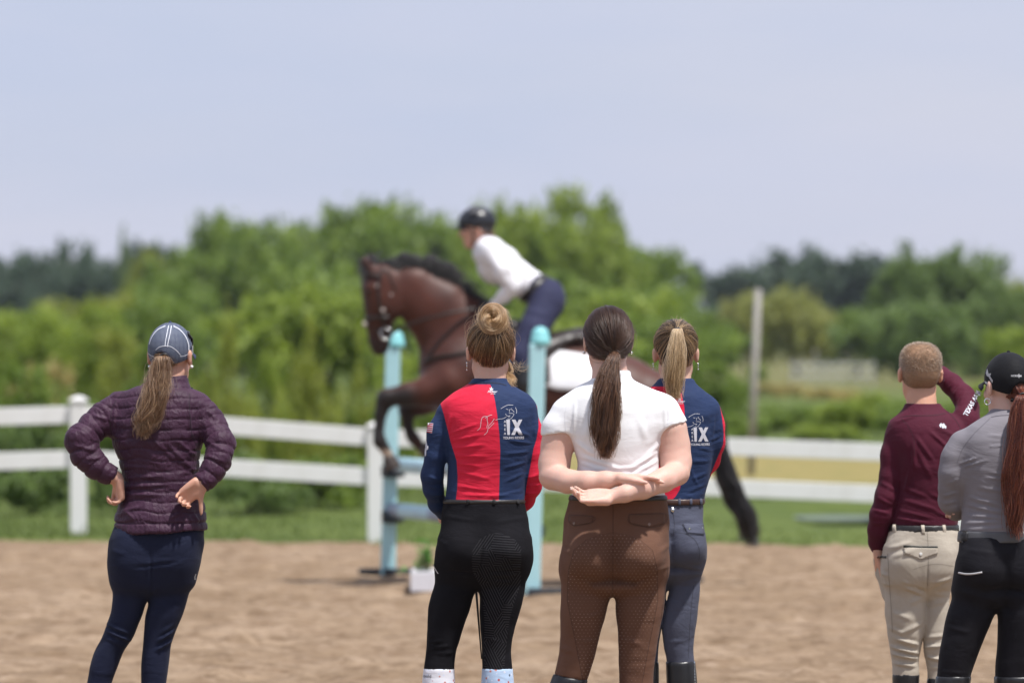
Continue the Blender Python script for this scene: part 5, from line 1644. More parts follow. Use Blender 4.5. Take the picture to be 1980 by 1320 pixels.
    pt = ponytail(path, [v / f.s for v in (9, 10, 13, 18, 24, 28, 30, 27, 20, 11, 3)], [.016, .02, .024, .028, .026, .022, .018, .01], 2600, 30, .010, 8)
    strands('ponytail', pt, .0008, .0004, HM2, hair)
    bm = bmesh.new()
    V, Fc = tube_mesh([[tuple(a + (.017 * math.cos(t), -.004, .013 * math.sin(t))) + (.0035,) for t in np.linspace(0, 6.28, 18)]], 8)
    mesh_obj('hair_tie', V, Fc, plain('hair_tie_brown', (.03, .014, .01), .7), hair)
    # flyaway strands
    fl = scalp(T, sc, anc, 70, 16, 31, .012, .010, cond, .006, wob=.004)
    strands('flyaway_hair', fl, .0003, .0002, HM, hair)
    for sx in (-1, 1): earring(T, sc, sx, root, .0045)
    return root
white_polo_woman()
# ------------------------------------------------------------------ the two women in red and navy team shirts
RED, NAVY = (.62, .018, .050), (.018, .034, .092)
PRINT = plain('white_print', (.56, .56, .62), .6, .03)

def team_print(f, skin, par, k=1.0, M=None):
    """logo, horse line drawing and lettering; M maps the first woman's picture points to this one's"""
    M = M or (lambda u, v: (u, v))
    L = lambda pts: [M(*p) for p in pts]
    def q(cx, cy): return (880 + cx / 8.8, 730 + cy / 8.8)
    sc = k
    # horse drawing
    lines = [[(380, 885), (425, 850), (440, 790), (450, 710), (480, 660), (540, 648)], [(515, 680), (550, 655), (590, 635), (632, 625)],
             [(548, 660), (548, 720), (560, 770), (545, 815), (538, 845)], [(495, 962), (545, 920), (562, 860), (572, 810), (620, 760), (668, 690)],
             [(580, 850), (610, 815), (640, 785), (665, 755)], [(690, 712), (740, 695), (810, 688), (870, 662)],
             [(778, 522), (840, 485), (900, 460), (985, 462)], [(868, 528), (902, 538)], [(925, 578), (922, 548), (940, 525)], [(955, 515), (968, 545), (990, 560), (1000, 582)],
             [(1022, 500), (1040, 540), (1044, 580), (1038, 602)], [(912, 598), (960, 600), (998, 612), (980, 650), (945, 690), (890, 690)], [(858, 605), (870, 630), (900, 645), (935, 638)], [(905, 660), (918, 652), (932, 658)]]
    lay('horse_drawing', f, skin, line_bm(f, [L([q(*p) for p in l]) for l in lines], .75 * sc), PRINT, par, .0014, step=.02)
    # IX
    I = [(870, 703), (910, 703), (948, 962), (890, 962)]
    I = [(868, 705), (925, 705), (942, 962), (887, 962)]
    bars = [[(868, 705), (930, 705), (930, 962), (887, 962)], [(960, 705), (1022, 705), (1143, 962), (1080, 962)], [(1080, 705), (1138, 705), (1012, 962), (952, 962)]]
    lay('numeral_print', f, skin, poly_bm(f, [L([q(*p) for p in b]) for b in bars]), PRINT, par, .0016)
    def tx(s, cx, cy, hpx, **kw):
        u, v = M(*q(cx, cy)); return text_bm(f, s, u, v, hpx * sc / 8.8, **kw)
    bms = [tx(c, 848, y, 40, bold=.015) for c, y in zip('AREA', (740, 806, 873, 942))]
    bms += [tx('YOUNG RIDERS', 992, 1015, 42, wx=.82, bold=.025)]
    lay('team_lettering', f, skin, join_bm(*bms), PRINT, par, .0014, step=.02)
    st = []
    for i in range(10):
        r = 42 if i % 2 == 0 else 17
        st.append(q(617 + r * math.sin(i * math.pi / 5 + .12), 195 - r * math.cos(i * math.pi / 5 + .12)))
    bms = [poly_bm(f, [L(st)]), tx('FitStar', 632, 238, 34, wx=1.25, bold=.02, shear=.35), tx('USA', 645, 274, 18, wx=1.3, bold=.03, spacing=1.5)]
    lay('maker_print', f, skin, join_bm(*bms), PRINT, par, .0014, step=.02)

def team_shirt_mat(name, f, left, centre, right, side, collar_v):
    """left/centre/right: (v,u) boundary lines; navy | red | navy | red, with a navy side panel below side v"""
    g = G(name); co = g.coords(); x, y, z = g.xyz(co)
    fn = lambda pts: g.pw(z, [(f.Z(v), f.X(u)) for v, u in pts])
    a = g.rng(g.m('SUBTRACT', x, fn(left)), 0, .0012)
    b = g.rng(g.m('SUBTRACT', x, fn(centre)), 0, .0012)
    c = g.rng(g.m('SUBTRACT', x, fn(right)), 0, .0012)
    red = g.m('ADD', g.m('MULTIPLY', a, g.m('SUBTRACT', 1.0, b)), c)
    red = g.m('MULTIPLY', red, g.rng(z, f.Z(collar_v) + .001, f.Z(collar_v)))
    n = g.rng(g.noise(co, 8, 4, .6), .3, .7, .90, 1.08)
    cr = g.mix(red, NAVY, RED)
    cr = g.mix(1.0, cr, g.comb(n, n, n), 'MULTIPLY')
    seam = g.m('MAXIMUM', g.rng(g.m('ABSOLUTE', g.m('SUBTRACT', x, fn(left))), .0016, .0004), g.rng(g.m('ABSOLUTE', g.m('SUBTRACT', x, fn(right))), .0016, .0004))
    nb = fabric_bump(g, co, 7, .28, (1, 1, 2.6))
    return g.set(color=cr, rough=.75, sheen=.02, spec=.18, normal=g.bump(g.m('MULTIPLY', seam, -1.0), .6, .002, nb))

def bun_woman():
    f = Fig(18.2, 950)
    skin = skin_mat('fair_skin', (.62, .40, .31))
    torso = f.loft([(728, 920, 976, .02, .050), (740, 908, 985, .01, .058), (750, 892, 1000, 0, .070), (762, 872, 1022, 0, .085), (780, 855, 1036, 0, .100), (805, 852, 1036, 0, .110),
                    (835, 858, 1033, 0, .114), (865, 863, 1029, 0, .111), (890, 866, 1025, 0, .106), (918, 865, 1019, 0, .100), (945, 863, 1015, 0, .099), (972, 861, 1014, 0, .103), (985, 860, 1014, 0, .104)], 2.15)
    pelvis = f.loft([(955, 861, 1013, 0, .100), (977, 857, 1015, 0, .105), (1006, 853, 1022, 0, .112), (1040, 847, 1028, 0, .114), (1070, 842, 1031, 0, .112), (1095, 840, 1029, 0, .108), (1118, 850, 1015, 0, .095), (1138, 880, 975, .01, .06)], 2.15)
    bl = ell(f.W(896, 1062, -.068), (.072, .080, .074)); br = ell(f.W(977, 1062, -.072), (.076, .082, .074))
    LL, LF = f.leg([(1040, 849, 932), (1069, 842, 930), (1092, 838.5, 928), (1127, 834.5, 923), (1162, 829, 914), (1205, 826.5, 898.5), (1245, 824.5, 886.5), (1260, 823.5, 882), (1294, 819.5, 878), (1330, 817, 879), (1390, 820, 876)], 1.1, 0, (-.03, .2), .0)
    RL, RF = f.leg([(1040, 940, 1026), (1072, 934, 1031), (1101, 930, 1027.5), (1141, 926, 1019), (1176, 927, 1007), (1213, 928.5, 996), (1245, 931, 989.6), (1271, 932, 988.7), (1298, 932.6, 991), (1330, 931, 993), (1390, 934, 990)], 1.1, 0, (.03, .2), .0)
    aLp = [(866, 802, 0, 22), (852, 835, 0, 23), (842.5, 880, .0, 21), (835.5, 920, .015, 19), (838, 946, .035, 17.5), (846, 975, .075, 15.5), (856, 994, .105, 12.5)]
    aRp = [(1016, 800, 0, 22), (1024, 835, 0, 22), (1027, 875, .0, 21), (1027, 915, .01, 20), (1025, 940, .03, 19), (1015, 968, .075, 16), (1002, 990, .12, 12.5)]
    aL, aR = f.chain(aLp, 1, .02), f.chain(aRp, 1, .02)
    hL, _ = hand_prims(f.W(857, 995, .112), (.62, .78, -.10), (.5, -.3, -.8), .92, 1, (.6, .7, .8, .8), .4)
    hR, _ = hand_prims(f.W(1000, 992, .128), (-.75, .65, -.25), (-.2, -.6, .6), .92, -1, (.5, .5, .5, .5), .5)
    st = seat(f, pelvis, bl, br, LL, RL, 931, 1040, 1140, 1106, 36, -.118, -.095, .045, False)
    root, T, R, hc, sc = dress_body(f, 'woman in red and navy team shirt and black breeches with blonde hair in a bun', skin, (948, 680, .03, .10, .02, .88), torso, st, (), (LF, RF), (aL, aR),
                                    hands=([(f.chain(aLp[-2:], 1), 0)] + hL, [(f.chain(aRp[-2:], 1), 0)] + hR), neck=[(948, 728, .015, .045), (949, 755, .0, .048)], h=.0062)
    # shirt
    left = [(700, 846), (773, 849), (800, 858), (835, 867), (852, 871), (868, 876), (890, 883), (920, 885), (945, 884), (975, 880), (1010, 878)]
    cen = [(700, 944), (742, 947), (752, 952), (775, 957), (800, 961), (835, 965), (870, 967), (975, 964), (1010, 964)]
    rig = [(700, 1040), (760, 1033), (775, 1035), (800, 1041), (825, 1041), (848, 1037), (867, 1031), (900, 1025), (930, 1019), (964, 1014), (975, 1012), (1010, 985)]
    MS = team_shirt_mat('team_shirt', f, left, cen, rig, 850, 743)
    S = Field().add(torso, 0)
    for p in (aLp, aRp):
        S.add(f.chain([(q[0], q[1], q[2], q[3] + 1) for q in p[:3]], 1, .02), .018)
        S.add(f.chain([(q[0], q[1], q[2], q[3] + 1) for q in p[2:]], 1, .02), .004)
    S.add(loft([(f.Z(756), f.X(948), 0, .072, .066), (f.Z(744), f.X(947), .006, .060, .059), (f.Z(733), f.X(946), .012, .056, .057)], 2.0, .003), .012)
    # shirt ends at the waist between the arms; sleeves run on to the wrists
    tc = torso.clip((f.W(0, 973), (0, 0, -1)))
    S.items[0] = (tc, 0, 1)
    folds = [(868, 838, 925, 818, 3.2, .0036), (869, 852, 935, 838, 3.6, .004), (871, 866, 940, 858, 3.5, .0036), (874, 880, 945, 880, 3.5, .003), (876, 893, 930, 900, 3.2, .003), (880, 908, 950, 925, 4, .0026),
             (1028, 842, 985, 828, 3.2, .0036), (1027, 856, 982, 850, 3.6, .004), (1023, 872, 975, 876, 3.6, .0034), (1018, 892, 970, 905, 3.6, .003), (1012, 914, 975, 930, 3.6, .0026),
             (882, 938, 950, 946, 4, .0028), (885, 955, 1000, 957, 3.4, .003), (940, 960, 1010, 948, 3.4, .0026), (872, 800, 866, 840, 4, .003), (1034, 800, 1033, 842, 4, .003),
             (828, 920, 856, 930, 4, .003), (826, 940, 856, 944, 4, .003), (832, 958, 858, 955, 3.5, .0028), (1044, 915, 1020, 925, 4, .003), (1045, 936, 1018, 940, 4, .0034), (1042, 954, 1014, 953, 3.5, .003),
             (860, 778, 905, 760, 5, .0015), (975, 756, 1020, 774, 5, .0015)]
    shirt = sdf_obj('team_shirt', S, .0048, MS, root, fold_post(f, folds, .0013, 8, 23))
    sk = Skin(shirt)
    team_print(f, sk, shirt)
    lay('collar_seam', f, sk, line_bm(f, [[(911, 742), (930, 740), (947, 740), (965, 741), (979, 745)]], 1.2), plain('navy_seam', (.006, .010, .03), .8), shirt, .0012)
    # sleeve flag and rider badge
    WR = plain('flag_red', (.45, .03, .05), .7)
    lay('sleeve_flag', f, sk, poly_bm(f, [[(827.5, 817), (838.5, 818), (836, 837), (825.5, 835)]]), PRINT, shirt, .0012, step=.008)
    lay('flag_stripe', f, sk, poly_bm(f, [[(827.5 - .35 * i * 1.0, 818.2 + i * 3.8), (838.2 - .5 * i, 819.2 + i * 3.8), (838 - .5 * i, 821 + i * 3.8), (827.2 - .35 * i, 820 + i * 3.8)] for i in range(5)]), WR, shirt, .0020, step=.008)
    lay('sleeve_badge', f, sk, poly_bm(f, [[(822, 862), (825, 850), (826, 860), (829, 862), (828.5, 868), (825, 870), (824.5, 880), (822, 882), (822.5, 872)]]), PRINT, shirt, .0012, step=.008)
    # breeches with printed grip
    g = G('black_breeches'); co = g.coords(); x, y, z = g.xyz(co)
    zc = f.X(952)
    inw = g.m('MULTIPLY', g.rng(g.pw(z, [(f.Z(1600), 0.03), (f.Z(1300), .032), (f.Z(1200), .040), (f.Z(1150), .055), (f.Z(1110), .075), (f.Z(1080), .080), (f.Z(1055), .078), (f.Z(1040), .058), (f.Z(1030), .028), (f.Z(1027), 0.0), (f.Z(940), -.02)]), 0, .1, 0, .1), 1.0)
    cxx = g.pw(z, [(f.Z(1600), f.X(958)), (f.Z(1270), f.X(956)), (f.Z(1180), f.X(962)), (f.Z(1130), f.X(968)), (f.Z(1100), f.X(960)), (f.Z(1060), f.X(961)), (f.Z(940), f.X(962))])
    inside = g.rng(g.m('SUBTRACT', inw, g.m('ABSOLUTE', g.m('SUBTRACT', x, cxx))), 0, .002)
    vor = g.node('ShaderNodeTexVoronoi', {'Vector': g.mapv(co, (1, .2, .7)), 'Scale': 26.0})
    r_, gg, bb = g.xyz(vor.outputs['Color'])
    ang = g.m('ADD', g.m('MULTIPLY', g.m('FLOOR', g.m('MULTIPLY', r_, 3.0)), 1.05), .45)
    stp = g.m('ADD', g.m('MULTIPLY', x, g.m('COSINE', ang)), g.m('MULTIPLY', z, g.m('SINE', ang)))
    ln = g.rng(g.m('ABSOLUTE', g.m('SUBTRACT', g.m('FRACT', g.m('DIVIDE', stp, .0078)), .5)), .20, .10)
    ln = g.m('MULTIPLY', g.m('MULTIPLY', ln, inside), .8)
    c = g.mix(g.rng(g.noise(co, 10, 4, .6), .3, .7), (.0075, .0073, .0095), (.0105, .010, .0125))
    c = g.mix(ln, c, (.040, .040, .044))
    MB = g.set(color=c, rough=g.rng(ln, 0, 1, .88, .5), sheen=.0, spec=.12, normal=fabric_bump(g, co, 6, .25))
    P = Field().add(st, 0)
    P.clip((f.W(0, 970), (0, 0, 1)), (f.W(0, 1296), (0, 0, -1)))
    folds = [(933, 1045, 930, 1130, 4, -.006), (940, 1104, 1000, 1098, 4, -.004), (868, 1102, 922, 1106, 4, -.004), (858, 995, 920, 1005, 5, .002), (1018, 998, 960, 1008, 5, .002), (842, 1040, 870, 1052, 5, .002), (960, 1098, 1010, 1092, 4, .003), (950, 1110, 1000, 1108, 4, .003), (948, 1122, 995, 1124, 4, .0025),
             (826, 1240, 860, 1236, 4, .0025), (828, 1250, 872, 1246, 4, .003), (845, 1262, 882, 1258, 4, .0025), (870, 1140, 912, 1150, 5, .002), (932, 1230, 960, 1236, 4, .002)]
    br_o = sdf_obj('breeches', P, .0055, MB, root, fold_post(f, folds, .0008, 7, 29))
    skb = Skin(br_o)
    lay('pocket_zip', f, skb, line_bm(f, [[(838.5, 1090), (842, 1098), (848, 1107)]], 1.6), plain('grey_piping', (.45, .45, .48), .4), br_o, .0012)
    Bl = Field().add(pelvis.off(.0035), 0).clip((f.W(0, 964), (0, 0, 1)), (f.W(0, 973.5), (0, 0, -1)))
    belt = sdf_obj('belt', Bl, .005, BELT, root)
    skl = Skin(belt)
    MB2 = plain('black_cloth', (.012, .012, .014), .8)
    for u in (905, 955.5, 1001):
        lay('belt_loop', f, skl, poly_bm(f, [[(u - 2.6, 963.8), (u + 2.6, 963.8), (u + 2.6, 973.5), (u - 2.6, 973.5)]]), MB2, br_o, .001, .002)
    # printed socks and boots below the frame
    g = G('printed_sock'); co = g.coords(); x, y, z = g.xyz(co)
    v1 = g.node('ShaderNodeTexVoronoi', {'Vector': co, 'Scale': 62.0})
    sp = g.rng(v1.outputs['Distance'], .30, .22)
    col = g.ramp(g.node('ShaderNodeSeparateColor', {0: v1.outputs['Color']}).outputs[0], [(0, (.62, .66, .78)), (.45, (.45, .10, .09)), (.55, (.08, .10, .14)), (.62, (.62, .66, .78)), (.8, (.52, .22, .20))], 'CONSTANT')
    bas = g.mix(g.rng(x, f.X(900), f.X(905)), (.70, .70, .76), (.42, .55, .74))
    MSk = g.set(color=g.mix(sp, bas, col), rough=.85, sheen=.1, normal=fabric_bump(g, co, 12, .2))
    for lg, ft in ((LL, LF), (RL, RF)):
        K = Field().add(lg.off(.0015), 0).clip((f.W(0, 1289), (0, 0, 1)), ((0, 0, .12), (0, 0, -1)))
        so = sdf_obj('sock', K, .006, MSk, root)
        Sh = Field().add(lg.off(.004), 0).add(ft.off(.008), .03).clip(((0, 0, .15), (0, 0, 1)), ((0, 0, .004), (0, 0, -1)))
        sdf_obj('paddock_boot', Sh, .009, BOOT, root)
        if lg is LL:
            lay('sock_lettering', f, Skin(so), text_bm(f, 'oold', 827, 1305, 6, bold=.01), plain('dark_print', (.05, .05, .07), .7), so, .0012)
    # hair
    H = Field().add(hair_shell(T, sc, .006, lambda x, y: -.062 + 9.0 * x * x + .5 * np.maximum(y, 0), lambda z: .045 + .35 * z, R, hc), 0)
    bc = f.W(954, 620, -.048)
    H.add(ell(bc, (.040, .024, .047)), .012)
    hair = sdf_obj('hair', H, .005, plain('blonde_hair_base', (.055, .027, .013), .6, .35, 60), root)
    HD = hair_mat('dark_blonde_hair', [(0, (.040, .019, .009)), (.5, (.095, .046, .021)), (.8, (.25, .135, .06)), (1, (.46, .27, .125))], .30)
    HB = hair_mat('blonde_bun', [(0, (.17, .088, .035)), (.5, (.36, .205, .09)), (1, (.62, .40, .20))], .28)
    def cond(p):
        x = np.abs(p[:, 0])
        return (p[:, 1] < .06 + .3 * p[:, 2]) & (p[:, 2] > -.066 + 9.0 * x * x + .5 * np.maximum(p[:, 1], 0))
    anc = tuple(R.T @ (bc - hc) / sc + np.array([0, .0, -.012]))
    strands('scalp_strands', scalp(T, sc, anc, 4200, 14, 5, .009, .002, cond, .002, wob=.0008), .0006, .0006, HD, hair)
    r = np.random.default_rng(4)
    ax = np.array([-.12, -.92, .30]); ax /= np.linalg.norm(ax)
    e1 = np.cross(ax, [0, 0, 1.0]); e1 /= np.linalg.norm(e1); e2 = np.cross(e1, ax)
    n, m = 1700, 26
    s0 = r.uniform(0, 1, n); t = np.linspace(0, 1, m)
    a0 = r.uniform(0, 6.28, n)[:, None]; turn = r.uniform(2.2, 4.6, n)[:, None]
    lk = np.floor(s0 * 9) / 9
    rad = .004 + .048 * (s0 * .5 + lk * .5)[:, None] - .006 * t[None] + r.normal(0, .0012, n)[:, None]
    dome = .040 * np.sqrt(np.clip(1 - (rad / .055) ** 2, 0, 1)) - .012 * np.exp(-(rad / .012) ** 2) + r.normal(0, .0016, n)[:, None]
    back = r.uniform(-1.0, 1.0, n)[:, None]
    hgt = np.where(back < 0, dome * back * .8, dome) + .003 * np.sin(3 * (a0 + turn * t) + 6 * s0[:, None])
    th = a0 + turn * t[None]
    Pn = bc + (rad * np.cos(th))[..., None] * e1 * .92 + (rad * np.sin(th))[..., None] * e2 * 1.10 + hgt[..., None] * ax
    strands('bun_strands', Pn, .0007, .0005, HB, hair)
    # loose ends
    n = 110
    a0 = r.uniform(0, 6.28, n)[:, None]; tl = r.uniform(.6, 1.5, n)[:, None]
    rad = .047 + r.uniform(0, .016, n)[:, None] * t[None] ** 1.5
    th = a0 + tl * t[None]
    Pn = bc + (rad * np.cos(th))[..., None] * e1 + (rad * np.sin(th))[..., None] * e2 + (r.uniform(-.03, .03, n)[:, None] + r.normal(0, .01, n)[:, None] * t)[..., None] * ax
    strands('loose_strands', Pn, .0004, .0002, HB, hair)
    strands('flyaway_hair', scalp(T, sc, anc, 90, 16, 33, .012, .010, cond, .008, wob=.005), .0003, .0002, HB, hair)
    pt = ponytail([f.W(972, 690, .06), f.W(984, 706, .055), f.W(985, 722, .03), f.W(989, 735, -.01), f.W(993, 750, -.035)], [.006, .009, .010, .009, .004], [.01, .012, .012, .010, .006], 190, 20, .006, 12)
    strands('side_lock', pt, .0005, .0003, HB, hair)
    # wisps blown to the right
    n = 16; t = np.linspace(0, 1, 14)[None, :]
    p0 = np.array([f.W(992, 690 + i * 1.2, .02) for i in range(n)])
    Pn = p0[:, None, :] + np.stack([t * r.uniform(.02, .06, n)[:, None], 0 * t + 0 * p0[:, :1], -.03 * np.sin(t * 2.2) + t ** 2 * r.uniform(-.005, .035, n)[:, None]], -1)
    strands('blown_wisps', Pn, .0003, .0002, HB, hair)
    earring(T, sc, -1, root, .0032, .022); earring(T, sc, 1, root, .003)
    # riding whip held in front, its end showing between the legs
    V, Fc = tube_mesh([[tuple(f.W(917, 1010, .17)) + (.006,), tuple(f.W(920, 1140, .10)) + (.004,), tuple(f.W(931, 1275, .06)) + (.002,)]], 8)
    wp = mesh_obj('riding_whip', V, Fc, plain('whip_black', (.012, .012, .013), .5), None, True, (f.X0, f.D, 0))
    tag(wp, 'thin black riding whip showing between the legs of the woman with the bun', 'riding whip')
bun_woman()

def blonde_ponytail_woman():
    f = Fig(18.9, 1300)
    skin = skin_mat('light_skin', (.64, .41, .31))
    torso = f.loft([(730, 1276, 1338, .015, .052), (742, 1265, 1346, .005, .060), (755, 1250, 1362, 0, .074), (770, 1235, 1378, 0, .090), (795, 1228, 1386, 0, .104), (825, 1230, 1384, 0, .110),
                    (860, 1234, 1380, 0, .110), (890, 1238, 1377, 0, .104), (923, 1241, 1372, 0, .100), (947, 1243, 1365, 0, .100), (970, 1243, 1361, 0, .102), (985, 1243, 1360, 0, .103)], 2.15)
    pelvis = f.loft([(955, 1243, 1360, 0, .098), (980, 1241, 1359, 0, .104), (1005, 1239, 1360, 0, .110), (1035, 1236, 1362, 0, .114), (1065, 1234, 1364, 0, .114), (1085, 1233, 1364, 0, .110), (1110, 1240, 1352, 0, .095), (1130, 1265, 1325, .01, .06)], 2.15)
    bl = ell(f.W(1265, 1058, -.066), (.062, .075, .072)); br = ell(f.W(1328, 1056, -.068), (.066, .078, .075))
    LL, LF = f.leg([(1040, 1237, 1296), (1080, 1233, 1297), (1120, 1234, 1294), (1160, 1236, 1287), (1205, 1238, 1280), (1247, 1240, 1274), (1275, 1238, 1272), (1320, 1236, 1272), (1380, 1238, 1270)], 1.12, 0, (-.03, .2))
    RL, RF = f.leg([(1040, 1300, 1362), (1080, 1298, 1364), (1117, 1297, 1359.5), (1162, 1289, 1352), (1208, 1281, 1346), (1247, 1283, 1341), (1275, 1289, 1342), (1320, 1291, 1346), (1380, 1294, 1346)], 1.12, 0, (.03, .2))
    aRp = [(1370, 794, .0, 22), (1376, 825, .01, 23), (1377, 855, .02, 22), (1370, 888, .05, 21), (1352, 918, .10, 19), (1342, 912, .155, 17), (1330, 907, .175, 14), (1318, 905, .175, 12)]
    aLp = [(1240, 794, .0, 22), (1233, 825, .01, 23), (1231, 855, .02, 22), (1238, 888, .05, 21), (1252, 915, .11, 19), (1268, 915, .150, 16), (1280, 905, .165, 13), (1290, 900, .165, 12)]
    aR, aL = f.chain(aRp, 1, .02), f.chain(aLp, 1, .02)
    hL, _ = hand_prims(f.W(1290, 900, .165), (.75, .1, .3), (.3, -.9, .2), .9, 1, (.4, .4, .5, .5), .5)
    hR, _ = hand_prims(f.W(1318, 905, .175), (-.75, .1, .3), (-.3, -.9, .2), .9, -1, (.4, .4, .5, .5), .5)
    st = seat(f, pelvis, bl, br, LL, RL, 1296, 1035, 1128, 1096, 34, -.115, -.095)
    root, T, R, hc, sc = dress_body(f, 'woman in team shirt and grey breeches with high blonde ponytail behind the white polo', skin, (1307, 683, .03, .0, .0, .865), torso, st, (), (LF, RF), (aL, aR),
                                    hands=([(f.chain(aLp[-2:], 1), 0)] + hL, [(f.chain(aRp[-2:], 1), 0)] + hR), neck=[(1307, 730, .015, .045), (1307, 757, .0, .048)], h=.0068)
    M = lambda u, v: (1353 + (u - 994) * .935, 840 + (v - 826) * .935)
    left = [(700, 1232), (790, 1234), (850, 1245), (985, 1262), (1010, 1262)]
    cen = [(700, 1300), (740, 1306), (760, 1316), (785, 1321), (830, 1323), (870, 1324), (900, 1322), (945, 1312), (958, 1304), (970, 1292), (1010, 1280)]
    rig = [(700, 1400), (765, 1387), (780, 1391), (810, 1396), (840, 1399), (858, 1398), (875, 1391), (900, 1381), (918, 1374), (935, 1380), (1010, 1390)]
    MS = team_shirt_mat('team_shirt_second', f, left, cen, rig, 850, 747)
    S = Field().add(torso.clip((f.W(0, 972), (0, 0, -1))), 0)
    for p in (aLp, aRp): S.add(f.chain([(q[0], q[1], q[2], q[3] + 1.5) for q in p], 1, .02), .022)
    S.add(loft([(f.Z(760), f.X(1307), 0, .075, .068), (f.Z(748), f.X(1307), .006, .062, .060), (f.Z(734), f.X(1307), .012, .058, .058)], 2.0, .003), .012)
    folds = [(1376, 870, 1345, 862, 3.2, .003), (1372, 890, 1335, 890, 3.6, .003), (1368, 912, 1335, 925, 3.6, .003), (1362, 935, 1325, 950, 3.4, .003), (1380, 800, 1376, 850, 4, .003), (1395, 840, 1372, 850, 4, .003), (1340, 958, 1318, 955, 3, .003), (1330, 900, 1350, 940, 4, .002)]
    shirt = sdf_obj('team_shirt', S, .0055, MS, root, fold_post(f, folds, .0013, 8, 43))
    team_print(f, Skin(shirt), shirt, .935, M)
    MG = cloth_mat('grey_breeches', (.072, .078, .112), .75, .06, 6, .3)
    P = Field().add(st, 0)
    P.clip((f.W(0, 970), (0, 0, 1)), (f.W(1310, 1284), (0, 0, -1)))
    folds = [(1355, 1098, 1318, 1090, 4, .004), (1358, 1108, 1325, 1108, 4, .003), (1352, 1120, 1320, 1128, 4, .0025), (1300, 1005, 1345, 1000, 5, .002), (1300, 1020, 1350, 1016, 5, .002), (1290, 1240, 1320, 1236, 4, .002)]
    br_o = sdf_obj('breeches', P, .006, MG, root, fold_post(f, folds, .0009, 7, 49))
    sk = Skin(br_o)
    MD = plain('grey_thread', (.022, .024, .036), .8)
    fl = lay('pocket_flap', f, sk, poly_bm(f, [[(1318, 1010), (1358, 1012), (1359, 1031), (1326, 1028)]]), cloth_mat('grey_flap', (.078, .084, .12), .75), br_o, .0008, .0025, .008)
    lay('stitching', f, sk, line_bm(f, [[(1318, 1010), (1326, 1028), (1359, 1031)]], .8), MD, fl, .0036)
    for u, v in ((1331, 1019), (1356, 1019)):
        bm = bmesh.new(); bmesh.ops.create_cone(bm, cap_ends=True, segments=12, radius1=.004, radius2=.003, depth=.003, matrix=Matrix.Rotation(math.pi / 2, 4, 'X'))
        h, n = sk.hit(f.X(u), f.Z(v)); b = bm_obj('button', bm, SILVER, fl); b.location = h + Vector((0, -.004, 0))
    lay('seat_seam', f, sk, line_bm(f, [[(1300, 1026), (1325, 1030), (1342, 1042), (1350, 1062), (1349, 1080)], [(1299, 985), (1302, 1010), (1300, 1030)]], .8), MD, br_o, .0006)
    lay('side_seam', f, sk, line_bm(f, [[(1340, 1130), (1334, 1190), (1330, 1270)]], .6), MD, br_o, .0006)
    BB = plain('brown_leather', (.045, .018, .012), .45, .25)
    belt = sdf_obj('belt', Field().add(pelvis.off(.007), 0).clip((f.W(0, 962.5), (0, 0, 1)), (f.W(0, 975), (0, 0, -1))), .0055, BB, root)
    for u in (1312, 1334, 1354):
        lay('belt_loop', f, Skin(belt), poly_bm(f, [[(u - 2.4, 963), (u + 2.4, 963), (u + 2.4, 974), (u - 2.4, 974)]]), MG, br_o, .001, .002)
    lay('brand_tag', f, sk, poly_bm(f, [[(1296, 979), (1300, 978), (1303, 982), (1300, 989), (1296, 986)]]), SILVER, br_o, .0008, .002)
    boots(f, root, (LL, RL), (LF, RF), ((1255, 1276, 0), (1316, 1276, -.05)), BOOT)
    lay('boot_studs', f, Skin(*[c for c in root.children if c.name.startswith('riding_boot')]), line_bm(f, [[(1342 + .1 * i, 1278 + i * 5.5), (1342 + .1 * i, 1281 + i * 5.5)] for i in range(8)], 1.6), SILVER, root, .001)
    # hair
    H = Field().add(hair_shell(T, sc, .006, lambda x, y: np.where(x < .035, -.055, -.055 + (x - .035) * 1.5 + .4 * np.maximum(y, 0)), lambda z: .045 + .35 * z, R, hc), 0)
    hair = sdf_obj('hair', H, .005, plain('ash_hair_base', (.03, .016, .009), .6, .35, 60), root)
    HD = hair_mat('streaked_hair', [(0, (.010, .005, .003)), (.5, (.035, .018, .009)), (.56, (.25, .15, .07)), (1, (.62, .41, .21))], .30)
    HB = hair_mat('blonde_ponytail', [(0, (.15, .085, .04)), (.4, (.42, .27, .13)), (1, (.74, .54, .31))], .28)
    def cond(p):
        x = np.abs(p[:, 0])
        return (p[:, 1] < .06 + .3 * p[:, 2]) & (p[:, 2] > np.where(x < .035, -.060, -.056 + (x - .035) * 1.5 + .4 * np.maximum(p[:, 1], 0)))
    anc = tuple(R.T @ (f.W(1309, 640, -.075) - hc) / sc)
    strands('scalp_strands', scalp(T, sc, anc, 3600, 14, 15, .008, .002, cond, .0016, wob=.0006), .0006, .0006, HD, hair)
    a = T(anc)
    path = [a + (0, .01, 0), a + (0, -.022, .006), f.W(1307, 660, -.115), f.W(1304, 690, -.125), f.W(1301, 725, -.125), f.W(1302, 755, -.12), f.W(1307, 775, -.12)]
    pt = ponytail(path, [v / f.s for v in (5, 6, 9, 13, 17, 20, 21, 19, 14, 8, 2)], [.012, .016, .02, .022, .022, .018, .014, .008], 2100, 28, .005, 18)
    strands('ponytail', pt, .0007, .0004, HB, hair)
    V, Fc = tube_mesh([[tuple(a + (.011 * math.cos(q), -.010, .010 * math.sin(q))) + (.0028,) for q in np.linspace(0, 6.28, 18)]], 8)
    mesh_obj('hair_tie', V, Fc, plain('hair_tie_grey', (.05, .05, .06), .7), hair)
    strands('flyaway_hair', scalp(T, sc, anc, 60, 16, 35, .011, .008, cond, .006, wob=.004), .0003, .0002, HB, hair)
    for sx in (-1, 1): earring(T, sc, sx, root, .0032, .018)
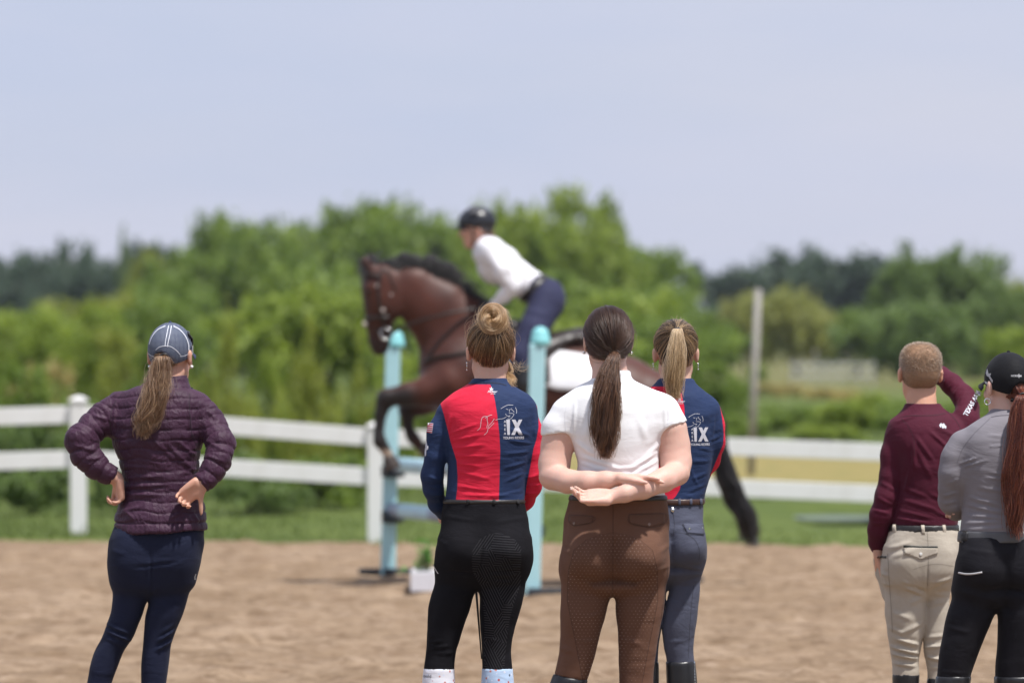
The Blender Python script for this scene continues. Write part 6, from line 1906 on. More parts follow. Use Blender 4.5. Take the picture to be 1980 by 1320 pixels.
blonde_ponytail_woman()
# ------------------------------------------------------------------ man shading his eyes
def maroon_man():
    f = Fig(19.6, 1782)
    skin = skin_mat('tanned_skin', (.62, .36, .25))
    torso = f.loft([(778, 1752, 1816, .02, .052), (790, 1745, 1826, .01, .064), (802, 1733, 1842, 0, .076), (816, 1718, 1856, 0, .092), (840, 1716, 1868, 0, .108), (870, 1722, 1868, 0, .114),
                    (900, 1730, 1864, 0, .113), (940, 1735, 1859, 0, .108), (980, 1730, 1854, 0, .105), (1010, 1724, 1852, .0, .105), (1022, 1722, 1851, .0, .104)], 2.2)
    pelvis = f.loft([(1008, 1724, 1850, 0, .100), (1030, 1719, 1852, 0, .106), (1055, 1714, 1853, 0, .110), (1080, 1709, 1852, 0, .112), (1105, 1706, 1849, 0, .110), (1130, 1712, 1842, .0, .098), (1150, 1750, 1820, .01, .065)], 2.2)
    bl = ell(f.W(1750, 1086, -.052), (.066, .068, .080)); br = ell(f.W(1812, 1084, -.052), (.066, .068, .080))
    LL, LF = f.leg([(1060, 1709, 1782), (1080, 1705, 1786), (1109, 1703, 1793), (1155, 1708, 1794), (1200, 1714, 1790), (1225, 1717, 1785), (1250, 1721, 1780), (1276, 1725, 1776), (1300, 1727, 1776), (1340, 1728, 1774), (1390, 1729, 1772)], 1.05, 0, (-.03, .22))
    RL, RF = f.leg([(1060, 1786, 1852), (1096, 1788, 1848), (1130, 1786, 1842), (1160, 1786, 1838), (1200, 1785, 1834), (1238, 1786, 1832), (1263, 1788, 1830), (1300, 1794, 1832), (1340, 1793, 1833), (1390, 1792, 1834)], 1.05, 0, (.03, .22))
    aLp = [(1733, 846, .0, 21), (1727, 880, -.005, 22), (1722, 920, -.01, 21.5), (1714, 960, -.015, 20.5), (1705, 995, -.01, 20), (1700, 1025, .015, 18.5), (1699, 1048, .04, 15.5), (1700, 1060, .05, 12.5)]
    aRp = [(1852, 844, .0, 24), (1868, 815, .02, 24), (1873, 790, .05, 21.5), (1866, 766, .085, 19.5), (1846, 743, .125, 18), (1826, 726, .165, 14.5), (1819, 720, .18, 12.5)]
    aL, aR = f.chain(aLp, 1, .02), f.chain(aRp, 1, .02)
    hL, _ = hand_prims(f.W(1700, 1058, .05), (.10, .16, -1.0), (.5, -.2, 0), .95, 1, (.3, .3, .3, .3), .45)
    hR, _ = hand_prims(f.W(1818, 719, .182), (-.62, .76, .10), (.1, .3, -1), .92, 1, (.15, .15, .15, .15), .4)
    st = seat(f, pelvis, bl, br, LL, RL, 1788, 1080, 1158, 1136, 30, -.080, -.040, .045, False)
    root, T, R, hc, sc = dress_body(f, 'man with short fair hair in maroon pullover shading his eyes with his arm', skin, (1779, 722, .03, .14, .05, .885), torso, st, (), (LF, RF), (aL, aR),
                                    hands=([(f.chain(aLp[-2:], 1), 0)] + hL, [(f.chain(aRp[-2:], 1), 0)] + hR), neck=[(1782, 770, .015, .047), (1784, 800, .0, .052)], h=.0065)
    g = G('maroon_pullover'); co = g.coords(); n = g.noise(co, 8, 4, .6)
    c = g.mix(g.rng(n, .3, .7), (.062, .008, .020), (.085, .011, .027))
    MP = g.set(color=c, rough=.75, sheen=.04, spec=.16, normal=fabric_bump(g, co, 6, .3, (1, 1, 1.6)))
    S = Field().add(torso.clip((f.W(0, 1018), (0, 0, -1))), 0)
    for p in (aLp, aRp):
        S.add(f.chain([(q[0], q[1], q[2], q[3] + 1.5) for q in p[:3]], 1, .02), .022)
        S.add(f.chain([(q[0], q[1], q[2], q[3] + 1.5) for q in p[2:]], 1, .02), .006)
    S.add(loft([(f.Z(812), f.X(1783), 0, .088, .078), (f.Z(797), f.X(1783), .004, .070, .066), (f.Z(784), f.X(1784), .010, .061, .060), (f.Z(780), f.X(1784), .012, .060, .060)], 2.0, .004), .012)
    S.cut(loft([(f.Z(792), f.X(1783), .012, .050, .048), (f.Z(770), f.X(1784), .012, .056, .056)], 2.0, .003), .003)
    folds = [(1762, 850, 1764, 905, 5, .004), (1758, 900, 1745, 960, 5, .0035), (1765, 840, 1800, 890, 5, .004), (1790, 830, 1835, 870, 5, .004), (1800, 822, 1850, 845, 5, .003), (1770, 870, 1800, 930, 6, .003),
             (1735, 985, 1800, 1000, 4, .004), (1730, 1000, 1790, 1010, 4, .004), (1745, 965, 1810, 985, 5, .003), (1790, 950, 1850, 980, 5, .003), (1800, 985, 1850, 1005, 4, .003), (1740, 940, 1790, 960, 5, .003),
             (1694, 960, 1722, 975, 4, .004), (1688, 985, 1718, 992, 4, .004), (1685, 1010, 1712, 1012, 4, .0035), (1700, 930, 1735, 950, 5, .003), (1850, 735, 1838, 752, 3.2, .0035), (1860, 745, 1846, 764, 3.2, .0035), (1870, 755, 1856, 776, 3.2, .0035), (1838, 724, 1828, 744, 3, .003), (1730, 815, 1775, 800, 4, .003)]
    sh = sdf_obj('pullover', S, .0052, MP, root, fold_post(f, folds, .0016, 6, 53))
    sk = Skin(sh)
    MS = plain('maroon_seam', (.028, .004, .010), .8)
    lay('shoulder_seam', f, sk, line_bm(f, [[(1740, 808), (1752, 822), (1762, 845), (1764, 880)], [(1830, 795), (1846, 812), (1856, 830)]], .8), MS, sh, .0008)
    lay('collar_seam', f, sk, line_bm(f, [[(1741, 806), (1760, 803), (1783, 803), (1806, 802), (1826, 799)]], .8), MS, sh, .0012)
    # emblem and sleeve lettering
    lay('back_emblem', f, sk, poly_bm(f, [[(1812, 821), (1815, 817), (1819, 819), (1821, 817), (1824, 822), (1826, 823), (1825, 828), (1821, 826), (1818, 828), (1817, 824), (1814, 826)]]), PRINT, sh, .0014)
    lay('sleeve_lettering', f, sk, text_bm(f, 'TEXAS A&M', 1880.5, 780, 8.5, wx=.86, bold=.03, rot=math.radians(57)), PRINT, sh, .0016, step=.008)
    # breeches
    g = G('beige_breeches'); co = g.coords(); n = g.noise(co, 7, 4, .6)
    c = g.mix(g.rng(n, .3, .7), (.41, .365, .30), (.47, .42, .35))
    MB = g.set(color=c, rough=.85, sheen=.03, spec=.15, normal=fabric_bump(g, co, 5, .35, (1, 1, 1.3)))
    P = Field().add(st.off(.002), 0).clip((f.W(0, 1016), (0, 0, 1)), (f.W(0, 1316), (0, 0, -1)))
    # hand pocket pushed out over the hidden hand
    P.add(f.chain([(1702, 1080, .04, 13), (1708, 1110, .045, 13), (1716, 1150, .03, 10)], 1, .01).clip((f.W(0, 1077), (0, 0, 1))), .02)
    folds = [(1789, 1085, 1789, 1150, 3, -.0035), (1745, 1126, 1786, 1142, 5, -.005), (1832, 1122, 1793, 1142, 5, -.005), (1712, 1060, 1760, 1045, 6, .004), (1720, 1075, 1765, 1060, 6, .003), (1704, 1095, 1714, 1130, 4, .004), (1703, 1105, 1716, 1112, 4, .004), (1706, 1125, 1720, 1130, 4, .004), (1740, 1120, 1775, 1140, 5, .004), (1742, 1130, 1788, 1150, 5, .004),
             (1795, 1125, 1838, 1115, 5, .004), (1800, 1145, 1836, 1150, 5, .003), (1790, 1170, 1825, 1160, 5, .003), (1755, 1165, 1785, 1150, 6, .003), (1722, 1180, 1760, 1195, 6, .003), (1735, 1225, 1785, 1200, 6, .004), (1722, 1248, 1775, 1262, 4, .010), (1724, 1262, 1774, 1272, 4, .010),
             (1725, 1280, 1770, 1286, 4, .008), (1728, 1232, 1775, 1245, 5, .008), (1786, 1232, 1828, 1226, 5, .004), (1788, 1250, 1828, 1245, 4, .009), (1790, 1268, 1828, 1275, 4, .009), (1793, 1290, 1828, 1286, 4, .003), (1715, 1210, 1745, 1222, 5, .003)]
    bo = sdf_obj('breeches', P, .0055, MB, root, fold_post(f, folds, .0016, 6, 57))
    skb = Skin(bo)
    MD = plain('beige_thread', (.22, .19, .155), .8)
    DK = plain('pocket_welt', (.022, .024, .02), .6)
    fl = lay('pocket_flap', f, skb, poly_bm(f, [[(1743, 1056), (1808, 1057), (1808, 1066), (1776, 1078), (1744, 1066)]]), MB, bo, .0010, .0028, .008)
    lay('pocket_welt', f, skb, poly_bm(f, [[(1743, 1051), (1775, 1053), (1808, 1053), (1808, 1057.5), (1775, 1057), (1743, 1056)]]), DK, bo, .0012, .0015, .01)
    lay('stitching', f, skb, line_bm(f, [[(1744, 1066), (1776, 1077), (1808, 1066)]], .7), MD, fl, .0040)
    bm = bmesh.new(); bmesh.ops.create_cone(bm, cap_ends=True, segments=14, radius1=.0055, radius2=.0045, depth=.003, matrix=Matrix.Rotation(math.pi / 2, 4, 'X'))
    h, n_ = skb.hit(f.X(1775.5), f.Z(1068)); b = bm_obj('button', bm, plain('white_button', (.75, .75, .73), .3), fl); b.location = h + Vector((0, -.0055, 0))
    lay('seat_seam', f, skb, line_bm(f, [[(1760, 1098), (1785, 1090), (1810, 1087), (1840, 1092)], [(1714, 1068), (1716, 1110), (1720, 1150), (1724, 1220)], [(1788, 1020), (1790, 1060), (1790, 1130)]], .7), MD, bo, .0008)
    lay('pocket_edge', f, skb, poly_bm(f, [[(1696.5, 1076), (1712, 1073), (1712, 1077), (1697, 1080)]]), DK, bo, .0012, .001)
    belt = sdf_obj('belt', Field().add(pelvis.off(.006), 0).clip((f.W(0, 1013.5), (0, 0, 1)), (f.W(0, 1027), (0, 0, -1))), .0055, BELT, root)
    skl = Skin(belt)
    for u, w in ((1727, 3), (1780, 3.2), (1821, 3)):
        lay('belt_loop', f, skl, poly_bm(f, [[(u - w, 1014), (u + w, 1014), (u + w + 1, 1030), (u - w + 1, 1030)]]), MB, bo, .001, .002)
    boots(f, root, (LL, RL), (LF, RF), ((1752, 1300, 0), (1812, 1308, 0)), BOOT)
    # short hair
    zb = lambda x, y: np.where(x < .05, -.060, -.058 + (x - .05) * 1.9) + np.maximum(y + .01, 0) * .9
    Rq = np.array([.073, .094, .088]) + .0025
    def squarish(P_):
        q = ((P_ - hc) @ R) / sc; w_ = np.abs((q - np.array([0, -.012, .028])) / Rq) + 1e-6
        d = ((w_ ** 2.7).sum(-1) ** (1 / 2.7) - 1) * .075 * sc
        d = -smin(-d, -(zb(np.abs(q[..., 0]), q[..., 1]) - q[..., 2]) * sc * .8, .012)
        return -smin(-d, -(q[..., 1] - .052 - .3 * q[..., 2]) * sc * .8, .012)
    e_ = ell(T((0, -.012, .028)), Rq * sc * 1.02, R)
    H = Field().add(Prim(squarish, e_.lo, e_.hi), 0)
    hair = sdf_obj('hair', H, .005, plain('fair_hair_base', (.26, .15, .085), .7, .3, 90), root)
    HT_ = hair_mat('fair_hair_top', [(0, (.15, .09, .05)), (.5, (.27, .175, .105)), (1, (.46, .33, .21))], .32)
    HS = hair_mat('fair_hair_sides', [(0, (.15, .095, .062)), (.5, (.23, .15, .10)), (1, (.34, .24, .17))], .38)
    r = np.random.default_rng(66); O = np.array([0, -.012, .028]); Rr = np.array([.073, .094, .088]) + .0015
    for nm, mt, n, zlo, zhi, l0, l1, comb0, jit in (('side_hair', HS, 9000, -.08, .075, .003, .0065, (.0, -.05, -1.0), .10), ('top_hair', HT_, 6500, .018, .2, .004, .017, (.35, .35, -.45), .16)):
        D = r.normal(size=(n * 6, 3)); D /= np.linalg.norm(D, axis=1)[:, None]
        p = O + D / ((np.abs(D / Rr) ** 2.7).sum(1) ** (1 / 2.7))[:, None]
        ok = (p[:, 1] < .052 + .3 * p[:, 2]) & (p[:, 2] > zb(np.abs(p[:, 0]), p[:, 1]) - .004) & (p[:, 2] > zlo) & (p[:, 2] < zhi + r.normal(0, .008, len(p)))
        p, D = p[ok][:n], D[ok][:n]
        f_ = np.clip((p[:, 2] + .06) / .15, 0, 1)[:, None]
        ln = (l0 + (l1 - l0) * f_) * r.uniform(.75, 1.15, (len(p), 1))
        comb = np.tile(np.array(comb0), (len(p), 1)); comb = comb - D * (comb * D).sum(1)[:, None] * .9
        comb = comb + r.normal(0, jit, comb.shape)
        t = np.linspace(0, 1, 5)
        Pn = p[:, None, :] + ln[:, None, :] * (t[None, :, None] * D[:, None, :] * .34 + (t ** 1.3)[None, :, None] * comb[:, None, :] * .85)
        Pn = T.c + (Pn.reshape(-1, 3) * sc) @ T.R.T
        strands(nm, Pn.reshape(len(p), 5, 3), .0005, .0003, mt, hair)
maroon_man()

# ------------------------------------------------------------------ woman with the auburn ponytail and black cap
def auburn_woman():
    f = Fig(18.3, 1950)
    skin = skin_mat('rosy_skin', (.64, .42, .34))
    torso = f.loft([(788, 1918, 1992, .015, .050), (800, 1908, 2004, .005, .060), (812, 1890, 2020, 0, .076), (828, 1868, 2038, 0, .092), (850, 1852, 2050, 0, .106), (880, 1850, 2052, 0, .113), (905, 1851, 2050, 0, .113),
                    (931, 1857, 2044, 0, .108), (960, 1860, 2040, 0, .102), (990, 1860, 2040, .0, .100), (1018, 1857, 2043, .0, .103), (1040, 1855, 2046, 0, .106)], 2.15)
    pelvis = f.loft([(1015, 1857, 2043, 0, .100), (1040, 1854, 2047, 0, .106), (1065, 1851, 2050, 0, .112), (1095, 1847, 2053, 0, .116), (1125, 1842, 2057, 0, .114), (1145, 1842, 2055, 0, .106), (1165, 1870, 2020, .0, .085), (1176, 1900, 1985, .01, .06)], 2.15)
    bl = ell(f.W(1898, 1096, -.058), (.078, .078, .084)); br = ell(f.W(1988, 1096, -.058), (.078, .078, .084))
    LL, LF = f.leg([(1080, 1850, 1938), (1110, 1845, 1938), (1135, 1839, 1936), (1181, 1830, 1925), (1225, 1823, 1907), (1262, 1816, 1892), (1305, 1812, 1877), (1340, 1808, 1872), (1400, 1806, 1868)], 1.1, 0, (-.03, .2))
    RL, RF = f.leg([(1080, 1945, 2050), (1110, 1940, 2054), (1150, 1932, 2054), (1181, 1929, 2050), (1212, 1929.5, 2042), (1250, 1928, 2030), (1284, 1924.5, 2016), (1320, 1924.5, 2006), (1400, 1928, 1995)], 1.1, 0, (.03, .2))
    aLp = [(1862, 860, .0, 27), (1851, 885, .0, 28), (1846, 915, .0, 27.5), (1841, 945, .015, 25), (1842, 968, .035, 23), (1852, 985, .075, 18.5), (1880, 985, .135, 16), (1920, 968, .160, 14), (1935, 962, .160, 12)]
    aRp = [(2038, 860, .0, 27), (2049, 885, .0, 28), (2054, 915, .0, 27.5), (2058, 945, .02, 25), (2050, 970, .07, 22), (2000, 972, .150, 18), (1930, 972, .190, 16), (1890, 975, .160, 14), (1876, 976, .135, 12)]
    aL, aR = f.chain(aLp, 1, .02), f.chain(aRp, 1, .02)
    hL, _ = hand_prims(f.W(1935, 962, .160), (.9, .1, .2), (.1, -.9, .2), .9, 1, (.4, .4, .5, .5), .5)
    hR, _ = hand_prims(f.W(1878, 978, .128), (-.62, -.78, .12), (.6, -.3, -.7), .88, -1, (.5, .5, .5, .5), .3)
    st = seat(f, pelvis, bl, br, LL, RL, 1942, 1080, 1170, 1138, 40, -.120, -.100)
    root, T, R, hc, sc = dress_body(f, 'woman in grey top and black cap with long auburn ponytail, arms folded', skin, (1949, 748, .03, .42, .0, .88), torso, st, (), (LF, RF), (aL, aR),
                                    hands=([(f.chain(aLp[-2:], 1), 0)] + hL, [(f.chain(aRp[-2:], 1), 0)] + hR), neck=[(1952, 788, .015, .046), (1953, 815, .0, .050)], h=.0062)
    MG = cloth_mat('grey_top', (.205, .192, .212), .7, .04, 6, .22, (1, 1, 2.4))
    S = Field().add(torso.clip((f.W(0, 1035), (0, 0, -1))), 0)
    for p in (aLp, aRp):
        S.add(f.chain([(q[0], q[1], q[2], q[3] + 1.5) for q in p[:4]], 1, .02), .022)
        S.add(f.chain([(q[0], q[1], q[2], q[3] + 1.5) for q in p[3:-1]], 1, .02), .005)
    S.add(loft([(f.Z(816), f.X(1952), 0, .080, .070), (f.Z(804), f.X(1952), .006, .064, .060), (f.Z(795), f.X(1952), .012, .056, .056)], 2.0, .003), .014)
    folds = [(1852, 896, 1885, 884, 3, .005), (1852, 904, 1905, 888, 3.2, .004), (1905, 862, 1935, 860, 3, .003), (1908, 912, 1960, 918, 4, .003), (1900, 922, 1950, 924, 4, .003), (1870, 960, 1930, 975, 4, .0035), (1866, 975, 1940, 990, 4, .0035), (1870, 995, 1940, 1000, 4, .0035),
             (1862, 1010, 1930, 1006, 4, .0035), (1868, 1022, 1950, 1018, 4, .003), (1885, 940, 1950, 950, 5, .003), (1960, 960, 2030, 975, 4, .003), (1960, 1000, 2035, 1010, 4, .003), (1980, 890, 2045, 900, 4, .004), (1905, 840, 1940, 842, 4, .002), (1822, 960, 1850, 950, 4, .003), (1822, 975, 1850, 968, 4, .003), (1830, 935, 1852, 925, 4, .002)]
    sh = sdf_obj('long_sleeve_top', S, .0052, MG, root, fold_post(f, folds, .0013, 7, 63))
    sk = Skin(sh)
    MSm = plain('grey_seam', (.12, .11, .13), .8)
    lay('raglan_seam', f, sk, line_bm(f, [[(1912, 808), (1880, 838), (1858, 868), (1848, 895)], [(1990, 808), (2020, 835), (2044, 870), (2052, 895)]], .7), MSm, sh, .0008)
    lay('collar_seam', f, sk, line_bm(f, [[(1914, 806), (1930, 803), (1952, 802), (1975, 803), (1990, 806)]], .8), MSm, sh, .0012)
    MB = cloth_mat('black_tights', (.0105, .010, .0135), .75, .1, 6, .2)
    P = Field().add(st, 0).clip((f.W(0, 1036), (0, 0, 1)), (f.W(1845, 1316), (0, 0, -1)))
    folds = [(1856, 1058, 1920, 1068, 6, .0015), (1850, 1140, 1890, 1150, 6, .002), (1900, 1150, 1935, 1168, 5, .002), (1830, 1210, 1870, 1220, 6, .002), (1815, 1296, 1870, 1298, 3, .002)]
    bo = sdf_obj('breeches', P, .0058, MB, root, fold_post(f, folds, .0008, 6, 67))
    skb = Skin(bo)
    lay('pocket_zip', f, skb, line_bm(f, [[(1851, 1105), (1865, 1106.5), (1880, 1105), (1893, 1102.5)]], 3.4), plain('zip_silver', (.5, .5, .52), .35), bo, .0012, .002)
    belt = sdf_obj('belt', Field().add(pelvis.off(.005), 0).clip((f.W(0, 1025), (0, 0, 1)), (f.W(0, 1047), (0, 0, -1))), .0055, plain('grey_elastic_belt', (.075, .075, .082), .5, .15), root)
    lay('belt_band', f, Skin(belt), poly_bm(f, [[(1857, 1026), (1868, 1025.5), (1868, 1046.5), (1857, 1047)]]), BELT, belt, .0012, .0015)
    boots(f, root, (LL, RL), (LF, RF), ((1845, 1304, 0), (1970, 1304, 0)), BOOT)
    # cap
    MC = cloth_mat('black_cap', (.010, .010, .012), .7, .15, 20, .1)
    cap = sdf_obj('baseball_cap', Field().add(cap_prim(T, sc, R, hc, .010, lambda x, y: -.030 + .30 * (y + .09) * (y > -.09)), 0), .0045, MC, root)
    visor('visor', T, sc, MC, cap)
    def arc(z, y, xr, n=14, q0=0, q1=math.pi): return None
    V, Fc = tube_mesh([[tuple(T((.036 * math.sin(a), -.104 + .012 * abs(math.sin(a)) , -.045 - .004 * math.cos(a)))) + (.006,) for a in np.linspace(-1.4, 1.4, 12)]], 8)
    mesh_obj('cap_strap', V, Fc, MC, cap)
    bm = bmesh.new(); bmesh.ops.create_uvsphere(bm, u_segments=12, v_segments=8, radius=.006)
    b = bm_obj('cap_button', bm, MC, cap, True); b.location = T((0, -.010, .127))
    cs = Skin(cap)
    SV = plain('silver_thread', (.42, .42, .44), .5)
    k = 8.25
    q = lambda cx, cy: (1880 + cx / k, 670 + cy / k)
    lay('cap_emblem', f, cs, poly_bm(f, [[q(228, 425), q(250, 350), q(262, 430), q(298, 425), q(282, 470), q(322, 540), q(312, 580), q(285, 530), q(262, 480), q(240, 470)], [q(215, 545), q(250, 570), q(280, 640), q(210, 585)]]), SV, cap, .0014, step=.006)
    lay('cap_lettering', f, cs, text_bm(f, 'HORSE', q(655, 0)[0], q(0, 465)[1], 3.6, wx=1.0, bold=.03), SV, cap, .0014, step=.006)
    lay('cap_stirrup_mark', f, cs, poly_bm(f, [[q(708, 432), q(718, 432), q(722, 455), q(755, 452), q(755, 480), q(722, 478), q(718, 497), q(708, 497)]]), SV, cap, .0014, step=.006)
    # hair
    H = Field().add(hair_shell(T, sc, .004, lambda x, y: -.046 + np.maximum(x - .012, 0) * 1.1 + .5 * np.maximum(y, 0), lambda z: .02 + .25 * z, R, hc), 0)
    hair = sdf_obj('hair', H, .005, plain('auburn_hair_base', (.07, .020, .010), .6, .35, 60), root)
    HA = hair_mat('auburn_hair', [(0, (.024, .0045, .003)), (.5, (.090, .016, .008)), (.85, (.19, .045, .02)), (1, (.38, .14, .07))], .28)
    def cond(p):
        x = np.abs(p[:, 0])
        hole = (x < .030) & (p[:, 2] < .010)
        return (p[:, 1] < .02) & (p[:, 2] > -.050 + 8.0 * x * x) & (hole | ((p[:, 2] < -.030) & (x < .042)))
    anc = tuple(R.T @ (f.W(1973, 766, -.095) - hc) / sc)
    strands('scalp_strands', scalp(T, sc, anc, 2200, 12, 25, .006, .001, cond, .0014, wob=.0005), .0006, .0006, HA, hair)
    a = T(anc)
    path = [a + (0, .02, .004), a + (.002, -.018, .0), f.W(1970, 800, -.125), f.W(1966, 850, -.135), f.W(1961, 900, -.138), f.W(1957, 950, -.138), f.W(1956, 1000, -.135), f.W(1957, 1048, -.135)]
    pt = ponytail(path, [v / f.s for v in (9, 14, 24, 29, 29, 31, 27, 18, 5)], [.014, .018, .024, .026, .026, .024, .02, .01], 2800, 34, .010, 28)
    strands('ponytail', pt, .0008, .0005, HA, hair)
    V, Fc = tube_mesh([[tuple(a + (.013 * math.cos(w), -.008, .011 * math.sin(w))) + (.003,) for w in np.linspace(0, 6.28, 18)]], 8)
    mesh_obj('hair_tie', V, Fc, BELT, hair)
    strands('flyaway_hair', ponytail(path, [v / f.s for v in (9, 14, 28, 36, 38, 40, 34, 24, 8)], [.02, .02, .03, .03, .03, .03, .02, .02], 60, 30, .012, 29), .0003, .0002, HA, hair)
    ps, _, _ = None, None, None
    V, Fc = tube_mesh([[tuple(T((-.087, -.010, -.044)) + np.array([.010 * math.cos(w), -.002, .010 * math.sin(w) - .008])) + (.0022,) for w in np.linspace(0, 6.28, 14)]], 6)
    mesh_obj('earring', V, Fc, SILVER, root)
    earring(T, sc, 1, root, .004)
auburn_woman()
# ------------------------------------------------------------------ woman in the quilted plum jacket
def plum_woman():
    f = Fig(19.0, 305)
    skin = skin_mat('sunned_skin', (.56, .33, .24))
    torso = f.loft([(735, 292, 352, .015, .052), (748, 262, 366, .005, .066), (760, 236, 386, 0, .082), (780, 222, 398, 0, .100), (810, 216, 396, 0, .112), (845, 216, 392, 0, .116), (875, 225, 387, 0, .110),
                    (905, 234, 385, 0, .104), (932, 239, 388, 0, .104), (962, 234, 392, 0, .110), (985, 227, 396, 0, .122), (1008, 221, 400, 0, .134), (1020, 221, 401, 0, .140), (1034, 222, 400, 0, .142)], 2.2)
    pelvis = f.loft([(1000, 228, 394, 0, .108), (1025, 223, 394, 0, .116), (1050, 218, 392, 0, .120), (1083, 212, 388, 0, .122), (1110, 211, 382, 0, .116), (1135, 218, 372, 0, .100), (1155, 255, 320, .01, .06)], 2.2)
    bl = ell(f.W(254, 1076, -.046), (.074, .078, .088)); br = ell(f.W(336, 1072, -.046), (.076, .078, .088))
    LL, LF = f.leg([(1050, 217, 296), (1083, 211, 298), (1114, 210.5, 297), (1147, 212, 290), (1180, 213, 279), (1205, 206, 268), (1232, 197, 257), (1258, 183, 240), (1285, 175, 229), (1320, 168, 216), (1360, 158, 206), (1410, 150, 200)], 1.1, 0, (-.03, .2))
    RL, RF = f.leg([(1050, 303, 392), (1083, 300, 388), (1119, 296, 379), (1155, 288, 368), (1186, 281.5, 354), (1217, 279, 341), (1245, 277, 331), (1276, 274, 328), (1320, 272.5, 321.5), (1360, 271, 319), (1410, 272, 316)], 1.1, 0, (.02, .2))
    aLp = [(228, 785, .0, 25), (205, 806, -.01, 27), (180, 826, -.03, 27), (158, 850, -.055, 26.5), (168, 878, -.060, 24), (188, 900, -.060, 21), (208, 914, -.058, 18.5), (226, 923, -.055, 14)]
    aRp = [(388, 788, .0, 24), (404, 812, -.01, 25.5), (416, 832, -.03, 25.5), (428, 856, -.06, 24.5), (426, 884, -.085, 22), (414, 908, -.10, 19.5), (402, 925, -.112, 18), (391, 934, -.118, 14)]
    aL, aR = f.chain(aLp, 1, .02), f.chain(aRp, 1, .02)
    # hands on the back of the hips: thumbs forward/up, fingers spread over the jacket
    hL, _ = hand_prims(f.W(234, 922, -.064), (.06, .05, -.98), (-.96, -.28, .05), .80, 1, (1.0, 1.0, .9, .75), .45, 1.2)
    hR, _ = hand_prims(f.W(393, 931, -.124), (-.74, .02, -.62), (.10, -.75, -.25), .80, -1, (.80, .80, .66, .50), .80, 1.4, -.1)
    st = seat(f, pelvis, bl, br, LL, RL, 294, 1066, 1160, 1122, 38, -.118, -.085, .045, False)
    root, T, R, hc, sc = dress_body(f, 'woman in quilted plum jacket and navy cap, hands on her hips', skin, (330, 688, .03, -.32, .0, .88), torso.clip((f.W(305, 1004), (0, 0, -1))), st, (), (LF, RF), (aL, aR),
                                    hands=([(f.chain(aLp[-2:], 1), 0)] + hL, [(f.chain(aRp[-2:], 1), 0)] + hR), neck=[(326, 735, .015, .047), (322, 760, .0, .052)], h=.005, arm_in=.010)
    # jacket
    g = G('plum_nylon'); co = g.coords(); n = g.noise(co, 9, 4, .6)
    c = g.mix(g.rng(n, .3, .7), (.035, .0110, .028), (.050, .0165, .040))
    MJ = g.set(color=c, rough=.58, sheen=.04, spec=.27, normal=fabric_bump(g, co, 30, .38, (1.3, 1, .8), 400))
    S = Field().add(torso.clip((f.W(305, 1029), (.06, 0, -1))), 0)
    def sl(p): return [(q[0], q[1], q[2], q[3] + 2.0) for q in p]
    cuts = {0: ((240, 917), (.55, 0, -.5)), 1: ((383, 938), (-.80, 0, -.75))}
    slv = []
    for i, p in enumerate((aLp, aRp)):
        q = sl(p)
        q[-1] = (q[-1][0], q[-1][1], q[-1][2], q[-1][3] + 2.5)
        slv.append(f.chain(q[:-1], 1, .02))
        S.add(f.chain(q[:3], 1, .02), .03); S.add(f.chain(q[2:-1], 1, .02), .006)
        w = f.W(*q[-2][:3]); e = f.W(*q[-1][:3])
        S.add(chain([tuple(w) + (q[-2][3] / f.s + .001,), tuple(w + (e - w) * .55) + (.034,)], k=.004).clip((w + (e - w) * .75, e - w)), .006)
    S.add(loft([(f.Z(768), f.X(325), 0, .085, .076), (f.Z(752), f.X(326), .004, .070, .066), (f.Z(736), f.X(327), .012, .061, .060), (f.Z(727), f.X(328), .014, .059, .058)], 2.0, .005), .014)
    armd = [np.array([f.W(*q[:3]) for q in p]) for p in (aLp, aRp)]
    def quilt(V, N):
        z = V[:, 2] + .004 * np.sin(V[:, 0] * 23) + .003 * np.sin(V[:, 0] * 51 + 1)
        zt = f.Z(1008)
        tq = (z - zt) / .0345
        puff = .0017 * (1 - np.abs(2 * (tq % 1.0) - 1) ** 3.0) - .0034 * np.exp(-((tq % 1.0 - np.round(tq % 1.0)) / .055) ** 2)
        puff = np.where(z < zt - .002, 0, puff)
        d = puff
        for A, sd in zip(armd, (-1, 1)):
            best = np.full(len(V), 9.0); arc = np.zeros(len(V)); s0 = 0.0
            for a, b in zip(A[:-1], A[1:]):
                e = b - a; L_ = np.linalg.norm(e)
                t = np.clip((V - a) @ e / (L_ * L_), 0, 1)
                r_ = np.linalg.norm(V - a - t[:, None] * e, axis=1)
                m = r_ < best; best[m] = r_[m]; arc[m] = s0 + t[m] * L_; s0 += L_
            xe = f.X(222) if sd < 0 else f.X(394)
            on = np.clip((sd * (V[:, 0] - xe)) / .012, 0, 1) * (best < .07)
            ta = (arc + .004 * np.sin(V[:, 2] * 60 + V[:, 1] * 40)) / .034
            pa = .0016 * (1 - np.abs(2 * (ta % 1.0) - 1) ** 3.0) - .0030 * np.exp(-((ta % 1.0 - np.round(ta % 1.0)) / .08) ** 2)
            d = d * (1 - on) + pa * on
        hem = np.exp(-((V[:, 2] - f.Z(1009) - .10 * (V[:, 0]) * .06) / .003) ** 2) * -.004
        rib = np.where(V[:, 2] < zt - .004, .0012 * np.sin(V[:, 0] * 380), 0)
        low = np.clip((V[:, 2] - f.Z(1022) - .006 * V[:, 0]) / .02, .0, 1)
        return (d + hem) * low + rib * .6
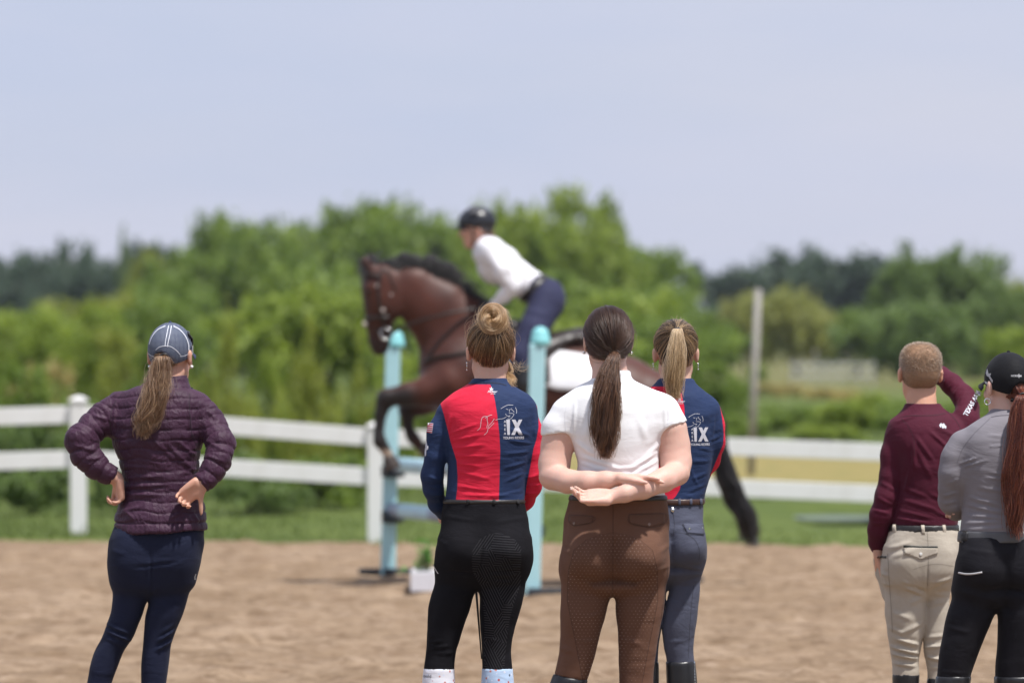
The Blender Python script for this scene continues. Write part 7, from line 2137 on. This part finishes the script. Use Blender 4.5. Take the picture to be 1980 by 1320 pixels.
    folds = [(226, 775, 222, 840, 4, .004), (366, 765, 372, 850, 4, .004), (330, 860, 372, 905, 6, .006), (300, 850, 360, 900, 6, .004), (345, 850, 380, 880, 5, .005), (236, 900, 300, 905, 6, .004), (240, 925, 320, 918, 5, .005), (240, 940, 330, 935, 5, .006),
             (240, 955, 320, 955, 5, .004), (350, 915, 388, 905, 5, .004), (225, 995, 280, 975, 6, .005), (330, 1000, 360, 985, 4, .004), (375, 985, 385, 1010, 4, .004), (245, 985, 262, 1000, 4, .004), (160, 830, 185, 850, 5, .004), (150, 860, 190, 870, 5, .005), (165, 885, 205, 885, 5, .004), (400, 850, 440, 870, 5, .004), (405, 880, 440, 892, 5, .004), (175, 800, 215, 812, 5, .004), (398, 792, 428, 812, 5, .004)]
    jk = sdf_obj('quilted_jacket', S, .0046, MJ, root, fold_post(f, folds, .0026, 9, 73, (1, 1, 1.6), quilt))
    sk = Skin(jk)
    MSm = plain('plum_seam', (.014, .005, .012), .7)
    lay('armhole_seam', f, sk, line_bm(f, [[(240, 758), (222, 782), (216, 812), (217, 842)], [(368, 760), (370, 800), (374, 840), (384, 866)]], 1.0), MSm, jk, .0008)
    bmx = bmesh.new(); bm_box(bmx, (0, 0, 0), (.022, .014, .012), .003)
    cl = bm_obj('microphone_clip', bmx, plain('black_plastic', (.015, .015, .016), .4), root); cl.location = f.W(366, 752, .02)
    # breeches
    MN = cloth_mat('navy_breeches', (.0115, .0150, .036), .78, .07, 6, .25)
    P = Field().add(st, 0).clip((f.W(0, 1006), (0, 0, 1)), ((0, 0, .22), (0, 0, -1)))
    folds = [(296, 1060, 297, 1150, 4, -.005), (268, 1094, 345, 1084, 4, -.004), (206, 1204, 250, 1222, 3.5, .009), (205, 1216, 255, 1238, 4, .009), (204, 1228, 245, 1250, 5, .003), (338, 1216, 306, 1238, 3.5, .009), (333, 1235, 303, 1256, 4, .008), (338, 1205, 315, 1222, 5, .003), (215, 1060, 250, 1070, 6, .002), (285, 1150, 310, 1130, 5, .002)]
    bo = sdf_obj('breeches', P, .0058, MN, root, fold_post(f, folds, .001, 6, 77))
    lay('thigh_logo', f, Skin(bo), line_bm(f, [[(380, 1108), (378, 1113), (378, 1119)]], 1.4), plain('grey_logo', (.4, .4, .42), .5), bo, .001)
    for lg, ft in ((LL, LF), (RL, RF)):
        sdf_obj('paddock_boot', Field().add(lg.off(.006), 0).add(ft.off(.006), .03).clip(((0, 0, .26), (0, 0, 1)), ((0, 0, .004), (0, 0, -1))), .009, BOOT, root)
    # cap: navy mesh with white stitching, pale front
    g = G('navy_mesh_cap'); co = g.coords(); x, y, z = g.xyz(co)
    a = g.m('ABSOLUTE', g.m('SUBTRACT', g.m('FRACT', g.m('DIVIDE', x, .0042)), .5)); b = g.m('ABSOLUTE', g.m('SUBTRACT', g.m('FRACT', g.m('DIVIDE', z, .0040)), .5))
    hole = g.m('MULTIPLY', g.rng(a, .30, .18), g.rng(b, .30, .18))
    c = g.mix(hole, (.022, .034, .075), (.30, .33, .40))
    MM = g.set(color=c, rough=.7, normal=g.bump(hole, .4, .001))
    cp = Field().add(cap_prim(T, sc, R, hc, .009, lambda x, y: -.034 + .34 * (y + .08) * (y > -.08)), 0)
    cap = sdf_obj('mesh_cap', cp, .0042, MM, root)
    WC = plain('cap_white', (.70, .68, .62), .8)
    fr = cap_prim(T, sc, R, hc, .0105, lambda x, y: .0 + 0 * x)
    pl = T((0, .028, 0)); nn = T.R @ np.array([0, -1.0, .12])
    sdf_obj('cap_front', Field().add(fr.clip((pl, nn)), 0), .0045, WC, cap)
    visor('visor', T, sc, plain('cap_navy', (.020, .030, .068), .8), cap)
    bm = bmesh.new(); bmesh.ops.create_uvsphere(bm, u_segments=12, v_segments=8, radius=.006)
    b_ = bm_obj('cap_button', bm, plain('cap_navy_button', (.020, .030, .068), .8), cap, True); b_.location = T((0, -.010, .126))
    cs = Skin(cap); WT = plain('white_thread', (.62, .64, .70), .8)
    q = lambda cx, cy: (260 + cx / 7.765, 610 + cy / 7.765)
    for nm, ls, w in (('centre_stitching', [[q(520, 150), q(505, 260), q(485, 380), q(478, 465)], [q(560, 155), q(548, 270), q(525, 390), q(512, 470)]], 1.3),
                      ('panel_stitching', [[q(470, 160), q(360, 215), q(275, 320), q(235, 430)], [q(590, 160), q(690, 220), q(770, 320), q(810, 430), q(815, 520)]], 1.5),
                      ('band_stitching', [[q(335, 520), q(390, 475), q(470, 455), q(560, 465), q(640, 520), q(700, 590)], [q(215, 565), q(270, 600), q(330, 615)], [q(690, 610), q(760, 600), q(830, 560)]], 1.1)):
        lay(nm, f, cs, line_bm(f, ls, w), WT, cap, .0014, step=.008)
    # sunglasses perched on the cap's far side
    V, Fc = tube_mesh([[tuple(f.W(365, 646, .0)) + (.0035,), tuple(f.W(370.5, 655, .02)) + (.004,), tuple(f.W(371, 664, .03)) + (.003,), tuple(f.W(368, 676, .0)) + (.0025,)],
                       [tuple(f.W(365, 646, .0)) + (.0035,), tuple(f.W(362, 643, .05)) + (.006,), tuple(f.W(352, 640, .09)) + (.006,)]], 8)
    mesh_obj('sunglasses', V, Fc, plain('sunglass_black', (.012, .012, .013), .2), cap)
    # hair
    H = Field().add(hair_shell(T, sc, .004, lambda x, y: -.050 + 8.0 * x * x + .5 * np.maximum(y, 0), lambda z: .02 + .25 * z, R, hc), 0)
    hair = sdf_obj('hair', H, .005, plain('light_brown_hair_base', (.07, .036, .02), .6, .35, 60), root)
    HL = hair_mat('light_brown_hair', [(0, (.065, .030, .014)), (.4, (.14, .070, .034)), (.8, (.27, .15, .075)), (1, (.45, .29, .16))], .32)
    def cond(p):
        x = np.abs(p[:, 0])
        hole = (x < .030) & (p[:, 2] < .010)
        return (p[:, 1] < .02) & (p[:, 2] > -.050 + 8.0 * x * x) & (hole | ((p[:, 2] < -.030) & (x < .055)))
    anc = tuple(R.T @ (f.W(319, 690, -.088) - hc) / sc)
    strands('scalp_strands', scalp(T, sc, anc, 2200, 12, 45, .006, .001, cond, .0014, wob=.0005), .0006, .0006, HL, hair)
    a = T(anc)
    path = [a + (0, .02, .002), a + (-.004, -.018, -.002), f.W(313, 720, -.115), f.W(306, 755, -.128), f.W(297, 790, -.135), f.W(287, 820, -.135), f.W(281, 852, -.132)]
    pt = ponytail(path, [v / f.s for v in (7, 9, 15, 21, 26, 27, 27, 24, 15, 4)], [.014, .018, .024, .026, .026, .022, .016, .008], 2300, 30, .013, 48)
    strands('ponytail', pt, .0008, .0005, HL, hair)
    V, Fc = tube_mesh([[tuple(a + (.014 * math.cos(w), -.006, .010 * math.sin(w) + .003 * math.cos(w))) + (.003,) for w in np.linspace(0, 6.28, 18)]], 8)
    mesh_obj('hair_tie', V, Fc, BELT, hair)
    strands('flyaway_hair', ponytail(path, [v / f.s for v in (9, 18, 36, 42, 40, 36, 24, 10)], [.02, .02, .03, .03, .03, .03, .02, .02], 70, 30, .014, 49), .0003, .0002, HL, hair)
    earring(T, sc, 1, root, .0058, 0, plain('pearl', (.75, .73, .70), .25, .02))
    earring(T, sc, -1, root, .0058, 0, None)
plum_woman()
